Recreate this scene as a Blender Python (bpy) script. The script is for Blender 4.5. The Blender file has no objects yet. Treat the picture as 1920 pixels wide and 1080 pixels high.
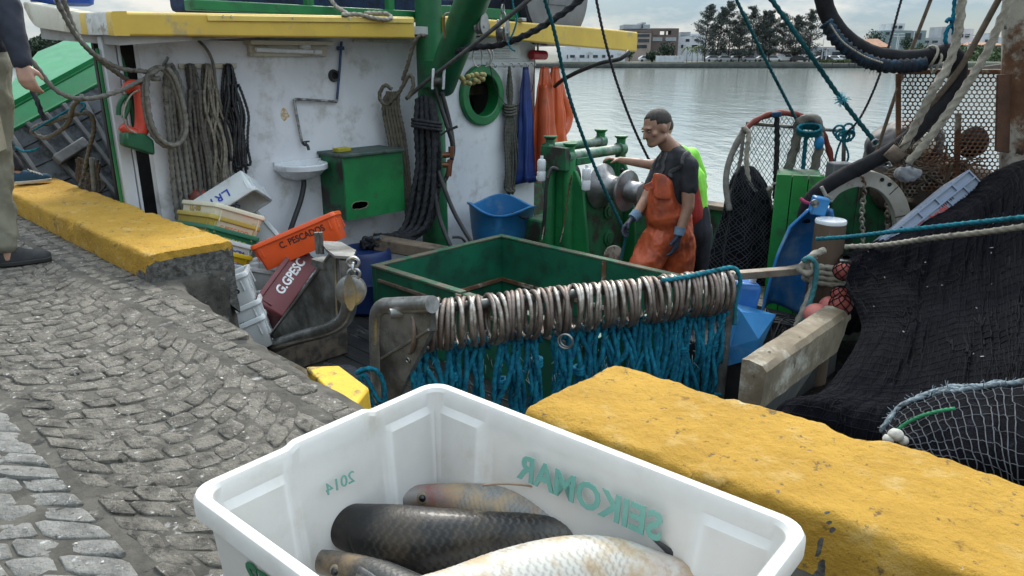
import bpy, bmesh, math, random
import numpy as np
from mathutils import Vector, Matrix, noise
from mathutils.geometry import tessellate_polygon
random.seed(7); rng = np.random.default_rng(7)
SC = bpy.context.scene; COL = SC.collection
R = math.radians

# ------------------------------------------------------------------ camera
# World: X = aft along the moored boat, Y = from the quay out over the water, Z = up, quay top at Z = 0
CAM = np.array([5.604, -1.872, 1.15]); PITCH = R(17.4); FPX = 1386.0
FW = np.array([-.69466, .71934, 0.]); RT = np.array([.71934, .69466, 0.]); UPV = np.array([0, 0, 1.])
cam = bpy.data.cameras.new('camera'); cam.sensor_width = 36; cam.lens = FPX / 1920 * 36
cam.clip_start = .05; cam.clip_end = 3000
camo = bpy.data.objects.new('camera', cam); COL.objects.link(camo)
camo.location = CAM; camo.rotation_euler = (math.pi / 2 - PITCH, 0, R(44)); SC.camera = camo

# ------------------------------------------------------------------ sky, sun, exposure
SUN_EL = R(42); sd = np.array([-.62, .78])  # sun stands beyond the boat, veiled by cloud
sd = sd / np.linalg.norm(sd)
wd = bpy.data.worlds.new('World'); SC.world = wd; wd.use_nodes = True
nt = wd.node_tree; nt.nodes.clear(); N = nt.nodes.new; K = nt.links.new
out = N('ShaderNodeOutputWorld'); bg = N('ShaderNodeBackground'); bg.inputs['Strength'].default_value = .1
sky = N('ShaderNodeTexSky'); sky.sky_type = 'NISHITA'; sky.sun_disc = False
sky.sun_elevation = SUN_EL; sky.sun_rotation = math.atan2(sd[0], sd[1]); sky.air_density = 1.2; sky.dust_density = .5
tc = N('ShaderNodeTexCoord'); mp = N('ShaderNodeMapping'); mp.inputs['Scale'].default_value = (1.0, 1.0, 3.2)
n1 = N('ShaderNodeTexNoise'); n1.inputs['Scale'].default_value = 2.3; n1.inputs['Detail'].default_value = 9; n1.inputs['Roughness'].default_value = .58
cr = N('ShaderNodeValToRGB'); cr.color_ramp.elements[0].position = .36; cr.color_ramp.elements[1].position = .62
cr.color_ramp.elements[0].color = (.62, .62, .62, 1); cr.color_ramp.elements[1].color = (.97, .97, .97, 1)
n2 = N('ShaderNodeTexNoise'); n2.inputs['Scale'].default_value = 4.6; n2.inputs['Detail'].default_value = 8; n2.inputs['Roughness'].default_value = .6
cc = N('ShaderNodeValToRGB'); cc.color_ramp.elements[0].position = .42; cc.color_ramp.elements[1].position = .62
cc.color_ramp.elements[0].color = (3.0, 4.7, 6.3, 1); cc.color_ramp.elements[1].color = (9.9, 9.8, 9.2, 1)
mx = N('ShaderNodeMix'); mx.data_type = 'RGBA'; mx.clamp_result = False
K(tc.outputs['Generated'], mp.inputs['Vector']); K(mp.outputs[0], n1.inputs['Vector']); K(mp.outputs[0], n2.inputs['Vector'])
K(n1.outputs['Fac'], cr.inputs['Fac']); K(n2.outputs['Fac'], cc.inputs['Fac'])
K(cr.outputs['Color'], mx.inputs['Factor']); K(sky.outputs[0], mx.inputs[6]); K(cc.outputs['Color'], mx.inputs[7])
# the cloud deck is thinner and brighter toward the veiled sun
dt = N('ShaderNodeVectorMath'); dt.operation = 'DOT_PRODUCT'; dt.inputs[1].default_value = (sd[0] * math.cos(SUN_EL), sd[1] * math.cos(SUN_EL), math.sin(SUN_EL))
nm = N('ShaderNodeVectorMath'); nm.operation = 'NORMALIZE'; K(tc.outputs['Generated'], nm.inputs[0]); K(nm.outputs[0], dt.inputs[0])
mr = N('ShaderNodeMapRange'); mr.interpolation_type = 'SMOOTHSTEP'; mr.inputs[1].default_value = .80; mr.inputs[2].default_value = 1.0; mr.inputs[4].default_value = .85; K(dt.outputs['Value'], mr.inputs[0])
m2 = N('ShaderNodeMix'); m2.data_type = 'RGBA'; m2.clamp_result = False; K(mr.outputs[0], m2.inputs['Factor']); K(mx.outputs[2], m2.inputs[6]); m2.inputs[7].default_value = (17, 16.6, 15.8, 1)
sx_ = N('ShaderNodeSeparateXYZ'); K(nm.outputs[0], sx_.inputs[0]); me_ = N('ShaderNodeMapRange'); me_.interpolation_type = 'SMOOTHSTEP'
for i_, v_ in ((1, -.02), (2, .75), (3, .64), (4, 2.5)): me_.inputs[i_].default_value = v_
K(sx_.outputs[2], me_.inputs[0]); vm = N('ShaderNodeVectorMath'); vm.operation = 'SCALE'; K(m2.outputs[2], vm.inputs[0]); K(me_.outputs[0], vm.inputs[3])
# sky dimmed on the unseen inland side, added to darken faces turned that way
mi = N('ShaderNodeMapRange'); mi.interpolation_type = 'SMOOTHSTEP'
for i_, v_ in ((1, -.9), (2, .25), (3, .60), (4, 1.0)): mi.inputs[i_].default_value = v_
K(sx_.outputs[1], mi.inputs[0]); v2_ = N('ShaderNodeVectorMath'); v2_.operation = 'SCALE'; K(vm.outputs[0], v2_.inputs[0]); K(mi.outputs[0], v2_.inputs[3])
K(v2_.outputs[0], bg.inputs['Color']); K(bg.outputs[0], out.inputs['Surface'])
sl = bpy.data.lights.new('sun', 'SUN'); sl.energy = 2.0; sl.angle = R(14); sl.color = (1, .95, .87)
so = bpy.data.objects.new('sun', sl); COL.objects.link(so)
sdir = Vector((sd[0] * math.cos(SUN_EL), sd[1] * math.cos(SUN_EL), math.sin(SUN_EL)))
so.rotation_euler = sdir.to_track_quat('Z', 'Y').to_euler(); so.location = (0, 0, 30)
SC.view_settings.view_transform = 'Standard'; SC.view_settings.look = 'None'; SC.view_settings.gamma = 1
SC.view_settings.exposure = .44
SC.render.engine = 'CYCLES'; SC.cycles.max_bounces = 8; SC.cycles.transparent_max_bounces = 16

# ------------------------------------------------------------------ measuring helpers (photo pixel -> point on a known plane)
def ray(x, y):
    u = (x - 960) / FPX; v = (540 - y) / FPX
    return RT * u + FW * (math.cos(PITCH) + v * math.sin(PITCH)) + UPV * (v * math.cos(PITCH) - math.sin(PITCH))
def _pl(x, y, i, c):
    d = ray(x, y); return CAM + d * ((c - CAM[i]) / d[i])
def pX(x, y, c): return _pl(x, y, 0, c)
def pY(x, y, c): return _pl(x, y, 1, c)
def pZ(x, y, c): return _pl(x, y, 2, c)
def pD(x, y, d):
    q = ray(x, y); return CAM + q * (d / (q @ FW))
def V3(r, f, z):     # far shore: metres right / ahead of the camera
    p = CAM + RT * r + FW * f; return np.array([p[0], p[1], z])
def unit(v):
    v = np.asarray(v, float); return v / (np.linalg.norm(v) + 1e-12)
def rotvec(w):
    w = np.asarray(w, float); th = np.linalg.norm(w)
    if th < 1e-9: return np.eye(3)
    k = w / th; k = np.array([[0, -k[2], k[1]], [k[2], 0, -k[0]], [-k[1], k[0], 0]])
    return np.eye(3) + math.sin(th) * k + (1 - math.cos(th)) * k @ k
def nz(x, y=0, z=0, s=1.0): return noise.noise(Vector((x * s, y * s, z * s)))

# ------------------------------------------------------------------ mesh builder
class MB:
    def __init__(s): s.v = []; s.f = []; s.n = 0; s.uv = None
    def add(s, v, f):
        v = np.asarray(v, float).reshape(-1, 3); o = s.n; s.v.append(v); s.n += len(v)
        s.f.extend([tuple(i + o for i in q) for q in f]); return s
    def box(s, c, d, rot=None):
        h = np.asarray(d, float) / 2
        v = np.array([[x, y, z] for x in (-1, 1) for y in (-1, 1) for z in (-1, 1)]) * h
        if rot is not None: v = v @ np.asarray(rot).T
        return s.add(v + np.asarray(c, float), [(0, 1, 3, 2), (4, 6, 7, 5), (0, 4, 5, 1), (2, 3, 7, 6), (0, 2, 6, 4), (1, 5, 7, 3)])
    def bb(s, x0, x1, y0, y1, z0, z1): return s.box(((x0 + x1) / 2, (y0 + y1) / 2, (z0 + z1) / 2), (abs(x1 - x0), abs(y1 - y0), abs(z1 - z0)))
    def prism(s, poly, ext):
        p = np.asarray(poly, float); n = len(p); ext = np.asarray(ext, float)
        tri = tessellate_polygon([[Vector(q) for q in p]])
        f = [tuple(t) for t in tri] + [tuple(i + n for i in reversed(t)) for t in tri] + [(i, (i + 1) % n, (i + 1) % n + n, i + n) for i in range(n)]
        return s.add(np.vstack([p, p + ext]), f)
    def plate(s, outer, holes, ext):
        loops = [np.asarray(outer, float)] + [np.asarray(h, float) for h in holes]; ext = np.asarray(ext, float)
        tri = tessellate_polygon([[Vector(q) for q in l] for l in loops]); p = np.vstack(loops); n = len(p)
        f = [tuple(t) for t in tri] + [tuple(i + n for i in reversed(t)) for t in tri]; o = 0
        for l in loops:
            m = len(l); f += [(o + i, o + (i + 1) % m, o + (i + 1) % m + n, o + i + n) for i in range(m)]; o += m
        return s.add(np.vstack([p, p + ext]), f)
    def loft(s, rings, closed=True, cap0=True, cap1=True):
        rings = [np.asarray(r, float) for r in rings]; m = len(rings[0]); f = []
        for i in range(len(rings) - 1):
            for j in range(m if closed else m - 1):
                k = (j + 1) % m; f.append((i * m + j, i * m + k, (i + 1) * m + k, (i + 1) * m + j))
        if cap0: f.append(tuple(range(m - 1, -1, -1)))
        if cap1: f.append(tuple((len(rings) - 1) * m + j for j in range(m)))
        return s.add(np.vstack(rings), f)
    def grid(s, P):
        P = np.asarray(P, float); a, b = P.shape[:2]
        return s.add(P.reshape(-1, 3), [(i * b + j, i * b + j + 1, (i + 1) * b + j + 1, (i + 1) * b + j) for i in range(a - 1) for j in range(b - 1)])
    def tube(s, pts, r, n=8, caps=True, closed=False, prof=None, tw=0.0, flat=1.0):
        P = np.asarray(pts, float); m = len(P); rr = np.broadcast_to(np.asarray(r, float), (m,))
        if closed: T = np.roll(P, -1, 0) - np.roll(P, 1, 0)
        else: T = np.gradient(P, axis=0)
        T = T / (np.linalg.norm(T, axis=1)[:, None] + 1e-12)
        a = np.array([0, 0, 1.]) if abs(T[0][2]) < .9 else np.array([1., 0, 0]); u = unit(a - T[0] * (a @ T[0]))
        th = np.arange(n) * 2 * math.pi / n; pr = np.ones(n) if prof is None else prof(th); rings = []; L = 0
        for i in range(m):
            u = unit(u - T[i] * (u @ T[i])); w = np.cross(T[i], u)
            if i: L += np.linalg.norm(P[i] - P[i - 1])
            c = th + tw * L
            rings.append(P[i] + (np.outer(np.cos(c) * pr, u) + np.outer(np.sin(c) * pr, w) * flat) * rr[i])
        if closed: rings.append(rings[0]); return s.loft(rings, cap0=False, cap1=False)
        return s.loft(rings, cap0=caps, cap1=caps)
    def rope(s, pts, r, n=9, step=None, per=8, pitch=None, cr=True):
        P = resample(catmull(pts, per) if cr and len(pts) > 2 else np.asarray(pts, float), step or r * .62)
        return s.tube(P, r, n=n, prof=lambda t: .70 + .42 * np.abs(np.cos(1.5 * t)) ** 1.1, tw=2 * math.pi / (pitch or r * 9))
    def cyl(s, p0, p1, r, n=20, r1=None): return s.tube([p0, p1], [r, r if r1 is None else r1], n=n)
    def lathe(s, o, ax, prof, n=28, cap=True):
        o = np.asarray(o, float); ax = unit(ax); a = np.array([0, 0, 1.]) if abs(ax[2]) < .9 else np.array([1., 0, 0])
        u = unit(np.cross(ax, a)); w = np.cross(ax, u); th = np.arange(n) * 2 * math.pi / n
        return s.loft([o + ax * h + (np.outer(np.cos(th), u) + np.outer(np.sin(th), w)) * r for r, h in prof], cap0=cap, cap1=cap)
    def ball(s, c, r, n=14, m=10, rot=None):
        rad = np.broadcast_to(np.asarray(r, float), (3,)); v = [[0, 0, -1]]; f = []
        for i in range(1, m):
            p = -math.pi / 2 + math.pi * i / m
            v += [[math.cos(p) * math.cos(t), math.cos(p) * math.sin(t), math.sin(p)] for t in np.arange(n) * 2 * math.pi / n]
        v.append([0, 0, 1]); e = len(v) - 1
        for j in range(n):
            k = (j + 1) % n; f.append((0, 1 + k, 1 + j)); f.append((e, 1 + (m - 2) * n + j, 1 + (m - 2) * n + k))
            for i in range(m - 2): f.append((1 + i * n + j, 1 + i * n + k, 1 + (i + 1) * n + k, 1 + (i + 1) * n + j))
        v = np.array(v) * rad
        if rot is not None: v = v @ np.asarray(rot).T
        return s.add(v + np.asarray(c, float), f)
    def xf(s, Rm=None, t=None):
        for i, v in enumerate(s.v):
            if Rm is not None: v = v @ np.asarray(Rm).T
            if t is not None: v = v + np.asarray(t)
            s.v[i] = v
        return s
    def noise(s, amp, sc, seed=0):
        for i, v in enumerate(s.v):
            s.v[i] = v + np.array([noise.noise_vector(Vector(q * sc) + Vector((seed, 0, 0))) for q in v]) * amp
        return s
    def mesh(s, name, smooth=True):
        me = bpy.data.meshes.new(name); me.from_pydata(np.vstack(s.v).tolist(), [], s.f)
        if smooth: me.polygons.foreach_set('use_smooth', [True] * len(me.polygons))
        me.update(); return me
    def build(s, name, mat, parent=None, smooth=True, bevel=0, sharp=40, seg=2, fix=True):
        me = s.mesh(name, smooth)
        if fix:
            bm = bmesh.new(); bm.from_mesh(me); bmesh.ops.recalc_face_normals(bm, faces=bm.faces); bm.to_mesh(me); bm.free()
        if smooth and sharp: me.set_sharp_from_angle(angle=R(sharp))
        return link(name, me, mat, parent, bevel, seg)
def link(name, me, mat, parent=None, bevel=0, seg=2):
    o = bpy.data.objects.new(name, me); COL.objects.link(o)
    if mat is not None:
        for m in (mat if isinstance(mat, list) else [mat]): me.materials.append(m)
    if parent is not None:
        o.parent = parent
        if parent.type == 'EMPTY' and parent.parent is None: o.matrix_parent_inverse = Matrix.Translation(-parent.location)
        else: o.matrix_parent_inverse = Matrix.Identity(4)
    if bevel:
        b = o.modifiers.new('bevel', 'BEVEL'); b.width = bevel; b.segments = seg; b.limit_method = 'ANGLE'; b.angle_limit = R(35)
    return o
def catmull(pts, per=8, closed=False):
    P = np.asarray(pts, float); n = len(P); o = []
    for i in range(n if closed else n - 1):
        if closed: p0, p1, p2, p3 = P[i - 1], P[i], P[(i + 1) % n], P[(i + 2) % n]
        else: p0, p1, p2, p3 = P[max(i - 1, 0)], P[i], P[i + 1], P[min(i + 2, n - 1)]
        for t in np.arange(per) / per:
            o.append(.5 * (2 * p1 + (p2 - p0) * t + (2 * p0 - 5 * p1 + 4 * p2 - p3) * t * t + (3 * p1 - p0 - 3 * p2 + p3) * t ** 3))
    if not closed: o.append(P[-1])
    return np.array(o)
def resample(P, step):
    d = np.r_[0, np.cumsum(np.linalg.norm(np.diff(P, axis=0), axis=1))]; n = max(2, int(d[-1] / step) + 1); t = np.linspace(0, d[-1], n)
    return np.stack([np.interp(t, d, P[:, i]) for i in range(3)], 1)
def tag(o, label=None, cat=None, group=None, kind=None):
    for k, v in (('label', label), ('category', cat), ('group', group), ('kind', kind)):
        if v: o[k] = v
    return o
def root(name, label, cat, loc=(0, 0, 0), group=None):
    o = bpy.data.objects.new(name, None); COL.objects.link(o); o.location = tuple(float(q) for q in loc); o.empty_display_size = .1
    return tag(o, label, cat, group)
def clone(o, mat4=None, label=None, parent=None):
    c = o.copy(); COL.objects.link(c)
    if parent is not None: c.parent = parent
    if mat4 is not None: c.matrix_world = mat4
    if label: c['label'] = label
    for ch in list(o.children): clone(ch, parent=c)
    return c
def frame4(o, x, y, z):
    m = Matrix.Identity(4)
    for i in range(3): m[i][0] = x[i]; m[i][1] = y[i]; m[i][2] = z[i]; m[i][3] = o[i]
    return m
def text(s, size, o, xd, yd, mat, parent, name='lettering', ext=.0012, mirror=False, sx=1.0, bold=.0):
    cu = bpy.data.curves.new(name, 'FONT'); cu.body = s; cu.size = size; cu.extrude = ext; cu.align_x = 'CENTER'; cu.align_y = 'CENTER'; cu.offset = bold; cu.resolution_u = 3
    x = unit(xd); z = unit(np.cross(x, np.asarray(yd, float))); y = np.cross(z, x)
    tmp = bpy.data.objects.new('tmp', cu); COL.objects.link(tmp); me = bpy.data.meshes.new_from_object(tmp.evaluated_get(bpy.context.evaluated_depsgraph_get())); bpy.data.objects.remove(tmp); bpy.data.curves.remove(cu)
    me.materials.clear(); me.materials.append(mat); ob = bpy.data.objects.new(name, me); COL.objects.link(ob); ob.parent = parent
    m = frame4(np.asarray(o, float), x * sx * (-1 if mirror else 1), y, z)
    ob.matrix_parent_inverse = Matrix.Translation(-parent.location) if (parent.type == 'EMPTY' and parent.parent is None) else Matrix.Identity(4)
    ob.matrix_basis = m
    return ob

# ------------------------------------------------------------------ materials
_M = {}
def M(name, c, c2=None, s=5., rough=.6, metal=0., bump=.15, bs=50., dirt=None, da=.3, ds=3., dsoft=.06, d2=None, d2a=.2, d2s=9., spec=.5, coat=0., stretch=None, trans=0., bd=.01):
    if name in _M: return _M[name]
    m = bpy.data.materials.new(name); m.use_nodes = True; t = m.node_tree; b = t.nodes['Principled BSDF']; n = t.nodes.new; k = t.links.new
    co = n('ShaderNodeTexCoord').outputs['Object']
    if stretch:
        mp_ = n('ShaderNodeMapping'); mp_.inputs['Scale'].default_value = stretch; k(co, mp_.inputs['Vector']); co = mp_.outputs[0]
    def noise_(sc, det=6, ro=.6):
        q = n('ShaderNodeTexNoise'); q.inputs['Scale'].default_value = sc; q.inputs['Detail'].default_value = det; q.inputs['Roughness'].default_value = ro
        k(co, q.inputs['Vector']); return q.outputs['Fac']
    def mix(f, a, bb):
        q = n('ShaderNodeMix'); q.data_type = 'RGBA'
        k(f, q.inputs['Factor'])
        for i, val in ((6, a), (7, bb)):
            if isinstance(val, tuple): q.inputs[i].default_value = (*val[:3], 1)
            else: k(val, q.inputs[i])
        return q.outputs[2]
    def step(f, lo, hi):
        q = n('ShaderNodeMapRange'); q.interpolation_type = 'SMOOTHSTEP'; q.inputs[1].default_value = lo; q.inputs[2].default_value = hi; k(f, q.inputs[0]); return q.outputs[0]
    c2 = c2 or tuple(min(1, x * .72) for x in c)
    col = mix(step(noise_(s), .35, .65), tuple(c), tuple(c2)); rg = rough; dm = None
    if dirt:
        th = .72 - da * .45; dm = step(noise_(ds, 9, .68), th - dsoft, th + dsoft); col = mix(dm, col, tuple(dirt))
    if d2:
        th = .72 - d2a * .45; e = step(noise_(d2s, 9, .7), th - .03, th + .03); col = mix(e, col, tuple(d2))
    k(col, b.inputs['Base Color'])
    b.inputs['Metallic'].default_value = metal; b.inputs['Specular IOR Level'].default_value = spec
    q = n('ShaderNodeMapRange'); q.inputs[3].default_value = max(.02, rough - .12); q.inputs[4].default_value = min(1, rough + .15); k(noise_(s * 3), q.inputs[0]); k(q.outputs[0], b.inputs['Roughness'])
    if coat: b.inputs['Coat Weight'].default_value = coat
    if trans: b.inputs['Subsurface Weight'].default_value = trans; b.inputs['Subsurface Radius'].default_value = (.02, .018, .016); b.inputs['Subsurface Scale'].default_value = 1.0
    if bump:
        bp = n('ShaderNodeBump'); bp.inputs['Strength'].default_value = bump; bp.inputs['Distance'].default_value = bd; k(noise_(bs, 8, .65), bp.inputs['Height']); k(bp.outputs[0], b.inputs['Normal'])
    _M[name] = m; return m
def ropemat(name, c, c2=None): return M(name, c, c2, s=30, rough=.85, bump=.35, bs=260, dirt=tuple(x * .35 for x in c), da=.25, ds=14, spec=.2)
GREEN = (.008, .17, .045); YEL = (.56, .34, .04)
m_green = M('green_paint', (.012, .185, .05), (.008, .13, .04), s=4, rough=.42, bump=.08, dirt=(.03, .05, .03), da=.2, ds=6, dsoft=.1, d2=(.22, .21, .17), d2a=.0, d2s=15)
m_mast = M('mast_green_paint', (.010, .135, .045), (.008, .095, .035), s=4, rough=.42, bump=.1, dirt=(.02, .035, .022), da=.25, ds=5, dsoft=.12, d2=(.14, .08, .045), d2a=-.04, d2s=14)
m_green_worn = M('worn_green_paint', (.01, .13, .045), (.012, .08, .04), s=5, rough=.55, bump=.15, dirt=(.03, .025, .02), da=.42, ds=5, d2=(.22, .22, .17), d2a=.05, d2s=14)
m_hold = M('hold_green_paint', (.006, .13, .065), (.006, .09, .05), s=2.5, rough=.5, bump=.1, dirt=(.01, .05, .03), da=.35, ds=4, dsoft=.12, d2=(.02, .018, .015), d2a=-.1, d2s=12)
m_white = M('cabin_white_paint', (.71, .72, .745), (.63, .64, .67), s=1.5, rough=.5, bump=.16, bs=22, dirt=(.42, .41, .39), da=.26, ds=4, dsoft=.12, d2=(.2, .17, .13), d2a=.02, d2s=17)
m_white2 = M('white_enamel', (.72, .74, .76), (.66, .68, .7), s=4, rough=.25, bump=.02, dirt=(.45, .44, .4), da=.1)
m_cream = M('cream_paint', (.55, .52, .42), (.5, .46, .36), s=4, rough=.5, dirt=(.3, .26, .18), da=.3)
m_yel = M('roof_yellow_paint', (.62, .42, .06), (.55, .36, .06), s=3, rough=.5, bump=.12, dirt=(.4, .3, .12), da=.2, ds=5, d2=(.06, .045, .03), d2a=.0, d2s=11)
m_steel = M('stainless_steel', (.50, .50, .49), (.32, .32, .31), s=7, rough=.3, metal=.85, bump=.05, dirt=(.16, .155, .14), da=.35, ds=5, dsoft=.15)
m_steel_dull = M('dull_steel_plate', (.24, .24, .225), (.16, .16, .15), s=4, rough=.45, metal=.55, bump=.08, dirt=(.06, .058, .05), da=.45, ds=4, dsoft=.14)
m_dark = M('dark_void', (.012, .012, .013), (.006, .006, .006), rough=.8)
m_rubber = M('black_rubber', (.018, .018, .02), (.03, .03, .03), s=12, rough=.55, bump=.2, bs=90)
m_wood = M('weathered_wood', (.16, .12, .085), (.09, .065, .045), s=6, rough=.8, bump=.4, bs=30, dirt=(.04, .035, .03), da=.35, ds=6, stretch=(1, 1, 1))
m_rust = M('rusty_steel', (.16, .075, .035), (.09, .04, .02), s=7, rough=.85, bump=.4, dirt=(.40, .37, .31), da=.42, ds=3, d2=(.03, .02, .015), d2a=.2, d2s=8)
m_blue = M('blue_plastic', (.02, .15, .38), (.03, .2, .44), s=3, rough=.4, bump=.04, dirt=(.2, .3, .38), da=.15, ds=5, dsoft=.15)
r_beige = ropemat('beige_rope', (.36, .33, .27)); r_grey = ropemat('grey_rope', (.2, .19, .165)); r_dark = ropemat('black_rope', (.022, .023, .026), (.04, .042, .048))
r_teal = ropemat('teal_rope', (.015, .19, .235), (.02, .12, .17)); r_bluerope = ropemat('blue_rope', (.010, .185, .27), (.006, .09, .17)); m_hose = M('matt_black_hose', (.012, .012, .014), (.02, .02, .022), s=12, rough=.85, bump=.3, bs=90, spec=.2); r_brown = ropemat('brown_rope', (.13, .1, .075)); r_tealdark = ropemat('dark_teal_rope', (.012, .095, .11))
# ================================================================== SETTING
WZ = -1.6
def watermat():
    m = bpy.data.materials.new('harbour_water'); m.use_nodes = True; t = m.node_tree; b = t.nodes['Principled BSDF']; n = t.nodes.new; k = t.links.new
    b.inputs['Base Color'].default_value = (.21, .235, .22, 1); b.inputs['Roughness'].default_value = .10; b.inputs['IOR'].default_value = 1.36
    co = n('ShaderNodeTexCoord').outputs['Object']; mp_ = n('ShaderNodeMapping'); mp_.inputs['Rotation'].default_value = (0, 0, R(44)); k(co, mp_.inputs[0])
    mp2 = n('ShaderNodeMapping'); mp2.inputs['Scale'].default_value = (.42, 1, 1); k(mp_.outputs[0], mp2.inputs[0])
    last = None
    for sc, st, di in ((.5, .22, .28), (1.7, .30, .12), (6.5, .22, .03)):
        q = n('ShaderNodeTexNoise'); q.inputs['Scale'].default_value = sc; q.inputs['Detail'].default_value = 5; q.inputs['Roughness'].default_value = .55; k(mp2.outputs[0], q.inputs['Vector'])
        bp = n('ShaderNodeBump'); bp.inputs['Strength'].default_value = st; bp.inputs['Distance'].default_value = di; k(q.outputs['Fac'], bp.inputs['Height'])
        if last: k(last, bp.inputs['Normal'])
        last = bp.outputs[0]
    k(last, b.inputs['Normal']); return m
w = MB(); w.grid([[V3(r, f, WZ) for f in (-30, 0, 60, 200, 900)] for r in (-900, -200, 0, 200, 900)])
tag(w.build('water', watermat(), smooth=False), 'rippled silver grey harbour water', None, None, 'structure')
BF = 190.0   # distance of the far shore
def bx(x): return (x - 960) / FPX * (BF * math.cos(PITCH) + .0) * 1.03     # photo column -> metres right, at the far shore
def bz(y, f=BF):  # photo row -> height at distance f
    v = (540 - y) / FPX; return CAM[2] + f * (v * math.cos(PITCH) - math.sin(PITCH)) / (math.cos(PITCH) + v * math.sin(PITCH))
def bxf(x, f, y=105): 
    v = (540 - y) / FPX; return (x - 960) / FPX * f / (math.cos(PITCH) + v * math.sin(PITCH))
m_land = M('shore_earth', (.07, .075, .05), (.05, .06, .04), s=.3, rough=.9, dirt=(.12, .11, .09), da=.3, ds=.2)
m_seawall = M('sea_wall_stone', (.06, .065, .06), (.035, .04, .035), s=.8, rough=.9)
BANK = bz(116)
land = MB(); rs = np.linspace(-300, 300, 121); P = []
for r in rs:
    e = BF + 1.2 * nz(r, 0, 0, .06) + (6 if r < -70 else 0)
    P.append([V3(r, e, WZ - 1), V3(r, e + .05, bz(126) - .1 + .1 * nz(r, 3, 0, .5)), V3(r, e + .6, BANK - .25 + .15 * nz(r, 9, 0, .4)), V3(r, e + 4, BANK), V3(r, e + 40, BANK + .2), V3(r, e + 700, BANK + 3)])
land.grid(P); tag(land.build('far_shore', m_land, sharp=0), 'low far shore across the harbour', None, None, 'structure')
sw = MB(); sw.loft([[V3(r, BF - .3 + 1.2 * nz(r, 0, 0, .06), WZ - .5), V3(r, BF - .3 + 1.2 * nz(r, 0, 0, .06), bz(119)), V3(r, BF + .5 + 1.2 * nz(r, 0, 0, .06), bz(118.5)), V3(r, BF + .5 + 1.2 * nz(r, 0, 0, .06), WZ - .5)] for r in np.linspace(-20, 108, 60)])
tag(sw.build('shore_wall', m_seawall, sharp=0), 'dark stone sea wall along the far shore', 'sea wall')
def fbox(mb, x0, x1, y0, y1, f, depth=8, base=None):
    """a building block on the far shore: photo columns x0..x1, rows y0 (top)..y1, at distance f"""
    r0, r1 = bxf(x0, f), bxf(x1, f); z0, z1 = (bz(y1, f) if base is None else base), bz(y0, f)
    a = [V3(r0, f, z0), V3(r1, f, z0), V3(r1, f + depth, z0), V3(r0, f + depth, z0)]
    mb.prism(a, (0, 0, z1 - z0))
m_bwhite = M('far_white_render', (.62, .64, .66), (.55, .57, .6), s=.3, rough=.8, dirt=(.4, .4, .4), da=.25, ds=.4)
m_bgrey = M('far_grey_render', (.36, .38, .4), (.3, .32, .34), s=.3, rough=.8)
m_bbrown = M('far_brown_block', (.17, .13, .115), (.13, .1, .09), s=.5, rough=.9)
m_bpink = M('far_tan_render', (.36, .29, .26), (.3, .25, .22), s=.5, rough=.9)
m_bglass = M('far_window_glass', (.05, .065, .075), (.03, .04, .05), s=.5, rough=.2, bump=0)
m_tile = M('far_clay_tile', (.38, .2, .12), (.3, .15, .09), s=.8, rough=.9)
m_green_b = M('far_teal_render', (.24, .3, .3), (.2, .26, .27), s=.3, rough=.7)
def building(label, blocks, mats, wins, f, roof=None, name='building'):
    o = root(name, label, 'building', V3(bxf((blocks[0][0] + blocks[0][1]) / 2, f), f, BANK))
    for i, (bk, mt) in enumerate(zip(blocks, mats)):
        mb = MB(); fbox(mb, *bk, f + (0 if i == 0 else .25 * i)); mb.build('wall' if i == 0 else 'storey', mt, o, smooth=False)
    for (x0, x1, y0, y1) in wins:
        mb = MB(); fbox(mb, x0, x1, y0, y1, f - .12, depth=.3); mb.build('window', m_bglass, o, smooth=False)
    if roof:
        x0, x1, xm0, xm1, y0, y1 = roof; r = [bxf(q, f) for q in (x0, x1, xm0, xm1)]; z0, z1 = bz(y1, f), bz(y0, f)
        mb = MB(); a = [V3(r[0] - .4, f - .6, z0), V3(r[1] + .4, f - .6, z0), V3(r[1] + .4, f + 9, z0), V3(r[0] - .4, f + 9, z0), V3(r[2], f + 4, z1), V3(r[3], f + 4, z1)]
        mb.add(a, [(0, 1, 5, 4), (1, 2, 5), (2, 3, 4, 5), (3, 0, 4), (0, 3, 2, 1)]); mb.build('roof', m_tile, o, smooth=False)
    return o
building('long low white waterfront building with small dark windows', [(1050, 1172, 88, 119), (1060, 1130, 84, 89)], [m_bwhite, m_bwhite], [(1069, 1078, 103, 108), (1087, 1096, 103, 108), (1112, 1121, 103, 108), (1129, 1135, 103, 108), (1145, 1150, 103, 108), (1102, 1104, 103, 109), (1063, 1065, 103, 109)], BF + 4)
building('stepped tan building with a pale upper storey beside the bare brick block', [(1160, 1219, 62, 118), (1162, 1218, 55, 61), (1167, 1216, 46, 54), (1200, 1208, 42, 45)], [m_bpink, m_bbrown, m_bgrey, m_bgrey], [(1164, 1185, 64, 69), (1190, 1216, 64, 69), (1164, 1190, 73, 79), (1195, 1216, 73, 79), (1200, 1203, 47, 53), (1164, 1180, 84, 90), (1190, 1212, 84, 90)], BF + 22)
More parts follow.
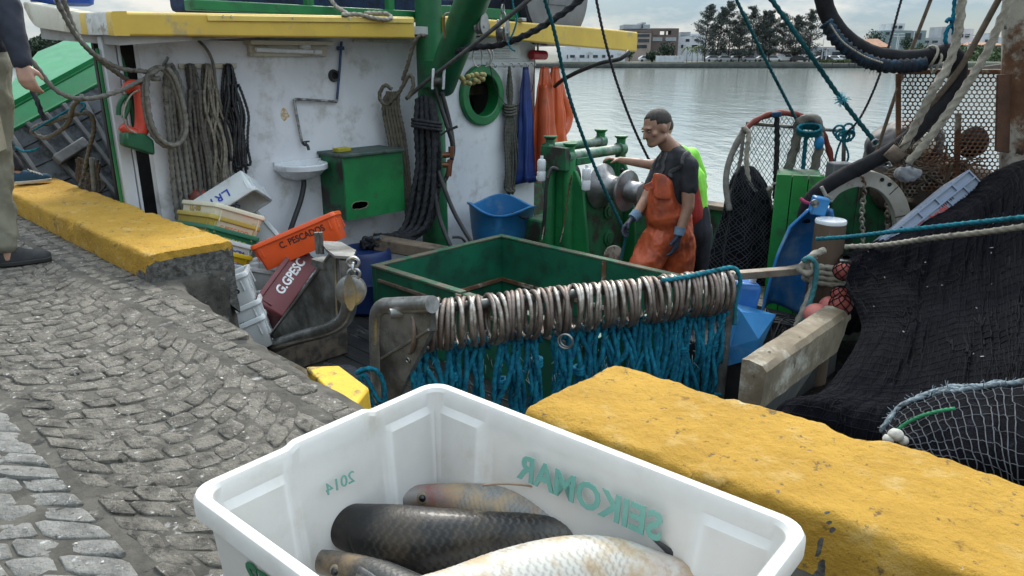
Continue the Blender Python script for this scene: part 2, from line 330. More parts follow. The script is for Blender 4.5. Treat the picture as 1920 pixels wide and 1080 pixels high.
# unfinished brick block: the sky shows through its upper opening
ub = root('building', 'unfinished brown brick building with the sky showing through its top opening', 'building', V3(bxf(1245, BF + 26), BF + 26, BANK)); f = BF + 26
mb = MB()
for (x0, x1, y0, y1) in ((1218, 1235, 53, 118), (1256, 1270, 53, 118), (1235, 1256, 53, 57.5), (1235, 1256, 65, 118)): fbox(mb, x0, x1, y0, y1, f, 5)
mb.build('wall', m_bbrown, ub, smooth=False)
for (x0, x1, y0, y1) in ((1222, 1232, 58, 66), (1243, 1247, 57, 66), (1222, 1240, 70, 77), (1246, 1266, 70, 77)):
    mb = MB(); fbox(mb, x0, x1, y0, y1, f - .12, .3); mb.build('window' if x0 != 1243 else 'pillar', m_bgrey if y0 > 69 else m_bbrown, ub, smooth=False)
building('pale house with a square water tank block behind the trees', [(1270, 1322, 68, 118), (1274, 1292, 60, 67), (1296, 1318, 63, 67)], [m_bwhite, m_bgrey, m_bwhite], [(1284, 1291, 73, 78), (1300, 1308, 73, 77), (1276, 1280, 84, 90), (1296, 1306, 84, 90)], BF + 30)
building('low orange fronted shed seen under the dark pine row', [(1462, 1497, 97, 119)], [m_tile], [(1478, 1486, 108, 118)], BF + 12)
building('long grey terrace under the dark pine row', [(1330, 1460, 92, 119)], [m_bgrey], [(1340, 1352, 100, 114), (1372, 1384, 100, 114), (1402, 1414, 100, 114), (1430, 1444, 100, 114)], BF + 16)
building('blue grey terrace behind the looped black hose', [(1520, 1612, 88, 119)], [m_bgrey], [(1530, 1545, 97, 112), (1560, 1575, 97, 112), (1588, 1600, 97, 112)], BF + 18)
building('house with an orange clay tile roof', [(1613, 1662, 88, 119)], [m_bpink], [(1622, 1632, 93, 99), (1642, 1652, 93, 99)], BF + 10, roof=(1610, 1664, 1628, 1655, 72, 88))
building('pale tower block standing on a wide teal building', [(1650, 1730, 57, 119), (1663, 1688, 44, 57)], [m_green_b, m_bwhite], [(1655, 1662, 60, 65), (1692, 1702, 62, 74), (1708, 1722, 62, 74), (1668, 1674, 48, 53), (1678, 1684, 48, 53)], BF + 60)
building('grey slab building with a taller left half', [(1758, 1790, 50, 119), (1790, 1818, 54, 119)], [m_bgrey, m_bwhite], [(1794, 1800, 64, 70), (1804, 1812, 64, 70)], BF + 80)
building('low flat roofed grey building beside the slab building', [(1722, 1760, 71, 119)], [m_bgrey], [(1728, 1738, 76, 80), (1744, 1754, 76, 80)], BF + 78)
building('stepped pale tower in the far right haze', [(1838, 1874, 70, 119), (1848, 1862, 62, 70)], [m_bwhite, m_bgrey], [(1842, 1848, 74, 80), (1858, 1866, 74, 80)], BF + 110)
building('low house with a faded red roof above the green slope', [(1812, 1880, 84, 119)], [m_bpink], [(1820, 1828, 86, 90), (1850, 1858, 86, 90)], BF + 70, roof=(1812, 1880, 1822, 1870, 79, 85))
mb = MB(); fbox(mb, 1230, 1283, 104.5, 119, BF + 3, .4)
for x in range(1230, 1284, 9): fbox(mb, x, x + 1, 103.5, 119, BF + 2.8, .3)
tag(mb.build('boundary_wall', m_bwhite, smooth=False), 'white boundary wall below the round dark tree', 'wall')

# ---------------- far trees
m_needle = M('pine_foliage', (.066, .08, .07), (.042, .055, .048), s=.6, rough=.9, bump=0)
m_leafd = M('dark_foliage', (.022, .045, .02), (.014, .03, .016), s=.6, rough=.9, bump=0)
m_leafg = M('green_foliage', (.05, .085, .028), (.035, .06, .022), s=.6, rough=.9, bump=0)
m_palm = M('palm_foliage', (.10, .13, .035), (.06, .09, .03), s=.6, rough=.9, bump=0)
m_trunk = M('bark', (.05, .042, .036), (.03, .026, .022), s=2, rough=.95, bump=.3, bs=8)
def leaves(mb, c, rad, n, size, droop=0.0, shell=.45):
    c = np.asarray(c, float); q = rng.normal(size=(n, 3)); q /= np.linalg.norm(q, axis=1)[:, None]; q *= (shell + (1 - shell) * rng.random((n, 1)) ** .6); p = c + q * np.asarray(rad)
    d1 = rng.normal(size=(n, 3)); d1[:, 2] -= droop; d1 /= np.linalg.norm(d1, axis=1)[:, None]; d2 = np.cross(d1, rng.normal(size=(n, 3))); d2 /= np.linalg.norm(d2, axis=1)[:, None]
    s = size * (.5 + rng.random((n, 1))); v = np.stack([p - d1 * s, p + d2 * s * .42, p + d1 * s, p - d2 * s * .42], 1).reshape(-1, 3)
    mb.add(v, [(4 * i, 4 * i + 1, 4 * i + 2, 4 * i + 3) for i in range(n)])
def pine(x, ytop, f, label, base_y=117, spread=1.0):
    r0 = bxf(x, f); z0 = bz(base_y, f) - .3; zt = bz(ytop, f); H = zt - z0; b = V3(r0, f, z0)
    o = root('casuarina_tree', label, 'tree', b, 'dark casuarina row on the far shore'); t = MB(); lean = rng.normal(0, .03, 2)
    def ax(h): return b + RT * lean[0] * h * H + RT * .25 * math.sin(h * 4 + x) + UPV * h * H
    t.tube([ax(h) for h in np.linspace(0, .97, 9)], np.linspace(.2, .03, 9), n=6); c = MB()
    nb = 70
    for i in range(nb):
        h = .1 + .88 * (i / nb) ** .9; L = (2.3 * (1 - h) ** .6 + .4) * (.55 + .8 * rng.random()) * spread * (1.15 if .25 < h < .75 else .8); an = rng.random() * 6.283
        d = RT * math.cos(an) + FW * math.sin(an) + UPV * (.25 + .5 * rng.random()); p0 = ax(h); p1 = p0 + d * L
        t.tube([p0, (p0 + p1) / 2 + UPV * .08, p1], [.05, .035, .015], n=4)
        for s_ in (.45, .75, 1.0):
            if rng.random() < .85: leaves(c, p0 + d * L * s_, (.62 * L ** .5, .62 * L ** .5, .5), 46, .16, .3, .0)
    leaves(c, ax(.97), (.28, .28, .6), 14, .2, -.6, .1)
    t.build('trunk', m_trunk, o, sharp=0, fix=False); c.build('crown', m_needle, o, smooth=False, fix=False)
where = ['at the left end of the row', 'second from the left in the row', 'tallest of the row with a pointed top', 'just right of the tallest casuarina', 'between the tallest one and the teal rope', 'crossed by the thin teal rope', 'right of the thin teal rope', 'before the thick teal rope', 'beside the thick teal rope', 'at the right end of the row by the black hose']
for i, (x, y, sp) in enumerate(((1323, 9, 1.1), (1343, 14, .9), (1364, 2, 1.0), (1384, 22, 1.0), (1407, 12, 1.0), (1425, 20, 1.0), (1441, 20, .9), (1468, 26, 1.1), (1492, 30, 1.0), (1516, 20, 1.15))):
    pine(x, y, BF + 5 + (i % 3) * 1.5, 'dark feathery casuarina ' + where[i], spread=sp * 1.25)
def tree(name, label, x, y0, y1, w, f, mat, n=420, cat='tree', group=None, ls=.34):
    b = V3(bxf(x, f), f, bz(y1, f) - .3); z0, zt = b[2], bz(y0, f); H = zt - z0; hw = bxf(x + w / 2, f) - bxf(x, f)
    o = root(name, label, cat, b, group); t = MB(); c = MB(); t.tube([b, b + UPV * H * .55 + RT * .1], [.12 * H ** .4, .05], n=6)
    for i in range(11):
        an = rng.random() * 6.283; rr = .62 * rng.random() ** .5; p = b + RT * hw * rr * math.cos(an) + FW * hw * rr * math.sin(an) + UPV * H * (.42 + .38 * rng.random() * (1 - rr * .5))
        t.tube([b + UPV * H * .3, p], [.06, .02], n=4); leaves(c, p, (hw * .45, hw * .45, H * .24), n // 11, ls, 0, .3)
    t.build('trunk', m_trunk, o, sharp=0, fix=False); c.build('crown', mat, o, smooth=False, fix=False)
tree('broadleaf_tree', 'round dark tree in front of the unfinished brick building', 1249, 74, 117, 44, BF + 8, m_leafd, 620)
tree('broadleaf_tree', 'small dark tree at the left end of the white boundary wall', 1222, 92, 118, 26, BF + 4, m_leafd, 320)
tree('broadleaf_tree', 'dome shaped dark tree left of the pale tower block', 1634, 54, 100, 46, BF + 45, m_leafd, 700)
tree('broadleaf_tree', 'dark tree in front of the teal building', 1697, 62, 100, 34, BF + 50, m_leafd, 400)
tree('broadleaf_tree', 'bushy tree behind the fisherman\'s roof corner', 1180, 84, 118, 26, BF + 10, m_leafg, 260)
def palm(x, y0, label, f=BF + 3):
    b = V3(bxf(x, f), f, BANK - .3); H = bz(y0, f) - b[2]; o = root('palm_tree', label, 'palm', b, 'yellowing palms on the far shore'); t = MB(); c = MB()
    t.tube([b, b + UPV * H * .8], [.14, .1], n=6); top = b + UPV * H * .8
    for i in range(15):
        an = i * 2.4; d = RT * math.cos(an) + FW * math.sin(an); L = H * (.28 + .16 * rng.random()); up = rng.random() * .9
        pts = [top + d * L * s + UPV * (L * up * s - L * 1.0 * s * s) for s in np.linspace(0, 1, 6)]; sd_ = np.cross(d, UPV)
        c.grid([[p - sd_ * .16 * (1 - .7 * k / 5) - UPV * .09, p, p + sd_ * .16 * (1 - .7 * k / 5) - UPV * .09] for k, p in enumerate(pts)])
    t.build('trunk', m_bgrey, o, sharp=0); c.build('crown', m_palm, o, sharp=0, fix=False)
palm(1288, 82, 'yellowing palm at the left of the pair of palms'); palm(1308, 80, 'taller yellowing palm next to the casuarina row'); palm(1298, 88, 'short bushy palm between two taller ones')
sc = MB()
for i in range(900):
    x = 1700 + 250 * rng.random(); f = BF + 6 + 55 * rng.random(); y = 122 - 34 * (f - BF) / 60 * (.6 + .5 * rng.random()) - 3 * rng.random(); leaves(sc, V3(bxf(x, f), f, bz(y, f)), (1.6, 1.6, 1.0), 9, .5, 0, .3)
tag(sc.build('scrub', m_leafg, smooth=False, fix=False), 'green scrub covering the slope behind the mesh panel', None, None, 'stuff')
sc = MB()
for i in range(420):
    x = 1540 + 160 * rng.random(); f = BF + 1.5 + 2 * rng.random(); leaves(sc, V3(bxf(x, f), f, BANK + .15), (.8, .6, .35), 6, .3, 0, .2)
tag(sc.build('grass', M('shore_grass', (.09, .12, .04), (.06, .08, .03), s=.6, rough=.9, bump=0), smooth=False, fix=False), 'yellow green grass on the far bank', None, None, 'stuff')
sc = MB()
for i in range(700):
    x = 30 + 130 * rng.random(); f = BF + 40 + 30 * rng.random(); y = 104 - (30 * math.exp(-((x - 95) / 45) ** 2) + 6) * rng.random(); leaves(sc, V3(bxf(x, f), f, bz(y, f)), (2.0, 2.0, 1.2), 9, .55, 0, .3)
tag(sc.build('woods', m_leafd, smooth=False, fix=False), 'dark wooded point seen past the green bulwark', None, None, 'stuff')

# ---------------- parked cars on the far shore
m_carw = M('car_white', (.7, .71, .72), (.66, .67, .68), s=1, rough=.3, bump=0); m_cars = M('car_silver', (.4, .41, .43), (.36, .37, .39), s=1, rough=.3, bump=0); m_card = M('car_dark', (.04, .045, .055), (.03, .03, .04), s=1, rough=.3, bump=0)
def car(x, f, mat, label, van=False):
    c0 = V3(bxf(x, f), f, BANK); o = root('parked_car', label, 'car', c0, 'cars parked along the far shore'); L, W, H = 4.2, 1.7, 1.5
    pr = [(-2.1, .3), (2.1, .3), (2.1, .75), (1.5, .88), (.75, 1.42), (-1.2, 1.45), (-1.95, .95), (-2.1, .8)] if not van else [(-2.1, .3), (2.1, .3), (2.1, .95), (1.7, 1.1), (1.2, 1.85), (-2.05, 1.9)]
    mb = MB(); mb.prism([c0 + RT * a + UPV * b for a, b in pr], FW * W); mb.build('body', mat, o, bevel=.08, sharp=30)
    g = MB(); q = [(.62, 1.34), (-1.1, 1.37), (-1.6, .97), (1.15, .95)] if not van else [(1.1, 1.72), (-.2, 1.72), (-.2, 1.15), (1.45, 1.13)]
    g.prism([c0 + RT * a + UPV * b - FW * .012 for a, b in q], FW * (W + .024)); g.build('window', m_bglass, o, smooth=False)
    for a in (-1.3, 1.3):
        wh = MB(); wh.cyl(c0 + RT * a + UPV * .31 - FW * .03, c0 + RT * a + UPV * .31 + FW * .2, .31, 14); wh.build('wheel', m_rubber, o)
cl = [(1214, m_carw, 'white parked car left of the boundary wall'), (1340, m_carw, 'white parked car under the left end of the pine row'), (1362, m_cars, 'silver parked car under the tallest casuarina'), (1385, m_carw, 'white parked car right of the silver one'), (1408, m_cars, 'grey silver car behind the slim trunk'), (1436, m_carw, 'white car crossed by the thin teal rope'), (1452, m_carw, 'pale car just right of the thin teal rope'), (1474, m_carw, 'large white car in front of the orange shed'), (1500, m_card, 'dark parked car between white ones'), (1520, m_carw, 'white car left of the thick teal rope'), (1548, m_card, 'dark car half hidden by the lamp post'), (1566, m_carw, 'white car at the foot of the pale lamp post')]
for i, (x, mt, lb) in enumerate(cl): car(x, BF + 5 + (i % 2) * 1.2, mt, lb, van=(i in (7,)))
for i in range(6): car(1583 + i * 12, BF + 9, (m_carw, m_cars, m_carw, m_carw, m_card, m_carw)[i], ('white', 'silver', 'white', 'white', 'dark', 'white')[i] + ' car number %s of the tight row under the looped hose' % ('one', 'two', 'three', 'four', 'five', 'six')[i])
def lamp(x, y0, f, label, heads=1):
    b = V3(bxf(x, f), f, BANK - .2); H = bz(y0, f) - b[2]; o = root('street_lamp', label, 'street lamp', b, 'lamp posts on the far shore'); mb = MB(); mb.tube([b, b + UPV * H], [.13, .08], n=8); mb.build('pole', m_bwhite, o)
    for i in range(heads):
        s = -1 if i % 2 else 1; h = MB(); h.tube([b + UPV * (H - .1), b + UPV * H + RT * s * .9], .05, n=6); h.box(b + UPV * H + RT * s * 1.1, (.7, .5, .18)); h.build('lamp_head', m_bwhite, o)
for x, y, f, lb, hd in ((1541, 72, BF + 3, 'thin lamp post at the right end of the pine row', 1), (1549, 90, BF + 2, 'short pale lamp post with one arm by the dark car', 1), (1678, 63, BF + 4, 'twin headed lamp post left of the teal building', 2), (1681, 68, BF + 25, 'slim twin lamp post behind the nearest one', 2), (1708, 57, BF + 6, 'tall twin headed lamp post by the green scrub', 2), (1812, 66, BF + 30, 'twin headed lamp post in front of the slab building', 2)): lamp(x, y, f, lb, hd)

# ================================================================== QUAY
def kerb_edge(a):     # Y of the top edge of the quay
    if a < 1.60 or a > 4.22: return -.03 + .015 * nz(a, 5, 0, 3)
    k = [(1.60, -.06), (1.63, -.34), (1.8, -.40), (2.3, -.44), (3.1, -.525), (3.65, -.53), (4.0, -.50), (4.12, -.44), (4.22, -.1)]
    return float(np.interp(a, [q[0] for q in k], [q[1] for q in k])) + .03 * nz(a, 1, 0, 6) + .012 * nz(a, 2, 0, 22)
m_conc = M('old_concrete', (.085, .077, .063), (.042, .038, .031), s=9, rough=.95, bump=.9, bs=28, dirt=(.3, .29, .27), da=.18, ds=11, d2=(.02, .02, .018), d2a=.28, d2s=8)
aa = np.r_[-120, -40, -12, np.arange(-9, 9.5, .05), 14, 40, 120]; off = [0, .015, .05, .1, .18, .3, .5, .9, 1.6, 2.6, 4, 8, 80]; dn = [0, .03, .08, .14, .2, .28, .36, .46, .6, .8, 1.2, 2.4]
P = []
for a in aa:
    e = kerb_edge(a); row = []
    for d in reversed(off):
        z = -.0042 + (.005 * nz(a, e - d, 0, 5) + .004 * nz(a, e - d, 3, 17) if d < 4 else 0) - (.03 * math.exp(-d / .04))
        row.append((a, e - d, z))
    for d in dn[1:]:
        row.append((a + .03 * nz(a, d, 4, 5), min(e + .035 * nz(a, d, 0, 7) + .02 * nz(a, d, 8, 19) + .12 * min(d, .9) * (1.3 if e < -.2 else 0), -.015), -.04 - d))
    P.append(row)
q = MB(); q.grid(P); tag(q.build('quay', m_conc, sharp=0), 'old concrete quay with a broken edge', None, None, 'structure')
# cobblestones laid in segment arcs between straight grooves
m_cob = M('granite_setts', (.205, .184, .15), (.085, .074, .058), s=10, rough=.55, bump=1.0, bs=48, bd=.03, dirt=(.52, .51, .48), da=.22, ds=46, dsoft=.03, d2=(.045, .04, .03), d2a=.32, d2s=20)
m_cobl = M('pale_granite_setts', (.27, .262, .24), (.15, .145, .13), s=10, rough=.55, bump=1.0, bs=48, bd=.026, dirt=(.52, .52, .5), da=.2, ds=30, d2=(.06, .058, .05), d2a=.24, d2s=24)
def stone(mb, c4, zt=.0):
    c4 = np.asarray(c4); cen = c4.mean(0); loop = []
    for i in range(4):
        p, nx_, pv = c4[i], c4[(i + 1) % 4], c4[i - 1]; loop += [p + (pv - p) * .16, p + (nx_ - p) * .16]
    loop = np.array(loop); loop = cen + (loop - cen) * (.93 + .055 * rng.random()) + rng.normal(0, .0030, (8, 2)); tilt = rng.normal(0, .045, 2)
    def ring(s, z): 
        q_ = cen + (loop - cen) * s; return np.c_[q_, z + ((q_ - cen) @ tilt) + rng.normal(0, .0008, 8)]
    h = zt + rng.normal(0, .0018); mb.loft([ring(1.0, -.03), ring(1.0, h - .007), ring(.955, h - .002), ring(.82, h), ring(.45, h)], cap0=False)
def band(mb, w0, w1, a0, a1, sag, nx, pitch=.098, flip=1):
    for i in range(int((a1 - a0) / pitch)):
        k = 0
        for j in range(nx):
            u = [(j + 0.0) / nx, (j + 1.0) / nx]; c = []
            jo = .35 / nx * (i % 2) if nx > 2 else 0
            for (uu, ii) in ((u[0], i), (u[1], i), (u[1], i + 1), (u[0], i + 1)):
                uu = min(1, max(0, uu + (jo if 0 < uu < 1 else 0) + .01 * nz(uu * 9, ii, w0))); t = 2 * uu - 1
                c.append((a0 + ii * pitch + flip * sag * (1 - t * t) + .008 * nz(ii, uu * 7, 3), -.5 - (w0 + (w1 - w0) * uu)))
            e = kerb_edge(sum(q_[0] for q_ in c) / 4)
            if max(q_[1] for q_ in c) < e - .02 or sum(q_[1] for q_ in c) / 4 < -.56 and max(q_[1] for q_ in c) < e: stone(mb, c)
mb = MB(); band(mb, .0, .185, -3, 6.6, 0, 2, .10); band(mb, .22, .90, -3, 6.6, .26, 8)
tag(mb.build('cobbled_paving', m_cob, sharp=50, fix=False), 'dark granite setts laid in arcs along the quay', None, None, 'structure')
mb = MB(); band(mb, .93, 1.66, -3, 6.6, -.26, 8, .10); band(mb, 1.69, 2.4, -3, 6.6, .26, 8, .1); band(mb, 2.43, 3.1, -3, 6.6, -.26, 8, .1)
tag(mb.build('paler_paving', m_cobl, sharp=50, fix=False), 'paler granite setts inland of the groove', None, None, 'structure')

mb = MB()
for k in range(260):
    a, w_ = rng.uniform(-1, 6), rng.uniform(.0, 2.2); h_ = .0035 + .006 * rng.random() ** 2; t = rng.random() * 6.28; c = np.array([a, -.5 - w_, .0015]); d = np.array([math.cos(t), math.sin(t), 0]) * h_; e = np.array([-d[1], d[0], 0]) * (.3 + .5 * rng.random())
    mb.prism([c - d, c - e, c + d * .9, c + e * 1.1 + d * .3], (0, 0, .003))
tag(mb.build('litter', M('pale_litter', (.48, .46, .42), (.36, .33, .28), s=60, rough=.7, bump=0), smooth=False), 'small pale flakes and crumbs of litter on the setts', None, None, 'stuff')
# kerbs
def kerbmat():
    m = bpy.data.materials.new('kerb_yellow_paint'); m.use_nodes = True; t = m.node_tree; b = t.nodes['Principled BSDF']; n = t.nodes.new; k = t.links.new; co = n('ShaderNodeTexCoord').outputs['Object']
    def ns(sc, d=9, r=.65):
        q_ = n('ShaderNodeTexNoise'); q_.inputs['Scale'].default_value = sc; q_.inputs['Detail'].default_value = d; q_.inputs['Roughness'].default_value = r; k(co, q_.inputs['Vector']); return q_.outputs['Fac']
    def st(f, lo, hi):
        q_ = n('ShaderNodeMapRange'); q_.interpolation_type = 'SMOOTHSTEP'; q_.inputs[1].default_value = lo; q_.inputs[2].default_value = hi; k(f, q_.inputs[0]); return q_.outputs[0]
    def mix(f, a, c):
        q_ = n('ShaderNodeMix'); q_.data_type = 'RGBA'; k(f, q_.inputs[0])
        for i, v_ in ((6, a), (7, c)):
            if isinstance(v_, tuple): q_.inputs[i].default_value = (*v_, 1)
            else: k(v_, q_.inputs[i])
        return q_.outputs[2]
    col = mix(st(ns(4), .3, .7), (.60, .345, .05), (.47, .26, .034)); col = mix(st(ns(7), .52, .74), col, (.62, .42, .15)); col = mix(st(ns(10, 12, .78), .59, .63), col, (.20, .13, .05)); col = mix(st(ns(6.5), .62, .68), col, (.30, .16, .03)); col = mix(st(ns(34), .60, .68), col, (.20, .12, .04)); col = mix(st(ns(7.3, 12, .75), .635, .66), col, (.16, .15, .125)); col = mix(st(ns(5.1, 12, .75), .66, .68), col, (.62, .56, .42))
    at = n('ShaderNodeAttribute'); at.attribute_name = 'raw'; ad = n('ShaderNodeMath'); ad.operation = 'ADD'; k(at.outputs['Fac'], ad.inputs[0]); sb = n('ShaderNodeMath'); sb.operation = 'MULTIPLY_ADD'; sb.inputs[1].default_value = .9; sb.inputs[2].default_value = -.45; k(ns(16, 10, .7), sb.inputs[0]); k(sb.outputs[0], ad.inputs[1])
    rawc = mix(st(ns(30), .35, .65), (.07, .066, .058), (.19, .18, .16)); col = mix(st(ad.outputs[0], .45, .55), col, rawc); k(col, b.inputs['Base Color']); b.inputs['Roughness'].default_value = .75; b.inputs['Specular IOR Level'].default_value = .25
    bp = n('ShaderNodeBump'); bp.inputs['Strength'].default_value = 1.0; bp.inputs['Distance'].default_value = .022; k(ns(46, 10, .7), bp.inputs['Height']); k(bp.outputs[0], b.inputs['Normal']); return m
m_kerb = kerbmat()
CRA = pY(1540, 1000, -.355)[0]
def kerb(a0, a1, label, rawend, H=.15):
    al = np.r_[np.arange(a0, a1, .022), a1] if rawend else np.r_[np.arange(a0, 6.2, .011), np.arange(6.2, a1, .05), a1]; per = []
    W = .48
    # section: front face, top, back face (y from -.5 to -.02)
    for t in np.linspace(-.06, H - .025, 9): per.append((-.5, t, 0, -1))
    for t in np.linspace(0, math.pi / 2, 5)[1:-1]: per.append((-.5 + .025 * (1 - math.cos(t)), H - .025 + .025 * math.sin(t), 0, 0))
    for t in np.linspace(-.475, -.5 + W - .025, 24 if rawend else 42): per.append((t, H, 0, 1))
    for t in np.linspace(0, math.pi / 2, 5)[1:-1]: per.append((-.5 + W - .025 + .025 * math.sin(t), H - .025 + .025 * math.cos(t), 0, 0))
    for t in np.linspace(H - .025, -.3, 14): per.append((-.5 + W, t, 0, -1))
    per = np.array(per)[:, :2]; cy, cz = -.26, .0; rings = []; raw = []
    for i, a in enumerate(al):
        d0 = min(a - a0, a1 - a); s = 1.0; rg = []
        if d0 < .03: s = 1 - .035 * (1 - d0 / .03) ** 2
        for (y, z) in per:
            yy, zz = cy + (y - cy) * s, cz + (z - cz) * s; p = Vector((a, y, z)); n3 = noise.noise_vector(p * 9) * .005 + noise.noise_vector(p * 31) * .004 + noise.noise_vector(p * 75) * .0022 + noise.noise_vector(p * 2.2) * .004
            edge = math.exp(-((abs(y + .5) + abs(z - H)) / .05) ** 2) + math.exp(-((abs(y + .02) + abs(z - H)) / .05) ** 2); ch = max(0, nz(a, y, 7, 6.5) - .18) * .045 * edge
            rg.append((a + n3.x * (1 if d0 < .05 else .3), yy + n3.y + (ch if y < -.26 else -ch), zz + n3.z - ch + .005 * nz(a, 0, 2, 1.3)))
            near = max(0, 1 - (a1 - a) / .20) if rawend else 0
            ck_ = abs(a - CRA - .02 * nz(z * 20, 1, 0) - .008 * nz(z * 70, 5, 0)) < (.0045 if z > .05 else .006 + .016 * max(0, nz(a * 40, z * 40, 0))) and y < -.478 and not rawend
            raw.append(1.0 if ck_ or rawend and a > a1 - .02 and z < .095 else (.62 if rawend and z < .02 + near * .05 and near > 0 else (.42 if z < .02 else (.3 if z < .05 else 0))) + (.5 if y > -.03 and z < .03 else 0))
        rings.append(rg)
    if not rawend: rings = [[(p[0], p[1] + .06 + .10 * min(1, max(0, (p[0] - 4.25) / .85)), p[2]) for p in rg_] for rg_ in rings]
    mb = MB(); mb.loft(rings, closed=False, cap0=False, cap1=False)
    # end caps as grids collapsed toward the middle
    for e, rg in ((0, rings[0]), (1, rings[-1])):
        rg = np.array(rg); m_ = rg.mean(0); m_[0] = al[0] if e == 0 else al[-1]; pr = None
        G = []
        for s in np.linspace(1, 0, 12):
            row = []
            for p in rg:
                q_ = np.array([m_[0] + (p[0] - m_[0]) * s, m_[1] + (p[1] - m_[1]) * s, -.05 + (p[2] + .05) * s]); nn = noise.noise_vector(Vector(q_ * 12)) * .008 + noise.noise_vector(Vector(q_ * 40)) * .004; row.append(q_ + np.array([nn.x, nn.y * 0, nn.z * 0]) * (1 if s < .99 else 0))
                raw.append(1.0 if (rawend and e == 1 and q_[2] < .1) else .25)
            G.append(row)
        mb.grid(G)
    o = mb.build('kerb_block', m_kerb, sharp=0); at = o.data.attributes.new('raw', 'FLOAT', 'POINT'); at.data.foreach_set('value', np.array(raw, dtype=np.float32)); tag(o, label, 'kerb', 'yellow painted quay kerbs'); return o
kerb(-9, 1.60, 'long yellow painted concrete kerb ending in bare dark concrete beside the fish crates', True)
kerb(4.25, 9.5, 'near yellow painted kerb block behind the fish crate, cracked at its front', False, .158)
# crack down the front of the near kerb

# fallen yellow chunk
mb = MB(); c = [pZ(572, 686, -.2), pZ(636, 684, -.2), pZ(692, 728, -.2), pZ(655, 772, -.2)]; c = [np.array(q_) for q_ in c]
mb.prism(c, (0.0, .02, -.28)); mb.noise(.006, 8)
tag(mb.build('concrete_chunk', M('chunk_yellow_paint', (.75, .47, .03), (.66, .40, .03), s=6, rough=.7, bump=.5, bs=40, dirt=(.2, .15, .06), da=.25, ds=12), bevel=.012, sharp=30), 'broken yellow painted concrete block below the quay edge', 'block')
# ================================================================== THE FISHING BOAT (X aft, Y to starboard)
DZ = -.95
boat = root('fishing_boat', 'white and green fishing boat with a yellow edged cabin roof moored along the quay', 'boat', (0, 2.6, DZ))
m_deck = M('wet_deck_planks', (.035, .033, .03), (.018, .018, .018), s=5, rough=.3, bump=.3, bs=18, dirt=(.16, .17, .17), da=.16, ds=4, stretch=(.5, 3, 1))
m_hullp = M('dark_hull_paint', (.018, .018, .018), (.012, .012, .012), s=3, rough=.7, bump=.2, bs=14, dirt=(.04, .04, .038), da=.25, ds=6, stretch=(1, 1, 3))
m_cap = M('worn_rail_cap', (.24, .19, .13), (.14, .11, .07), s=5, rough=.75, bump=.5, bs=26, dirt=(.50, .47, .40), da=.27, ds=4, dsoft=.1, d2=(.07, .055, .03), d2a=.2, d2s=9)
# hull shell (open on top), deck, rails
secs = []
for a, hw, zb, zt in ((4.05, 2.45, -1.5, -.62), (3.0, 2.58, -1.75, -.62), (0, 2.6, -2.0, -.55), (-4, 2.5, -2.1, -.2), (-7, 1.7, -2.0, .3), (-9, .25, -1.7, .9)):
    secs.append([(a, 2.62 - hw, zt), (a, 2.62 - hw * .99, -1.1), (a, 2.62 - hw * .7, zb), (a, 2.62, zb - .25), (a, 2.62 + hw * .7, zb), (a, 2.62 + hw * .99, -1.1), (a, 2.62 + hw, zt)])
mb = MB(); mb.loft(secs, closed=False, cap0=False, cap1=False); h = mb.build('hull', m_hullp, boat, sharp=0); h.modifiers.new('thick', 'SOLIDIFY').thickness = .07
mb = MB()
for i in range(34):
    b0 = .16 + i * .148; wv = .006 * nz(i, 2, 2, 1.7); mb.bb(-8, 4.0, b0, b0 + .142, DZ - .05, DZ + wv)
mb.build('deck', m_deck, boat, bevel=.004)
mb = MB(); mb.bb(-4, 4.02, .03, .17, -.66, -.60); mb.build('sheer_rail', m_cap, boat, bevel=.012)
mb = MB(); mb.bb(-1.5, 4.0, 5.0, 5.12, DZ, -.36); mb.build('bulwark', m_green_worn, boat, bevel=.008); mb = MB(); mb.bb(-1.5, 4.02, 4.95, 5.17, -.36, -.31); mb.build('rail_cap', m_wood, boat, bevel=.01)
# transom: flared dark board under a thick worn cap
def tz(b): return -.345 + .028 * (b - .9)
mb = MB(); g = []
for b in np.linspace(1.44, 2.72, 24):
    e = max(0, (b - 2.45) / .23); dz = -.07 * e ** 2.2; z = tz(b)
    n_ = [.008 * nz(b, k, 1, 9) for k in range(8)]
    g.append([(4.03 + n_[0], b, z + .012 + dz), (4.07, b, z + .018 + dz + n_[1]), (4.14 - .03 * e + n_[2], b, z + .006 + dz), (4.165 - .05 * e + n_[3], b, z - .02 + dz), (4.15 - .05 * e + n_[4], b, z - .235 + .07 * e + n_[5]), (4.10 - .04 * e, b, z - .262 + .09 * e), (4.03, b, z - .262 + .09 * e)])
mb.loft(g); tr = mb.build('transom_cap', m_cap, boat, sharp=35)
mb = MB(); mb.prism([(4.105, 1.46, tz(1.46) - .25), (4.09, 2.62, tz(2.62) - .2), (4.04, 2.52, -.62), (3.96, 2.2, -.95), (3.84, 1.75, -1.35), (3.80, 1.46, -1.45)], (-.06, 0, 0)); mb.build('transom_board', M('transom_black', (.03, .03, .029), (.02, .02, .02), s=4, rough=.45, bump=.2, bs=20, dirt=(.075, .075, .07), da=.3, ds=7, stretch=(1, 3, .6)), boat, smooth=False)
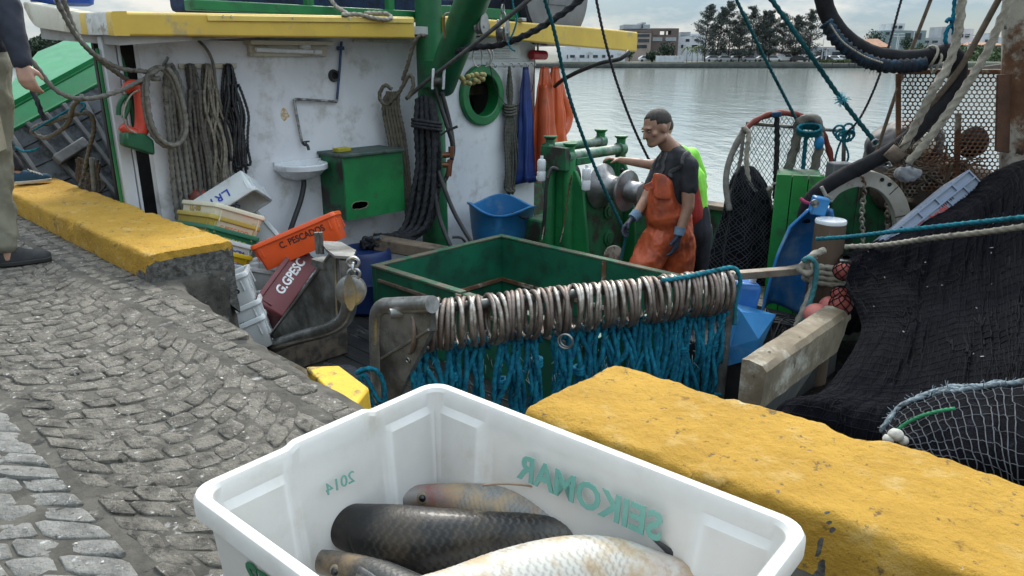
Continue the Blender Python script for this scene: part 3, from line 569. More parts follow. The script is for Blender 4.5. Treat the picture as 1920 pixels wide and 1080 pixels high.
# ---------------- cabin
cab = MB(); pc, prr, pri = np.array([0, 3.475, .772]), .30, .205
circ = [(0, pc[1] + .215 * math.cos(t), pc[2] + .215 * math.sin(t)) for t in np.arange(40) * 2 * math.pi / 40]
cab.plate([(0, .2, DZ), (0, 4.29, DZ), (0, 4.29, 1.33), (0, .2, 1.33)], [circ], (-.08, 0, 0))
cabin = cab.build('cabin_wall', m_white, boat, smooth=False)
mb = MB(); mb.bb(-4.2, -.085, 1.0, 1.07, DZ, 1.36); mb.bb(-4.2, -.085, 4.22, 4.29, DZ, 1.33); mb.bb(-4.27, -4.2, 1.0, 4.29, DZ, 1.33); mb.build('cabin_side', m_white, boat, smooth=False)
mb = MB(); mb.bb(-.62, -.57, .10, .99, DZ, 1.33); mb.bb(-1.6, -.62, .95, .998, DZ, 1.33); mb.build('passage_shade_panel', m_rubber, boat, smooth=False)  # black panels added to stand for the shade in the side passage
mb = MB(); mb.lathe(pc + np.array([-.10, 0, 0]), (1, 0, 0), [(.205, 0), (.205, .15), (.215, .158), (.285, .15), (.298, .138), (.30, .104), (.205, .102)], n=48, cap=False); pf = mb.build('porthole_frame', m_green, boat, sharp=35)
# dim cabin interior seen through the porthole
mb = MB(); mb.bb(-1.3, -1.25, 1.08, 4.21, DZ, 1.42); mb.build('inner_bulkhead', m_wood, boat, smooth=False)
mb = MB(); mb.bb(-.9, -.6, 3.1, 4.2, .74, .84); mb.build('inner_shelf', m_cream, boat, smooth=False)
mb = MB(); mb.ball((-.7, 3.45, .62), (.18, .22, .14)); mb.ball((-.65, 3.75, .6), (.15, .2, .16)); mb.build('inner_clutter', m_rubber, boat)
# roof: cambered slab with yellow fascias
def camb(b): return -.012 * ((b - 2.9) / 2.8) ** 2 * 10 * .9
bl = np.linspace(-.02, 5.66, 30); mb = MB(); mb.loft([[(.30, b, 1.40 + camb(b)), (.30, b, 1.335 + camb(b)), (-1.35, b, 1.40 + camb(b)), (-1.35, b, 1.48 + camb(b))] for b in bl]); mb.build('roof', M('roof_underside', (.4, .4, .39), (.3, .3, .29), s=3, rough=.7, dirt=(.2, .18, .14), da=.3), boat, sharp=30)
def fascia(name, pts, mat, a, th=.09, bev=.012, amp=.003):
    """pts: (b, ztop, zbottom) along the aft roof edge"""
    mb = MB(); g = []
    for b in np.linspace(pts[0][0], pts[-1][0], 60):
        t = np.interp(b, [q[0] for q in pts], [q[1] for q in pts]); u = np.interp(b, [q[0] for q in pts], [q[2] for q in pts]); j = amp * nz(b, 3, 0, 7)
        g.append([(a + j, b, t - .014), (a + j - .012, b, t), (a - th, b, t + .006), (a - th, b, u), (a - .01 + j, b, u - j), (a + j, b, u + .01)])
    mb.loft(g); return mb.build(name, mat, boat, sharp=40, bevel=.004)
fL = fascia('roof_fascia', [(-.055, 1.418, 1.275), (1.2, 1.446, 1.286), (2.36, 1.469, 1.297)], m_yel, .36)
fR = fascia('roof_fascia', [(2.72, 1.49, 1.36), (3.07, 1.485, 1.352), (3.57, 1.472, 1.303), (4.6, 1.455, 1.25), (5.67, 1.419, 1.203)], m_yel, .35)
mb = MB(); mb.loft([[(.36, b, z - .05), (.372, b, z - .048), (.372, b, z - .012), (.36, b, z - .008)] for b, z in zip(np.linspace(.55, 2.34, 20), np.linspace(1.43, 1.468, 20))]); mb.build('fascia_batten', M('batten_yellow', (.68, .5, .12), (.6, .42, .1), s=4, rough=.45, dirt=(.4, .3, .15), da=.15), boat, bevel=.003)
mb = MB()
for b in (.66, .72, 1.2, 1.7): mb.cyl((.368, b, 1.405 + b * .016), (.380, b, 1.405 + b * .016), .008, 10)
mb.build('fascia_bolt', m_cream, boat)
# port edge of the roof running forward: yellow, a peeled white patch, then cream
def sidef(name, a0, a1, mat, zt0, zt1, zb0, zb1, round_=False):
    mb = MB(); g = []
    for i, a in enumerate(np.linspace(a0, a1, 14)):
        t = i / 13; zt, zb = zt0 + (zt1 - zt0) * t, zb0 + (zb1 - zb0) * t
        if round_: e = max(0, (t - .78) / .22); zb += (zt - zb) * .75 * e ** 2
        g.append([(a, -.055, zt), (a, -.065, zt - .012), (a, -.065, zb), (a, .03, zb), (a, .03, zt + .005)])
    mb.loft(g); return mb.build(name, mat, boat, sharp=40)
sidef('side_fascia', .36, .26, m_yel, 1.42, 1.42, 1.275, 1.28)
sidef('side_fascia', .258, -.12, M('peeled_white', (.6, .6, .58), (.45, .44, .4), s=9, rough=.7, bump=.4, dirt=(.3, .27, .2), da=.3, ds=14), 1.42, 1.43, 1.28, 1.29)
sidef('side_fascia', -.122, -.24, m_yel, 1.43, 1.435, 1.29, 1.295)
sidef('side_fascia', -.242, -1.5, m_cream, 1.435, 1.56, 1.295, 1.38, True)
mb = MB(); mb.bb(.02, .20, .28, .95, 1.262, 1.30); mb.noise(.012, 5); mb.build('torn_soffit', m_wood, boat)
# stanchion beside the passage at the port corner of the cabin
mb = MB(); mb.bb(-.06, .02, -.035, .05, -.6, 1.28); mb.bb(-.05, .03, .055, .075, -.6, 1.28); st_ = mb.build('stanchion', M('stanchion_white', (.55, .57, .6), (.46, .48, .5), s=4, rough=.5, dirt=(.1, .09, .08), da=.18, ds=7, stretch=(1, 1, .4)), boat, bevel=.006)
mb = MB(); mb.tube(catmull([(-.02, .10, .55), (-.02, .105, .95), (-.02, .085, 1.15), (-.02, .03, 1.25)], 6), .012, n=8); mb.tube([(-.03, -.05, -.3), (-.03, -.052, 1.2)], .012, n=6); mb.build('arch_trim', m_green, boat)
# green fore bulwark seen past the stanchion, planked grey inside
A_ = [pD(22, 175, 6.6), pD(75, 108, 7.0), pD(142, 78, 7.5), pD(182, 76, 7.5)]
mb = MB(); lo = [pD(18, 246, 6.35), pD(60, 212, 6.55), pD(130, 180, 6.9), pD(182, 158, 7.1)]; md = [pD(20, 205, 6.5), pD(66, 158, 6.7), pD(136, 132, 7.15), pD(182, 116, 7.25)]
up_ = [pD(22, 172, 6.9), pD(78, 106, 7.4), pD(145, 76, 7.9), pD(184, 72, 7.9)]
bulw = root('moored_boat', 'bright green capped bulwark of the next boat, grey ribbed planking inside', 'boat', (-2.2, .2, 0)); 
lo = [lo[0] + (lo[3] - lo[0]) * t for t in (0, .33, .66, 1)]; md = [md[0] + (md[3] - md[0]) * t for t in (0, .33, .66, 1)]; pn = np.cross(md[3] - md[0], up_[2] - md[0])
def onpl(x, y): q = ray(x, y); return CAM + q * (((md[0] - CAM) @ pn) / (q @ pn))
top_ = [onpl(*q) for q in ((186, 74), (142, 77), (110, 92), (76, 106), (20, 174))]; mb.grid([lo, md]); mb.add([md[0], md[3]] + top_, [(0, 1, 2, 3, 4, 5, 6)]); o = mb.build('bulwark_cap', M('bright_green_paint', (.014, .24, .07), (.012, .19, .055), s=3, rough=.4, dirt=(.05, .17, .07), da=.2, ds=5), bulw, smooth=False); o.modifiers.new('t', 'SOLIDIFY').thickness = -.05
mb = MB(); mb.tube([lo[0] + md[0] * 0, lo[1], lo[2], lo[3]], .018, n=6); mb.tube(md, .012, n=6); mb.build('cap_edge', m_green, bulw)
b_lo = [pD(20, 470, 5.9), pD(110, 440, 6.1), pD(220, 400, 6.5), pD(262, 390, 6.7)]; mb = MB(); rows = []
for s in np.linspace(0, 1, 9):
    rows.append([np.array(lo[i]) * (1 - s) + b_lo[i] * s for i in range(4)])
mb.grid(rows); m_gpl = M('grey_planking', (.12, .135, .145), (.07, .08, .088), s=4, rough=.7, bump=.25, bs=20, dirt=(.03, .033, .036), da=.4, ds=5); o = mb.build('planking', m_gpl, bulw, smooth=False); o.modifiers.new('t', 'SOLIDIFY').thickness = -.05
def onp(s, t):  # point on the planking
    q_ = [np.array(lo[i]) * (1 - s) + b_lo[i] * s for i in range(4)]; t *= 3; i = min(2, int(t)); return q_[i] * (1 - t + i) + q_[i + 1] * (t - i)
fw_ = unit(np.cross(onp(0, 1) - onp(0, 0), onp(1, .5) - onp(0, .5))); fw_ = fw_ if fw_ @ (CAM - onp(.5, .5)) > 0 else -fw_
m_rib = M('rib_grey', (.22, .23, .23), (.14, .14, .14), s=5, rough=.7, dirt=(.08, .08, .08), da=.3)
for k in range(6):
    t0 = -.22 + k * .2; mb = MB(); p0 = onp(.02, min(1, max(0, t0))); p1 = onp(.95, min(1, max(0, t0 + .42)))
    if t0 < 0: p0 = onp(.02 + (-t0) * .9, 0)
    d = unit(p1 - p0); mb.box((p0 + p1) / 2 + fw_ * .025, (np.linalg.norm(p1 - p0), .034, .04), np.stack([d, unit(np.cross(fw_, d)), fw_], 1)); mb.build('rib', m_rib, bulw, bevel=.004)
for s in (.2, .4, .6, .8):
    mb = MB(); mb.tube([onp(s, t) + fw_ * .003 for t in np.linspace(0, 1, 8)], .006, n=4); mb.build('plank_seam', m_dark, bulw)
mb = MB(); d = unit(onp(.42, .75) - onp(.5, .35)); p = onp(.42, .5) + fw_ * .09; mb.box(p, (.32, .09, .07), np.stack([d, unit(np.cross(fw_, d)), fw_], 1)); mb.tube([p, p - fw_ * .1], .03, n=8); mb.build('cleat', m_rib, bulw, bevel=.02)
# ---------------- mast, boom, beam above the roof
mb = MB(); mb.lathe((.215, 2.64, DZ), (0, 0, 1), [(.16, 0), (.16, .05), (.126, .08), (.12, 2.0), (.115, 4.2)], n=24); mb.build('mast', m_mast, boat)
mb = MB(); p0 = np.array([.42, 2.62, .98]); p1 = pD(893, -20, 6.2); mb.tube([p0 - (p1 - p0) * .12, p0 + (p1 - p0) * 2.2], .135, n=24); mb.box(p0 + np.array([-.1, -.02, .02]), (.2, .2, .24)); mb.build('boom', m_mast, boat, bevel=.01)
mb = MB(); u_ = unit(p1 - p0); q0 = pD(833, 30, 6.35); mb.tube(catmull([q0 + np.array([0, 0, -.17]), q0, q0 + np.array([.05, .06, .02]), q0 + np.array([.16, .13, .0])], 5), .008, n=6); mb.build('boom_hook', m_rust, boat)
mb = MB(); mb.bb(.02, .12, .55, 2.6, 1.462, 1.535); mb.bb(.0, .1, 2.85, 4.0, 1.5, 1.60); mb.bb(.0, .1, .5, 4.0, 1.72, 1.80)
for b in (1.5, 2.3, 3.1, 3.9): mb.bb(.03, .09, b, b + .07, 1.5, 1.75)
mb.build('roof_railing', m_green, boat, bevel=.008)
mb = MB(); mb.bb(-1.1, -.3, .9, 3.7, 1.5, 1.72); mb.build('roof_stowage', M('blue_net_on_roof', (.01, .03, .08), (.006, .012, .03), s=12, rough=.9, bump=1, bs=40), boat, bevel=.05)
mb = MB(); p0 = pX(940, 85, .36); mb.bb(.30, .40, 2.88, 2.97, 1.49, 1.52); mb.build('roof_lug', m_steel, boat, bevel=.004); mb = MB(); mb.bb(.30, .40, 3.66, 3.72, 1.475, 1.505); mb.build('roof_lug', m_steel, boat, bevel=.004)
# ---------------- wall furniture
mb = MB(); mb.bb(.002, .13, .975, 1.70, 1.235, 1.268); mb.bb(.002, .05, 1.0, 1.68, 1.15, 1.235); mb.build('lamp_housing', m_cream, boat, bevel=.006)
mb = MB(); mb.cyl((.085, 1.03, 1.20), (.085, 1.52, 1.185), .018, 12); mb.cyl((.085, 1.53, 1.185), (.085, 1.60, 1.183), .02, 12); mb.build('lamp_tube', m_white2, boat)
mb = MB(); mb.lathe((.06, 1.47, 1.245), (.1, 0, -1), [(.02, 0), (.05, .012), (.052, .03), (.03, .045)], n=20); mb.build('dome_lamp', m_white2, boat)
mb = MB(); mb.lathe((0, 1.755, .994), (1, 0, 0), [(.03, -.01), (.03, .03), (.045, .035), (.05, .012), (.052, .003)], n=24, cap=False); mb.build('vent_ring', m_rubber, boat)
mb = MB(); mb.lathe((.003, 1.755, .994), (1, 0, 0), [(.03, 0), (.001, .001)], n=20, cap=False); mb.build('vent_hole', m_dark, boat)
pp = [(.03, 1.84, 1.27), (.03, 1.80, 1.03), (.03, 1.757, .80)]; mb = MB(); mb.tube(pp, .011, n=10); mb.bb(.01, .05, 1.80, 1.85, 1.20, 1.23); mb.build('water_pipe', M('pipe_blue', (.02, .06, .17), (.015, .04, .1), s=8, rough=.4), boat)
mb = MB(); mb.bb(.02, .06, 1.95, 2.55, 1.268, 1.285); mb.build('conduit', m_cream, boat); mb = MB(); mb.tube(catmull([(.03, 1.757, .80), (.032, 1.745, .783), (.03, 1.72, .785), (.03, 1.4, .815), (.03, 1.36, .812), (.03, 1.352, .79), (.03, 1.372, .6), (.035, 1.388, .47)], 5), .0115, n=10); mb.build('water_pipe', M('pipe_grey', (.34, .34, .33), (.06, .06, .06), s=22, rough=.5, dirt=(.05, .05, .05), da=.3, ds=20), boat)
mb = MB(); mb.tube(catmull([(.035, 1.388, .47), (.05, 1.40, .45), (.085, 1.405, .445), (.10, 1.405, .41)], 5), .012, n=10); mb.box((.06, 1.41, .475), (.014, .06, .012)); mb.cyl((.06, 1.41, .44), (.06, 1.41, .48), .007); mb.build('tap', m_rubber, boat)
mb = MB(); st0 = np.array([.0015, 1.27, .70]); lp_ = [st0 + np.array([0, math.cos(t) * (.035 + .03 * nz(math.cos(t), math.sin(t), 5)), math.sin(t) * (.05 + .03 * nz(math.cos(t), math.sin(t), 2))]) for t in np.arange(26) * 2 * math.pi / 26]; mb.prism(lp_, (.0008, 0, 0)); mb.build('rust_stain', M('stain_rust', (.45, .25, .09), (.55, .43, .27), s=30, rough=.8, bump=0, dirt=(.6, .58, .52), da=.35, ds=30), boat, smooth=False)
# louvre panel and hook boards
mb = MB(); mb.bb(.002, .03, 3.22, 4.02, 1.13, 1.27)
for i in range(5): mb.box((.035, 3.55, 1.15 + i * .026), (.03, .62, .006), rotvec((0, .6, 0)))
mb.build('louvre_panel', m_white2, boat, bevel=.003)
mb = MB(); mb.bb(.002, .022, 3.56, 4.28, 1.055, 1.098); b1 = mb.build('hook_board', m_white2, boat, bevel=.003)
mb = MB(); mb.bb(.002, .02, .46, .90, 1.065, 1.10); b2 = mb.build('hook_board', m_cream, boat, bevel=.003)
for b in (3.62, 3.76, 3.89, 4.0, 4.1, 4.2): mb = MB(); mb.tube(catmull([(.022, b, 1.08), (.05, b, 1.07), (.055, b, 1.045), (.075, b, 1.045), (.08, b, 1.065)], 4), .004, n=6); mb.build('hook', m_steel, boat)
for b in (.5, .63, .79): mb = MB(); mb.tube(catmull([(.02, b, 1.09), (.06, b, 1.08), (.08, b, 1.10)], 4), .005, n=6); mb.build('hook', m_rust, boat)
mb = MB(); mb.tube([(0, .36, 1.09), (.10, .355, 1.14)], .012, n=8); mb.build('rope_peg', m_steel, boat)
# fish hold coaming on deck
mb = MB(); x0, x1, y0, y1, zt = 1.0, 3.15, 1.33, 2.76, -.40; t = .05
rot_ = []
mb.bb(x0, x0 + t, y0, y1, DZ + .002, zt); mb.bb(x0 + t, x1, y1 - t, y1, DZ + .002, zt); mb.bb(x1, x1 + t, y0, y1, DZ + .002, zt); mb.bb(x0 + t, 2.03, y0, y0 + t, DZ + .002, zt); mb.bb(2.05, x1, y0, y0 + t, DZ + .002, zt - .006); hold = mb.build('hold_coaming', m_hold, boat, bevel=.006)
mb = MB(); mb.bb(x0 - .006, x0 + t + .006, y0 - .006, y1 + .006, zt + .001, zt + .016); mb.bb(x0 + t + .007, x1, y1 - t - .006, y1 + .006, zt + .001, zt + .016); mb.bb(x0 + t + .007, 2.03, y0 - .008, y0 + t + .004, zt + .001, zt + .02); mb.bb(2.055, x1, y0 - .008, y0 + t + .004, zt - .004, zt + .015); mb.noise(.003, 9); mb.build('coaming_cap', M('coaming_cap_wood', (.09, .12, .075), (.15, .12, .085), s=6, rough=.7, bump=.3, bs=25, dirt=(.02, .12, .06), da=.4, ds=7), boat, bevel=.004)
mb = MB(); mb.bb(x0 + .06, x1 - .01, y0 + .06, y1 - .06, DZ + .003, DZ + .02); mb.build('hold_hatch', m_deck, boat); mb = MB(); mb.bb(x0 + .052, x0 + .075, y0 + .3, y1 - .06, -.80, -.765); mb.bb(x0 + .08, x1 - .1, y1 - .075, y1 - .052, -.80, -.765); mb.build('hold_batten', m_rust, boat, bevel=.004)
mb = MB(); mb.bb(x0 + .10, x1 - .05, y0 - .022, y0 - .002, zt - .10, zt - .075); mb.build('coaming_strake', m_wood, boat, bevel=.003); mb = MB(); mb.bb(2.18, 2.22, 2.70, 2.712, -.6, -.40); mb.build('latch', m_rust, boat, bevel=.003); mb = MB(); mb.bb(2.0, 2.05, 1.30, 1.325, -.46, -.39); mb.build('latch', m_rust, boat, bevel=.003)
# ---------------- stainless cheek plates (bulwark gate) with rolled pipe edge
def cheek(name, poly, pipe, fold, y=.2, th=.03):
    mb = MB(); mb.prism([pY(px_, py_, y) for px_, py_ in poly], (0, th, 0)); ck = mb.build(name, m_steel_dull, boat, smooth=False)
    mb = MB(); P_ = catmull([pY(px_, py_, y) + np.array([0, th / 2, 0]) for px_, py_ in pipe], 6); mb.tube(P_, .042, n=16); mb.build('pipe_edge', m_steel, ck)
    for fp in fold:
        mb = MB(); mb.tube([pY(px_, py_, y - .004) for px_, py_ in fp], .007, n=6); mb.build('weld_seam', m_steel, ck)
    return ck
c1 = cheek('steel_cheek', [(505, 630), (618, 474), (652, 480), (656, 575), (640, 618), (528, 645)], [(470, 672), (530, 642), (600, 622), (632, 608), (648, 585), (650, 540), (646, 486)], [[(508, 626), (620, 474)], [(628, 480), (632, 600)]])
mb = MB(); hx = [(600, 456), (640, 458), (668, 474), (662, 486), (628, 484), (612, 472)]; mb.prism([pZ(x, y, .165) for x, y in hx], (0, 0, .014)); mb.build('cap_plate', m_steel, c1, smooth=False)
mb = MB()
for x in (596, 604): p = pY(x, 476, .2); mb.cyl(p, p + UPV * .12, .012, 10)
mb.bb(*(pY(600, 484, .2)[0] + np.array([-.06, .06])), .18, .26, .05, .09); mb.build('clamp_bolt', m_steel_dull, c1)
c2 = cheek('steel_cheek', [(700, 585), (712, 570), (806, 572), (808, 622), (742, 750), (705, 745)], [(708, 752), (704, 680), (703, 600), (712, 578), (735, 574), (806, 572)], [[(715, 672), (804, 618)]])
mb = MB(); p = pY(766, 675, .198); mb.lathe(p, (0, -1, 0), [(.012, -.004), (.016, .004), (.012, .007)], n=16, cap=False); mb.lathe(p, (0, -1, 0), [(.012, .0015), (.001, .002)], n=16, cap=False); mb.build('bolt_hole', m_steel, c2)
# ================================================================== ROPES, RINGS AND GEAR
def thing_rope(name, label, pts, r, mat, cat='rope', group=None, n=9, plain=False, per=8, step=None, cr=True):
    mb = MB(); pts = [np.asarray(q, float) for q in pts]
    if pts[0][2] > 1.35 and len(pts) > 2 and name in ('rope', 'cord') and pts[0][2] > pts[1][2] and 'yellow roof' not in label: pts = [pts[0] + unit(pts[0] - pts[1]) * 1.6] + pts
    if plain: mb.tube(resample(catmull(pts, per) if cr and len(pts) > 2 else np.asarray(pts, float), step or r * 2.5), r, n=max(n, 8))
    else: mb.rope(pts, r, n=n, per=per, step=step, cr=cr)
    return tag(mb.build(name, mat, sharp=0, fix=False), label, cat, group)
D_ = lambda *t: [pD(*q) for q in t]
# --- rigging lines (tubes for wire and hose, laid strands for rope)
thing_rope('rope', 'teal rope running from overhead past the winch to the fisherman\'s gloved hand', D_((1012, -60, 5.2), (1022, 0, 5.3), (1040, 62, 5.4), (1070, 190, 5.6), (1118, 320, 5.8), (1162, 415, 5.9), (1172, 440, 5.95), (1166, 478, 5.95), (1150, 520, 5.9), (1140, 560, 5.9)), .0135, r_tealdark)
thing_rope('rope', 'dark slack line hanging in front of the water behind the fisherman\'s head', D_((1105, -60, 6.6), (1118, 0, 6.6), (1133, 70, 6.6), (1155, 150, 6.65), (1185, 232, 6.7), (1215, 296, 6.8), (1236, 330, 6.8)), .012, r_dark)
thing_rope('rope', 'thin teal line ending at the knot on top of the hoop net', D_((1350, -70, 5.4), (1381, 0, 5.4), (1432, 105, 5.45), (1492, 222, 5.5)), .0115, r_tealdark)
rp = root('rope', 'thick teal rope with a frayed light blue tie halfway and a shackle at its foot', 'rope', pD(1578, 187, 5.0))
mb = MB(); mb.rope(D_((1270, -260, 5.0), (1400, -60, 5.0), (1447, 0, 5.0), (1512, 92, 5.0), (1578, 187, 5.0), (1645, 272, 5.0)), .0155); mb.build('strand', r_tealdark, rp, sharp=0, fix=False)
mb = MB(); c = pD(1578, 187, 4.98)
for i in range(46): d = unit(rng.normal(size=3)); mb.tube([c, c + d * .022, c + d * .045 + rng.normal(0, .008, 3)], [.003, .003, .0015], n=4)
mb.build('frayed_tie', M('light_teal_fibre', (.1, .38, .45), (.06, .3, .38), s=30, rough=.9), rp, sharp=0, fix=False)
mb = MB(); mb.tube([pD(1641, 268, 4.95) + np.array([0, 0, .0]) + .022 * (RT * math.cos(t) + UPV * math.sin(t)) for t in np.arange(16) * 2 * math.pi / 16], .006, n=8, closed=True); mb.tube(D_((1650, 282, 4.95), (1672, 312, 4.9)), .006, n=6); mb.build('shackle', m_steel, rp)
thing_rope('rope', 'thin dark line passing behind the looped black hose', D_((1712, -60, 5.5), (1690, 0, 5.5), (1664, 95, 5.5), (1640, 165, 5.5), (1612, 222, 5.55), (1588, 248, 5.6)), .0085, r_dark)
thing_rope('rope', 'brown stay descending from the top edge to the dark tarpaulin', D_((1775, -80, 5.3), (1745, 0, 5.3), (1700, 118, 5.3), (1660, 235, 5.3), (1642, 290, 5.3)), .0125, r_brown, plain=True)
thing_rope('rope', 'short blue line with a looped end above the bend of the black hose', D_((1792, -60, 4.8), (1790, 0, 4.8), (1786, 40, 4.8), (1775, 58, 4.8), (1773, 80, 4.8), (1781, 96, 4.8), (1788, 75, 4.8), (1787, 45, 4.8), (1780, 36, 4.79), (1774, 42, 4.79)), .0125, r_bluerope)
thing_rope('rope', 'pale hawser curving down beside the bend of the black hose', D_((1806, -60, 4.55), (1803, 0, 4.55), (1796, 62, 4.55), (1778, 122, 4.55), (1752, 165, 4.55), (1728, 212, 4.6), (1702, 262, 4.65), (1676, 300, 4.7)), .026, r_beige)
thing_rope('rope', 'straight brown stay crossing below the hose bend', D_((1905, -60, 4.75), (1872, 0, 4.75), (1800, 128, 4.75), (1740, 205, 4.8), (1690, 285, 4.85)), .019, r_brown, plain=True)
thing_rope('rope', 'thick twisted hawser running along the rusty mast down to the net', D_((1925, -70, 4.35), (1893, 0, 4.35), (1850, 98, 4.4), (1800, 178, 4.45), (1740, 262, 4.5), (1702, 306, 4.55)), .024, r_beige)
thing_rope('rope', 'taut dark grey wire slanting down to the mast ropes', D_((1060, -60, 5.6), (985, 5, 5.8), (880, 90, 6.2), (800, 152, 6.6), (762, 185, 6.75)), .017, M('wire_grey', (.10, .10, .10), (.06, .06, .06), s=20, rough=.6), plain=True)
thing_rope('rope', 'fat black plaited rope passing through the pulley block', D_((1130, -40, 6.0), (1085, 2, 6.0), (1035, 38, 6.05), (985, 66, 6.1), (935, 84, 6.2), (893, 88, 6.3), (850, 96, 6.5)), .026, r_dark)
thing_rope('rope', 'thin teal cord dangling in front of the yellow roof edge', D_((958, -40, 6.1), (962, 10, 6.1), (969, 35, 6.1), (962, 62, 6.1), (953, 78, 6.1), (957, 90, 6.1), (966, 96, 6.1)), .007, r_teal)
thing_rope('hose', 'black hose arching from the roof\'s right corner back to the cabin corner', D_((1180, 96, 7.6), (1164, 110, 7.6), (1130, 117, 7.7), (1090, 132, 7.9), (1060, 147, 8.1), (1040, 162, 8.3)), .022, m_rubber, cat='hose', plain=True)
# --- the long looped black hose over the stern
hs = root('hose', 'thick black hose looping down from overhead, lashed double along its sag', 'hose', pD(1650, 110, 4.8))
H_ = D_((1500, -420, 4.9), (1522, -200, 4.9), (1530, -70, 4.9), (1543, -5, 4.9), (1556, 34, 4.9), (1586, 72, 4.88), (1632, 100, 4.86), (1690, 110, 4.84), (1745, 106, 4.82), (1778, 98, 4.8), (1797, 118, 4.8), (1790, 158, 4.8), (1752, 210, 4.8), (1700, 262, 4.8), (1640, 300, 4.82), (1580, 330, 4.84), (1536, 358, 4.86), (1515, 385, 4.88), (1508, 412, 4.9))
mb = MB(); P_ = resample(catmull(H_, 10), .02); mb.tube(P_, [.053 if i < len(P_) * .6 else .05 for i in range(len(P_))], n=16); mb.noise(.003, 30); mb.build('hose_run', m_hose, hs, sharp=0, fix=False)
mb = MB(); P2 = resample(catmull(D_((1548, 42, 4.82), (1568, 72, 4.8), (1604, 104, 4.78), (1650, 122, 4.76), (1700, 124, 4.76), (1735, 120, 4.76)), 8), .012); mb.tube(P2, [.040 + .006 * math.sin(i * 1.9) + .004 * nz(i, 0, 0, .7) for i in range(len(P2))], n=12); mb.noise(.006, 45); mb.build('lashed_line', M('net_wrap', (.010, .022, .04), (.006, .008, .012), s=25, rough=.95, bump=1, bs=120, dirt=(.01, .05, .09), da=.35, ds=9), hs, sharp=0, fix=False)
mb = MB(); mb.rope(D_((1556, 44, 4.72), (1580, 78, 4.70), (1618, 104, 4.69), (1655, 118, 4.69)), .0055); mb.build('lashing_cord', r_beige, hs, sharp=0, fix=False)
for (x, y) in ((1745, 106), (1752, 118)):
    mb = MB(); c = pD(x, y, 4.80); tdir = unit(pD(1757, 103, 4.8) - pD(1730, 108, 4.8)); mb.tube([c + .062 * (UPV * math.cos(t) + unit(np.cross(tdir, UPV)) * math.sin(t)) + tdir * .012 * math.sin(t * 2) for t in np.arange(20) * 2 * math.pi / 20], .008, n=6, closed=True); mb.build('tie', r_beige, hs, sharp=0)
mb = MB()
for i in range(40):
    x = 1560 + 170 * rng.random(); y = 112 + 12 * rng.random(); p = pD(x, y, 4.74); mb.tube([p, p - UPV * (.02 + .05 * rng.random()) + RT * rng.normal(0, .012)], [.003, .001], n=4)
for i in range(5):
    p = pD(1690 + i * 7, 120, 4.75); mb.tube(catmull([p, p - UPV * .10 + RT * .02, p - UPV * (.18 + .08 * i / 5) - RT * .01], 4), .0012, n=4)
mb.build('frayed_strands', r_dark, hs, sharp=0, fix=False)
mb = MB(); c = pD(1512, 388, 4.87); mb.tube(catmull(D_((1500, 372, 4.80), (1512, 380, 4.78), (1530, 385, 4.79), (1543, 394, 4.84)), 5), .012, n=8); mb.build('pink_tie', M('pink_cord', (.45, .05, .13), (.3, .03, .08), s=20, rough=.8), hs)
mb = MB(); mb.tube(D_((1540, 350, 4.78), (1548, 366, 4.77), (1558, 372, 4.82)), .012, n=8); mb.build('tie', r_beige, hs)
# --- mooring lines at the right
thing_rope('mooring_rope', 'bright teal mooring rope wound to the bollard top, above the beige one', D_((1531, 448, 4.45), (1600, 443, 4.25), (1700, 431, 3.95), (1810, 419, 3.7), (1920, 407, 3.45), (2080, 388, 3.1), (2400, 350, 2.6)), .013, r_teal)
thing_rope('mooring_rope', 'thick beige mooring rope leaving the bollard below the teal one', D_((1585, 463, 4.40), (1660, 459, 4.2), (1750, 446, 3.9), (1840, 436, 3.65), (1920, 425, 3.45), (2080, 405, 3.1), (2400, 366, 2.6)), .0165, r_beige)
# --- ropes at the far left running to the cabin
thing_rope('rope', 'upper grey mooring rope of the pair curving down to the cabin coil', D_((95, -30, 4.7), (112, 12, 4.75), (142, 66, 4.85), (180, 104, 4.95), (225, 128, 5.1), (270, 134, 5.25), (290, 140, 5.3)), .0155, r_grey)
thing_rope('rope', 'lower grey mooring rope of the pair ending under the coil peg', D_((110, -30, 4.85), (124, 14, 4.9), (150, 74, 4.95), (186, 112, 5.05), (215, 134, 5.15), (240, 150, 5.25), (262, 156, 5.3)), .0155, r_grey)
thing_rope('rope', 'grey rope sagging from the standing man\'s hand to the orange buoy', D_((40, 92, 4.75), (66, 122, 4.8), (100, 165, 4.85), (135, 183, 4.9), (175, 184, 4.95), (220, 172, 5.05), (262, 152, 5.2), (285, 145, 5.3)), .0155, r_grey)
thing_rope('rope', 'grey rope looped round the cleat on the grey planking', D_((148, 186, 5.2), (136, 200, 5.4), (130, 225, 5.7), (112, 245, 5.8), (84, 258, 5.85), (60, 248, 5.85), (70, 236, 5.8), (105, 225, 5.7), (140, 214, 5.6), (168, 213, 5.6), (176, 240, 5.7), (168, 275, 5.8), (158, 320, 5.9), (150, 350, 5.9)), .017, r_grey)
thing_rope('rope', 'dark knotted line hanging over the green bulwark edge', D_((48, 150, 5.9), (62, 172, 5.9), (70, 190, 5.85), (78, 212, 5.85), (90, 235, 5.85)), .019, r_dark)
thing_rope('rope', 'loose teal cord lying along the cleat rope', D_((62, 245, 5.78), (90, 228, 5.7), (125, 208, 5.6), (145, 194, 5.55), (160, 196, 5.55), (150, 210, 5.55)), .008, r_teal)
thing_rope('rope', 'short teal cord trailing across the grey ribs', D_((28, 275, 5.8), (45, 284, 5.8), (68, 280, 5.8), (70, 276, 5.8)), .009, r_teal)
hb = MB()
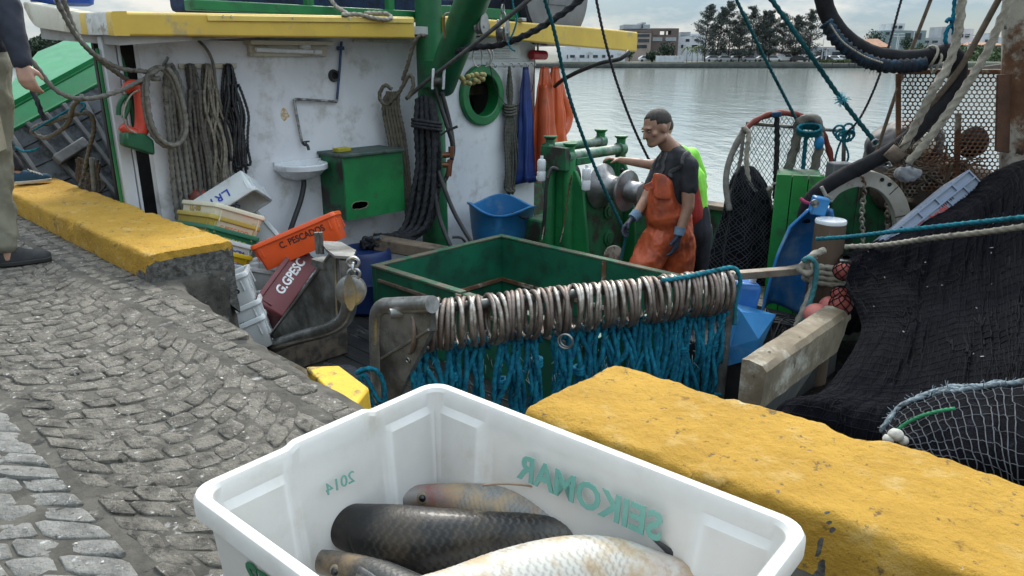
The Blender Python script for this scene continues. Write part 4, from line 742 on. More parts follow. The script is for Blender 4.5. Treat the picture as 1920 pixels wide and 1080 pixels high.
for i in range(16):
    x = 150 + 35 * rng.random(); pts = [pD(x + rng.normal(0, 9), 305 + k * 22 + rng.normal(0, 7), 5.9) for k in range(4)]; hb.rope(pts, .010, n=7)
tag(hb.build('rope_pile', r_brown, sharp=0, fix=False), 'pile of frayed rope behind the white stanchion', 'rope pile')
thing_rope('pole', 'slim grey pole standing in the frayed rope pile', D_((172, 296, 5.75), (178, 365, 5.75)), .02, r_grey, cat='pole', plain=True)
# --- hanks hung on the cabin wall (b, z are wall coordinates)
def hank(name, label, b, zt, zb, n, r, mat, wtop=.04, wbot=.12, a=.06, wig=.02, lean=0., loopfrac=.75, wraps=0, group='rope hanks on the cabin wall', ragged=.0, taper=.85):
    mb = MB()
    for i in range(n):
        t = (i + .5) / n * 2 - 1; pts = []; ph = rng.random() * 6; e = zb + ragged * rng.random() * (zt - zb); K_ = 7
        for k in range(K_):
            s = k / (K_ - 1); wd_ = wtop + (wbot - wtop) * math.sin(min(1, s * 1.5) * math.pi / 2); pts.append((a + .035 * math.cos(i * 2.4) + .008 * math.sin(ph + k), b + lean * s + t * wd_ * .5 + wig * math.sin(ph + k * 1.3) * s * (1 - s) * 3, zt + (e - zt) * s))
        pts2 = [(q[0] + .03, q[1] + .02 * (1 if i % 2 else -1), q[2]) for q in reversed(pts[int(K_ * (1 - loopfrac)):])]
        top = (a, b + t * wtop * .3, zt + .02)
        mb.rope([top] + pts + [(pts[-1][0] + .02, pts[-1][1], e - .012)] + pts2, r, n=8)
    for k in range(wraps):
        zc = zt - (zt - zb) * .22 - k * r * 2.1; mb.tube([(a + .01 + .055 * math.sin(q), b + lean * .2 + wtop * .95 * math.cos(q), zc + .004 * math.sin(q * 2)) for q in np.arange(18) * 2 * math.pi / 18], r, n=7, closed=True)
    return tag(mb.build(name, mat, sharp=0, fix=False), label, 'rope hank', group)
hk = root('rope_hank', 'large coil of thick grey rope with a round loop in front, on the left peg', 'rope hank', (.1, .36, 1.1), 'rope hanks on the cabin wall')
mb = MB()
for i in range(6):
    t = (i - 2.5) / 2.5; mb.rope([(.10, .36 + .01 * t, 1.10), (.09, .37 + .055 * t, .95), (.085 + .02 * math.cos(i * 2), .375 + .085 * t, .6), (.085, .38 + .10 * t, .25), (.08, .38 + .10 * t, -.06 - .03 * (i % 2)), (.11, .38 + .09 * t, -.09)], .0175, n=9)
mb.build('hanging_strands', r_grey, hk, sharp=0, fix=False)
mb = MB(); L_ = [pX(x, y, .17) for x, y in ((292, 132), (272, 150), (270, 190), (280, 240), (300, 268), (322, 275), (338, 262), (343, 235), (335, 190), (322, 150), (306, 130), (290, 128), (281, 138), (288, 148), (300, 146))]
mb.rope(L_, .0175, n=9); L2 = [p + np.array([.03, .012, .012]) for p in L_[:11]]; mb.rope(L2, .0175, n=9); mb.build('front_loop', r_grey, hk, sharp=0, fix=False)
hank('rope_hank', 'slim brown grey hank beside the big coil', .52, 1.07, .10, 9, .012, ropemat('taupe_rope', (.13, .12, .105)), .04, .11, ragged=.1)
mb = MB(); hk2 = hank('rope_hank', 'frayed pale hank with shredded strands, third from the left peg', .645, 1.07, .14, 12, .010, ropemat('frayed_rope', (.27, .24, .19), (.15, .135, .11)), .04, .11, wig=.045, ragged=.15)
hank('rope_hank', 'black shiny hank of thin lines, rightmost of the hanks', .81, 1.07, .28, 13, .0105, M('black_line', (.012, .012, .014), (.03, .03, .034), s=20, rough=.45, bump=.2), .05, .15, ragged=.22, wig=.03)
thing_rope('cable', 'grey flat cable running down behind the frayed hank', [(.03, .62, 1.26), (.035, .67, 1.20), (.05, .70, 1.1), (.05, .705, .9), (.05, .74, .74), (.05, .77, .66)], .011, r_grey, cat='cable', plain=True)
# rope hank right of the porthole
mb = MB(); b0 = 3.83
for i in range(7):
    t = (i - 3) / 3; mb.rope([(.06, b0 + .0 * t, 1.05), (.06 + .02 * (i % 2), b0 + .03 * t, .8), (.07, b0 + .02 * t, .62), (.07, b0 + .075 * t, .4), (.07 + .02 * math.cos(i), b0 + .10 * t + .02, .0), (.06, b0 + .07 * t, -.2 - .03 * (i % 3)), (.10, b0 + .04 * t, -.24)], .013, n=8)
for k in range(4): mb.tube([(.07 + .05 * math.sin(q), b0 + .075 * math.cos(q), .66 - k * .03 + .006 * math.sin(2 * q)) for q in np.arange(18) * 2 * math.pi / 18], .013, n=8, closed=True)
tag(mb.build('rope_hank', ropemat('khaki_rope', (.12, .12, .10)), sharp=0, fix=False), 'khaki grey rope coil hanging between the porthole and the blue raincoat', 'rope hank', 'rope hanks on the cabin wall')
# raincoats
def coat(label, b, zt, zb, w0, w1, mat, a=.10, dep=.09, ph=0., lean=0., sleeve=None):
    o = root('raincoat', label, 'raincoat', (a, b, zt), 'raincoats hanging on the cabin wall'); rings = []; n = 44; th = np.arange(n) * 2 * math.pi / n
    for k in range(22):
        s = k / 21; wd_ = w0 + (w1 - w0) * s ** .7 + .03 * math.sin(s * 5 + ph) * s; dd = dep * (.35 + .65 * min(1, s * 2.2)); rad = 1 + (.10 + .16 * s) * np.cos(5 * th + ph + 1.5 * s) + .08 * np.cos(9 * th + ph * 2 - 2 * s); z = zt + (zb - zt) * s + .015 * np.sin(3 * th + ph) * s
        y = b + lean * s + wd_ * .5 * np.cos(th) * rad; x = a + dd * .5 * np.sin(th) * rad; rings.append(np.stack([x, y, z + 0 * th], 1))
    mb = MB(); mb.loft(rings); mb.noise(.010, 7, ph); mb.build('coat_body', mat, o, sharp=0)
    if sleeve:
        mb = MB(); pts = catmull(sleeve, 6); mb.tube(pts, np.linspace(.05, .075, len(pts)), n=14, flat=.6); mb.noise(.014, 9, ph + 2); mb.build('sleeve', mat, o, sharp=0)
    return o
m_or = M('orange_oilskin', (.50, .085, .022), (.40, .06, .016), s=4, rough=.38, bump=.1, bs=12, dirt=(.22, .05, .02), da=.2, ds=5, dsoft=.12); m_or2 = M('bright_oilskin', (.62, .10, .02), (.5, .075, .016), s=4, rough=.36, bump=.1, bs=12); m_bl = M('blue_oilskin', (.012, .04, .20), (.008, .025, .13), s=4, rough=.45, bump=.1, bs=14)
coat('blue raincoat on the hook beside the khaki rope coil', 4.04, 1.04, -.16, .07, .24, m_bl, ph=1, dep=.12)
coat('dull orange raincoat between the blue one and the cabin corner', 4.31, 1.04, -.06, .10, .42, m_or, a=.12, dep=.16, ph=2.2, sleeve=[(.16, 4.24, .86), (.2, 4.2, .5), (.2, 4.18, .1), (.2, 4.19, -.1)])
coat('brighter orange raincoat hanging past the cabin corner', 4.54, 1.04, -.02, .09, .34, m_or2, a=.06, dep=.16, ph=4, lean=.06, sleeve=[(.06, 4.6, .9), (.05, 4.72, .7), (.04, 4.82, .52), (.05, 4.8, .4), (.06, 4.7, .34)])
# buoy on the stanchion, green can below, red float lower down
bu = root('buoy', 'orange red horseshoe buoy lashed beside the big rope coil', 'buoy', pX(250, 205, .12))
ctr = [pX(x, y, .12) for x, y in ((234, 170), (246, 160), (260, 166), (266, 186), (268, 215), (266, 240), (256, 252), (240, 246), (228, 236))]; mb = MB(); P_ = catmull(ctr, 6); mb.tube(P_, [.03 + .022 * math.sin(math.pi * i / (len(P_) - 1)) for i in range(len(P_))], n=16); mb.build('float_body', M('buoy_red', (.55, .06, .03), (.45, .04, .02), s=5, rough=.4, dirt=(.3, .08, .05), da=.2), bu, sharp=0)
mb = MB(); mb.rope([pX(x, y, .19) for x, y in ((262, 168), (246, 178), (234, 200), (232, 222), (240, 240), (255, 250))], .006, n=7); mb.build('grab_line', r_beige, bu, sharp=0, fix=False)
cn = root('jerry_can', 'dark green plastic can wedged under the orange buoy', 'can', pX(250, 265, .1)); mb = MB(); rr_ = [pX(x, y, .08) for x, y in ((222, 246), (262, 248), (280, 262), (282, 290), (262, 284), (222, 272))]; mb.prism(rr_, (.10, 0, 0)); mb.build('can_body', M('can_green', (.01, .10, .04), (.008, .07, .03), s=5, rough=.35), cn, bevel=.02); mb = MB(); mb.tube(catmull([pX(x, y, .13) for x, y in ((222, 216), (224, 196), (236, 180), (240, 200), (232, 222))], 5), .016, n=10); mb.build('can_handle', M('can_green', (0, 0, 0)), cn)
fl = root('fishing_float', 'dull red float hanging at the foot of the frayed hank', 'float', (.08, .55, .22)); mb = MB(); mb.ball(pX(372, 372, .08), .075, 20, 14); mb.build('float_ball', M('old_red', (.32, .045, .03), (.22, .035, .025), s=8, rough=.6, dirt=(.12, .03, .02), da=.3), fl); mb = MB(); mb.rope([pX(378, 330, .08), pX(372, 350, .08), pX(370, 360, .08)], .008); mb.build('float_line', r_grey, fl, sharp=0, fix=False)
# sink
sk = root('wash_basin', 'small white wall basin with a black drain hose', 'sink', (0, 1.345, .2)); mb = MB(); rings = []
def dsh(w, d, z, a0=.004): return [(a0, 1.345 - w, z)] + [(a0 + d * (.30 + .70 * math.sin(t)) if False else a0 + d * math.sin(t) ** .8, 1.345 - w * math.cos(t), z) for t in np.linspace(.12, math.pi - .12, 22)] + [(a0, 1.345 + w, z)]
for w_, d_, z in ((.03, .05, .165), (.10, .13, .175), (.16, .21, .205), (.20, .26, .25), (.215, .285, .262), (.218, .29, .30), (.212, .284, .306), (.19, .26, .305), (.175, .24, .285), (.14, .19, .225), (.06, .10, .20)): rings.append(dsh(w_, d_, z))
mb.loft(rings); mb.bb(.003, .03, 1.125, 1.565, .265, .325); mb.build('basin', m_white2, sk, sharp=50, bevel=0)
mb = MB(); P_ = catmull([(.08, 1.345, .18), (.085, 1.34, .12), (.10, 1.29, .0), (.12, 1.2, -.15), (.12, 1.15, -.26), (.12, 1.13, -.4)], 6); mb.tube(P_, .021, n=12); mb.build('drain_hose', m_rubber, sk)
# green locker box with torn front and a yellow sponge
lk = root('locker_box', 'green wooden locker with a torn hole, hung on the white cabin wall', 'locker', (.19, 1.86, -.17)); A0, A1, B0, B1, Z0, Z1 = .003, .37, 1.555, 2.165, -.17, .355
hole = []
for i in range(22):
    t = i / 22 * 2 * math.pi; hole.append((A1, 1.69 + .085 * math.cos(t) * (1 + .3 * nz(i, 1, 0, .9)), -.055 + .036 * math.sin(t) * (1 + .5 * nz(i, 4, 0, 1.3))))
mb = MB(); mb.plate([(A1, B0, Z0), (A1, B1, Z0), (A1, B1, Z1), (A1, B0, Z1)], [hole], (-.02, 0, 0)); mb.build('front_panel', m_green, lk, smooth=False)
mb = MB(); mb.bb(A0, A1 - .021, B0, B0 + .02, Z0, Z1); mb.bb(A0, A1 - .021, B1 - .02, B1, Z0, Z1); mb.bb(A0, A1 - .021, B0 + .021, B1 - .021, Z0, Z0 + .02); mb.bb(A0, A0 + .015, B0 + .021, B1 - .021, Z0 + .021, Z1); mb.build('side_panel', m_green_worn, lk, smooth=False)
mb = MB(); mb.bb(A0, A1 + .025, B0 - .02, B1 + .02, Z1 + .001, Z1 + .026); mb.build('lid', M('lid_dark', (.02, .06, .045), (.07, .085, .075), s=9, rough=.6, bump=.2, dirt=(.02, .025, .025), da=.3, ds=8), lk, bevel=.006)
mb = MB()
for i in range(len(hole)): p = np.array(hole[i]); q_ = np.array(hole[(i + 1) % len(hole)]); mb.tube([p + np.array([.001, 0, 0]), q_ + np.array([.001, 0, 0])], .003, n=5)
mb.noise(.003, 60); mb.build('torn_edge', M('splinter', (.2, .18, .14), (.2, .17, .13), s=40, rough=.9), lk)
mb = MB(); mb.box((.2, 1.66, Z1 + .045), (.08, .14, .034), rotvec((0, 0, .1))); mb.noise(.004, 30); tag(mb.build('sponge', M('sponge_yellow', (.42, .36, .04), (.33, .28, .03), s=40, rough=.95, bump=.6, bs=140), bevel=.006), 'yellow sponge lying on the green locker lid', 'sponge')
# red canister, corks, pulley blocks
rc = root('canister', 'red cylinder clipped under the roof edge by the raincoats', 'canister', (.05, 4.26, 1.16)); mb = MB(); mb.lathe((.055, 4.16, 1.165), (0, 1, -.02), [(.03, 0), (.048, .006), (.05, .03), (.05, .2), (.048, .225), (.03, .232)], n=24); mb.build('tank', M('red_tank', (.42, .015, .025), (.33, .012, .02), s=5, rough=.3), rc); mb = MB(); mb.cyl((.055, 4.27, 1.20), (.055, 4.27, 1.27), .012); mb.build('clip', m_cream, rc)
thing_rope('cord', 'thin black cord from the red canister to the porthole', [(.06, 4.22, 1.2), (.08, 4.19, 1.0), (.09, 4.13, .78), (.09, 3.95, .66), (.08, 3.75, .68), (.08, 3.6, .85), (.1, 3.5, 1.1)], .004, r_dark, cat='cord', plain=True)
ck_ = root('cork_bunch', 'bunch of yellowish round corks tied in front of the porthole', 'floats', pX(885, 146, .5)); m_cork = M('cork_yellow', (.36, .31, .13), (.27, .22, .08), s=20, rough=.7, dirt=(.14, .1, .04), da=.25, ds=16)
for i in range(17):
    x = 866 + 44 * ((i * .618) % 1); y = 142 + 16 * rng.random() - 4 * ((x - 866) / 44); mb = MB(); mb.ball(pX(x, y, .5 + .05 * rng.random()), (.026, .026, .024), 12, 8); mb.build('cork', m_cork, ck_)
mb = MB(); mb.rope([pX(858, 146, .5), pX(866, 120, .48), pX(872, 92, .46), pX(884, 60, .45), pX(893, 20, .45), pX(897, -40, .45)], .010); mb.build('hanging_line', r_grey, ck_, sharp=0, fix=False)
def block(label, x, y, d, ph, mat=m_steel):
    o = root('pulley_block', label, 'pulley', pD(x, y, d), 'pulley blocks on the rigging'); c = pD(x, y, d); ax = unit(RT * math.cos(ph) - FW * math.sin(ph)); up_ = UPV; sd_ = unit(np.cross(ax, up_))
    for s in (-1, 1):
        mb = MB(); out_ = [(c + ax * s * .034 + sd_ * .042 * math.cos(t) * (1) + up_ * .085 * math.sin(t)) for t in np.arange(20) * 2 * math.pi / 20]; mb.prism(out_, ax * .009 * s); mb.build('cheek', mat, o, sharp=30)
    mb = MB(); mb.lathe(c - ax * .03 - up_ * .02, ax, [(.06, 0), (.06, .006), (.045, .015), (.045, .045), (.06, .054), (.06, .06)], n=24); mb.build('sheave', m_steel_dull, o, sharp=30)
    mb = MB(); mb.cyl(c - ax * .052 - up_ * .02, c + ax * .052 - up_ * .02, .012, 12); mb.build('axle', mat, o)
    mb = MB(); t0 = c + up_ * .105; mb.tube([t0 + ax * .022 * math.cos(t) + up_ * .034 * math.sin(t) for t in np.arange(18) * 2 * math.pi / 18], .007, n=8, closed=True); mb.tube([t0 + up_ * .055 + sd_ * .02 * math.cos(t) + up_ * .034 * math.sin(t) for t in np.arange(18) * 2 * math.pi / 18], .007, n=8, closed=True); mb.build('shackle', mat, o)
    mb = MB(); mb.rope([t0 + up_ * .08, t0 + up_ * .25 + ax * .01, t0 + up_ * .6], .009, n=7); mb.build('hanging_line', r_dark, o, sharp=0, fix=False); return o
block('steel pulley block the black plaited rope runs through', 943, 58, 6.1, .5)
block('smaller steel pulley left of the plaited rope block', 903, 45, 6.3, .9)
wb = root('pulley_block', 'white pulley block against the mast ropes under the boom foot', 'pulley', pD(820, 148, 6.6), 'pulley blocks on the rigging'); c = pD(822, 148, 6.5)
for s in (-1, 1): mb = MB(); mb.box(c + RT * .045 * s, (.022, .05, .17), rotvec((0, .12, 0)) @ rotvec((0, 0, R(44)))); mb.build('cheek', m_white2, wb, bevel=.006)
mb = MB(); mb.lathe(c - RT * .032 - UPV * .02, RT, [(.05, 0), (.038, .02), (.038, .044), (.05, .064)], n=20); mb.build('sheave', m_steel_dull, wb)
hkb = root('carabiner', 'open steel snap ring hanging left of the cork bunch top', 'hook', pD(897, 105, 6.4)); mb = MB(); mb.tube([pD(x, y, 6.4) for x, y in ((889, 92), (886, 105), (890, 122), (897, 126), (903, 120), (904, 104), (902, 92), (896, 88))], .006, n=8, closed=True); mb.build('ring', m_steel, hkb)
hkc = root('hook', 'curved steel double hook hanging above the porthole', 'hook', pD(918, 105, 6.4)); mb = MB(); mb.tube(catmull(D_((902, 84, 6.4), (914, 92, 6.4), (920, 108, 6.4), (917, 120, 6.4), (911, 126, 6.4)), 5), .008, n=8); mb.tube(catmull(D_((912, 84, 6.38), (922, 94, 6.38), (924, 108, 6.38), (918, 122, 6.38)), 5), .007, n=8); mb.build('hook_bend', m_steel, hkc)
# ropes and hoses hanging round the mast
mb = MB()
for i in range(12):
    t = (i - 5.5) / 5.5; x0 = 800 + 20 * t; pts = [pD(797 + 14 * t, 178 + 8 * abs(t), 6.62 + .05 * (i % 3)), pD(x0, 240, 6.55 + .06 * (i % 3)), pD(x0 + 2 + rng.normal(0, 3), 310, 6.55 + .06 * (i % 3)), pD(796 + 24 * t, 370, 6.52 + .05 * (i % 3)), pD(786 + 24 * t, 415, 6.5 + .05 * (i % 3)), pD(770 + 22 * t, 436, 6.45 + .05 * (i % 3)), pD(742 + 26 * t, 444 + 2 * (i % 3), 6.42), pD(720 + 20 * t, 441, 6.42)]
    mb.rope(pts, .023, n=9)
for k in range(3): mb.tube([pD(800 + 27 * math.cos(q), 228 + 3 * k * 2 + 4 * math.cos(q), 6.58 - .12 * math.sin(q)) for q in np.arange(20) * 2 * math.pi / 20], .014, n=7, closed=True)
tag(mb.build('rope_bundle', r_dark, sharp=0, fix=False), 'heavy bundle of thick black ropes hanging down the mast', 'rope bundle')
mb = MB()
for i in range(6):
    t = (i - 2.5) / 2.5; mb.rope([pD(738 + 10 * t, 172, 6.75), pD(733 + 14 * t, 200, 6.72), pD(742 + 15 * t, 250, 6.7), pD(752 + 13 * t, 310, 6.68), pD(762 + 8 * t, 370, 6.66), pD(768 + 4 * t, 405, 6.64)], .0165, n=8)
mb.rope(D_((755, 150, 6.6), (765, 120, 6.55), (778, 78, 6.5), (790, 66, 6.48), (797, 68, 6.46)), .017, n=8); mb.rope(D_((735, 168, 6.6), (722, 160, 6.6), (712, 175, 6.6), (715, 190, 6.6), (728, 195, 6.6), (750, 170, 6.55), (768, 140, 6.5), (775, 160, 6.5), (765, 185, 6.5)), .017, n=8)
tag(mb.build('rope_bundle', ropemat('tan_rope', (.15, .135, .105)), sharp=0, fix=False), 'brown rope bundle tied left of the black mast ropes', 'rope bundle')
ho = root('hydraulic_hoses', 'pair of black hydraulic hoses with copper fittings right of the mast', 'hoses', pD(845, 290, 6.6))
for pts in (((812, 150, 6.75), (822, 185, 6.75), (838, 235, 6.7), (848, 270, 6.7), (847, 300, 6.7)), ((828, 172, 6.75), (842, 225, 6.75), (850, 275, 6.7), (845, 305, 6.7), (836, 335, 6.65), (822, 350, 6.6)), ((822, 320, 6.6), (832, 350, 6.55), (850, 395, 6.5), (872, 435, 6.45), (892, 465, 6.4)), ((812, 330, 6.6), (816, 370, 6.55), (826, 415, 6.5), (842, 455, 6.4), (850, 470, 6.4)), ((848, 445, 6.5), (865, 446, 6.5), (876, 460, 6.5))):
    mb = MB(); mb.tube(catmull(D_(*pts), 6), .020 if pts[0][0] != 848 else .012, n=10); mb.build('hose_line', m_rubber, ho, sharp=0)
m_cop = M('copper_fitting', (.22, .09, .05), (.14, .06, .035), s=12, rough=.5, metal=.6)
for (x, y, x2, y2) in ((846, 275, 846, 295), (830, 291, 845, 290), (830, 309, 843, 309), (844, 300, 841, 330)): mb = MB(); mb.cyl(pD(x, y, 6.62), pD(x2, y2, 6.62), .026, 12); mb.build('fitting', m_cop, ho)
mb = MB(); mb.tube(D_((826, 254, 6.6), (845, 240, 6.6)), .008, n=6); mb.tube(D_((836, 246, 6.6), (858, 237, 6.6)), .012, n=6); mb.build('valve_lever', m_rubber, ho)
# deck clutter by the mast foot
pb = root('wooden_plank', 'heavy worn timber lying in front of the black rope bundle', 'plank', pD(770, 452, 6.3)); mb = MB(); p0, p1 = pD(706, 444, 6.25), pD(836, 466, 6.15); d = unit(p1 - p0); sd_ = unit(np.cross(UPV, d)); mb.box((p0 + p1) / 2 - UPV * .05, (np.linalg.norm(p1 - p0), .16, .11), np.stack([d, sd_, np.cross(d, sd_)], 1)); mb.build('timber', m_wood, pb, bevel=.012); mb = MB(); mb.cyl(pD(702, 447, 6.16), pD(714, 445, 6.14), .018, 10); mb.build('bolt', m_steel, pb)
for p in (pD(716, 460, 6.35), pD(828, 472, 6.3)):
    mb = MB(); mb.tube([p, (p[0], p[1], DZ)], .05, n=10); mb.build('support_post', m_wood, pb)
mb = MB()
for i in range(10): mb.rope([pD(676 + 42 * rng.random(), 446 + 22 * rng.random(), 6.15 + .2 * rng.random()) for k in range(5)], .018, n=7)
tag(mb.build('rope_pile', r_dark, sharp=0, fix=False), 'dark tangle of rope on the blue drum left of the timber', 'rope pile')
bd = root('plastic_drum', 'dark blue plastic drum half hidden behind the steel cheek plate', 'drum', (.62, 1.25, DZ)); c = pD(684, 500, 6.1); c[2] = DZ; mb = MB(); mb.lathe(c, (0, 0, 1), [(.2, 0), (.23, .03), (.23, .25), (.24, .27), (.23, .29), (.23, .5), (.21, .54), (.2, .5)], n=30); mb.build('drum_shell', M('navy_plastic', (.01, .03, .12), (.008, .022, .09), s=4, rough=.4), bd)
tb = root('tub', 'round blue plastic tub with a sagging rim against the cabin wall', 'tub', (.5, 3.2, DZ)); c = pD(938, 455, 7.25); c[2] = -.74; mb = MB(); prof = [(.22, 0), (.26, .03), (.30, .25), (.325, .46), (.345, .475), (.345, .49), (.315, .49), (.29, .25), (.24, .04), (.01, .035)]; mb.lathe(c, (.05, 0, 1), prof, n=44)
for i, v in enumerate(mb.v): mb.v[i] = np.array([q + np.array([0, 0, .035 * math.sin(3 * math.atan2(q[1] - c[1], q[0] - c[0]) + 1) * max(0, (q[2] - c[2] - .3) / .19)]) for q in v])
mb.build('tub_shell', m_blue, tb, sharp=50); mb = MB(); mb.bb(c[0] - .25, c[0] + .25, c[1] - .25, c[1] + .25, DZ, -.742); mb.build('stand', m_green_worn, tb)
mb = MB(); mb.tube(catmull([c + np.array([.30, -.14, .47]), c + np.array([.34, .0, .40]), c + np.array([.28, .16, .45])], 6), .011, n=8); mb.build('handle', m_rubber, tb)
# ---------------- purse ring bar
PB0 = np.array([2.86, .235, -.045]); PB1 = np.array([3.640, 2.03, -.085]); bd_ = unit(PB1 - PB0); bs_ = unit(np.cross(UPV, bd_))
rb = root('ring_bar', 'round steel bar carrying the purse rings, its flat arm reaching toward the bollard', 'bar', PB0); mb = MB(); mb.tube([PB0 - bd_ * .09, PB1], .026, n=14); mb.build('bar_tube', m_steel_dull, rb)
E1 = pD(1368, 517, 4.30); E2 = pD(1480, 508, 4.52); E3 = pD(1608, 484, 4.68); mb = MB(); P_ = [PB1 - bd_ * .2, E1, E2, E3]
for (p, q_) in zip([E1, E2], [E2, E3]): d = unit(q_ - p); s_ = unit(np.cross(UPV, d)); mb.loft([[x + s_ * .035 + np.cross(d, s_) * .022, x - s_ * .035 + np.cross(d, s_) * .022, x - s_ * .035 - np.cross(d, s_) * .022, x + s_ * .035 - np.cross(d, s_) * .022] for x in (p, q_)])
mb.build('flat_arm', M('worn_steel_bar', (.26, .22, .18), (.15, .12, .09), s=8, rough=.5, metal=.4, bump=.2), rb, smooth=False, bevel=.004)
mb = MB(); mb.tube([(3.62, 2.02, DZ), (3.63, 2.02, -.11)], .04, n=10); mb.build('support_post', m_steel_dull, rb)
m_ring = M('worn_ring_steel', (.42, .385, .345), (.25, .215, .18), s=22, rough=.36, metal=.8, bump=.15, bs=80, dirt=(.10, .07, .05), da=.40, ds=9, dsoft=.15)
m_ringr = M('rusty_ring_steel', (.22, .175, .15), (.14, .105, .085), s=22, rough=.5, metal=.6, bump=.25, bs=80, dirt=(.30, .28, .25), da=.2, ds=12, dsoft=.15)
RR, rt_ = .118, .0125
def ringmesh(m):
    mb = MB(); mb.tube([(0, RR * math.cos(t), RR * 1.04 * math.sin(t)) for t in np.arange(36) * 2 * math.pi / 36], rt_, n=10, closed=True); me = mb.mesh('ring'); me.materials.append(m); return me
rmA, rmB = ringmesh(m_ring), ringmesh(m_ringr); NR = 68; GR = 'purse rings threaded on the steel bar'; LBR = 'worn steel purse ring threaded among dozens alike on the bar'
Lb = np.linalg.norm(PB1 - PB0); s0 = .01
for i in range(NR):
    s = s0 + (Lb - .02 - s0) * (i + .28 * rng.normal()) / NR; yaw = rng.normal(0, .14); tilt = rng.normal(0, .09); yaw += (.3 if i < 3 else 0)
    x = unit(bd_ + bs_ * (yaw - .30) + UPV * tilt * .6); z = unit(UPV - x * (UPV @ x) + bs_ * rng.normal(0, .12)); z = unit(z - x * (z @ x)); y = np.cross(z, x); c = PB0 + bd_ * s - z * (RR * 1.04 - rt_ - .026 + .003)
    o = bpy.data.objects.new('purse_ring', rmB if (rng.random() < .58 + .2 * math.sin(i * .3) or i < 5) else rmA); COL.objects.link(o); o.matrix_world = frame4(c, x, y, z); tag(o, LBR, 'ring', GR)
# blue bridles hanging from the rings: doubled strands, knots, steel snap hooks
GB = 'blue bridle ropes hanging under the purse rings'; LBB = 'twisted blue bridle rope knotted under the row of purse rings'
for i in range(34):
    s = .02 + (Lb - .02) * (i + .35 * rng.normal()) / 33.5; c = PB0 + bd_ * s - UPV * (RR * 2 - .03); o = root('bridle_rope', LBB, 'rope', c, GB); ln = .34 + .16 * rng.random() + (.16 if i > 25 else .06)
    mb = MB(); r_ = .014
    for k in range(3):
        sg = (1 if k % 2 else -1) * (.6 + .5 * (k > 1)); o1, o2 = rng.normal(0, .018, 2), rng.normal(0, .026, 2); sl_ = rng.normal(0, .055)
        mb.rope([c + bd_ * .004 * sg, c - UPV * .05 + bd_ * (.018 * sg + o1[0]) + bs_ * .02 * sg, c - UPV * ln * .4 + bd_ * (.02 * sg + o1[0] + sl_ * .4) + bs_ * (o1[1] - .02), c - UPV * ln * .75 + bd_ * (.022 * sg + o2[0] + sl_ * .8) + bs_ * o2[1], c - UPV * ln + bd_ * (.02 * sg + o2[0] + sl_), c - UPV * (ln + .16 * rng.random()) + bd_ * (.03 * sg + sl_ * 1.2) + bs_ * (-.03 + o2[1])], r_, n=8)
    # spliced eye
    mb.rope([c + bs_ * .022 * math.cos(t) + UPV * (-.01 + .028 * math.sin(t)) + bd_ * .004 * t for t in np.linspace(-.5, 6.4, 12)], r_ * .9, n=8)
    if i % 4 == 0:
        kc = c - UPV * (.12 + .15 * rng.random())
        for q in range(3): mb.tube([kc + bd_ * .026 * math.cos(t) + bs_ * .03 * math.sin(t) + UPV * (.012 * (q - 1) + .006 * math.sin(t + q)) for t in np.arange(12) * 2 * math.pi / 12], r_ * .9, n=7, closed=True)
    mb.build('strand', r_bluerope, o, sharp=0, fix=False)
    mb = MB(); mb.tube([c + UPV * .035 + bd_ * .010 * math.cos(t) + UPV * .032 * math.sin(t) + bs_ * (.01 - .03) for t in np.linspace(.4, 6.0, 14)], .004, n=6); mb.build('snap_hook', m_steel, o)
    if rng.random() < .6:
        mb = MB()
        for q in range(10): p = c - UPV * (.05 + .25 * rng.random()) + bd_ * rng.normal(0, .02) - bs_ * .02; mb.tube([p, p - UPV * .03 + rng.normal(0, .012, 3)], .0014, n=3)
        mb.build('loose_fibres', M('pale_fibre', (.35, .42, .42), (.2, .28, .3), s=30, rough=.9), o, sharp=0, fix=False)
ob = MB(); c = pD(1060, 640, 3.62); ax_ = unit(RT * .2 + FW * .9)
ob.tube([c + .040 * (unit(np.cross(ax_, UPV)) * math.cos(t) + UPV * math.sin(t)) for t in np.arange(28) * 2 * math.pi / 28], .0055, n=8, closed=True); ob.tube([c + RT * .004 + UPV * .004 + .034 * (unit(np.cross(ax_ + .3 * RT, UPV)) * math.cos(t) + UPV * math.sin(t)) for t in np.arange(28) * 2 * math.pi / 28], .005, n=8, closed=True)
tag(ob.build('steel_ring', m_steel, sharp=0), 'small loose steel ring dangling below the middle of the purse rings', 'ring')
thing_rope('rope', 'teal rope lying over the top of the rightmost purse rings', [PB1 + np.array(q) - bd_ * .0 for q in ((-.16, -.50, .05), (-.1, -.35, .05), (-.04, -.14, .055), (.0, .0, .05), (.03, .04, -.02), (.02, .03, -.12), (.03, .02, -.3))], .014, r_teal)
lp = [pD(x, y, 3.38) for x, y in ((668, 700), (680, 693), (700, 692), (714, 706), (721, 730), (719, 752), (708, 748), (694, 722), (682, 702), (676, 712), (690, 738), (700, 760), (684, 752))]
thing_rope('rope', 'loop of dark blue rope beside the broken yellow block', lp, .0125, r_bluerope)
mb = MB(); g = []
for i in range(24):
    row = []
    for j in range(16): u, v_ = i / 23 * 2 - 1, j / 15 * 2 - 1; rr2 = max(0, 1 - u * u - v_ * v_); row.append((1.95 + .42 * u + .1 * v_, .42 + .22 * v_, DZ + .02 + .24 * rr2 ** .5 + .03 * nz(u * 5, v_ * 5, 1)))
    g.append(row)
mb.grid(g); dn_ = mb.build('net_pile', M('navy_net', (.012, .022, .04), (.006, .009, .016), s=40, rough=.9, bump=1.0, bs=90, dirt=(.06, .10, .14), da=.1, ds=60), sharp=0); tag(dn_, 'small heap of navy netting on deck under the steel cheek plate', 'net')
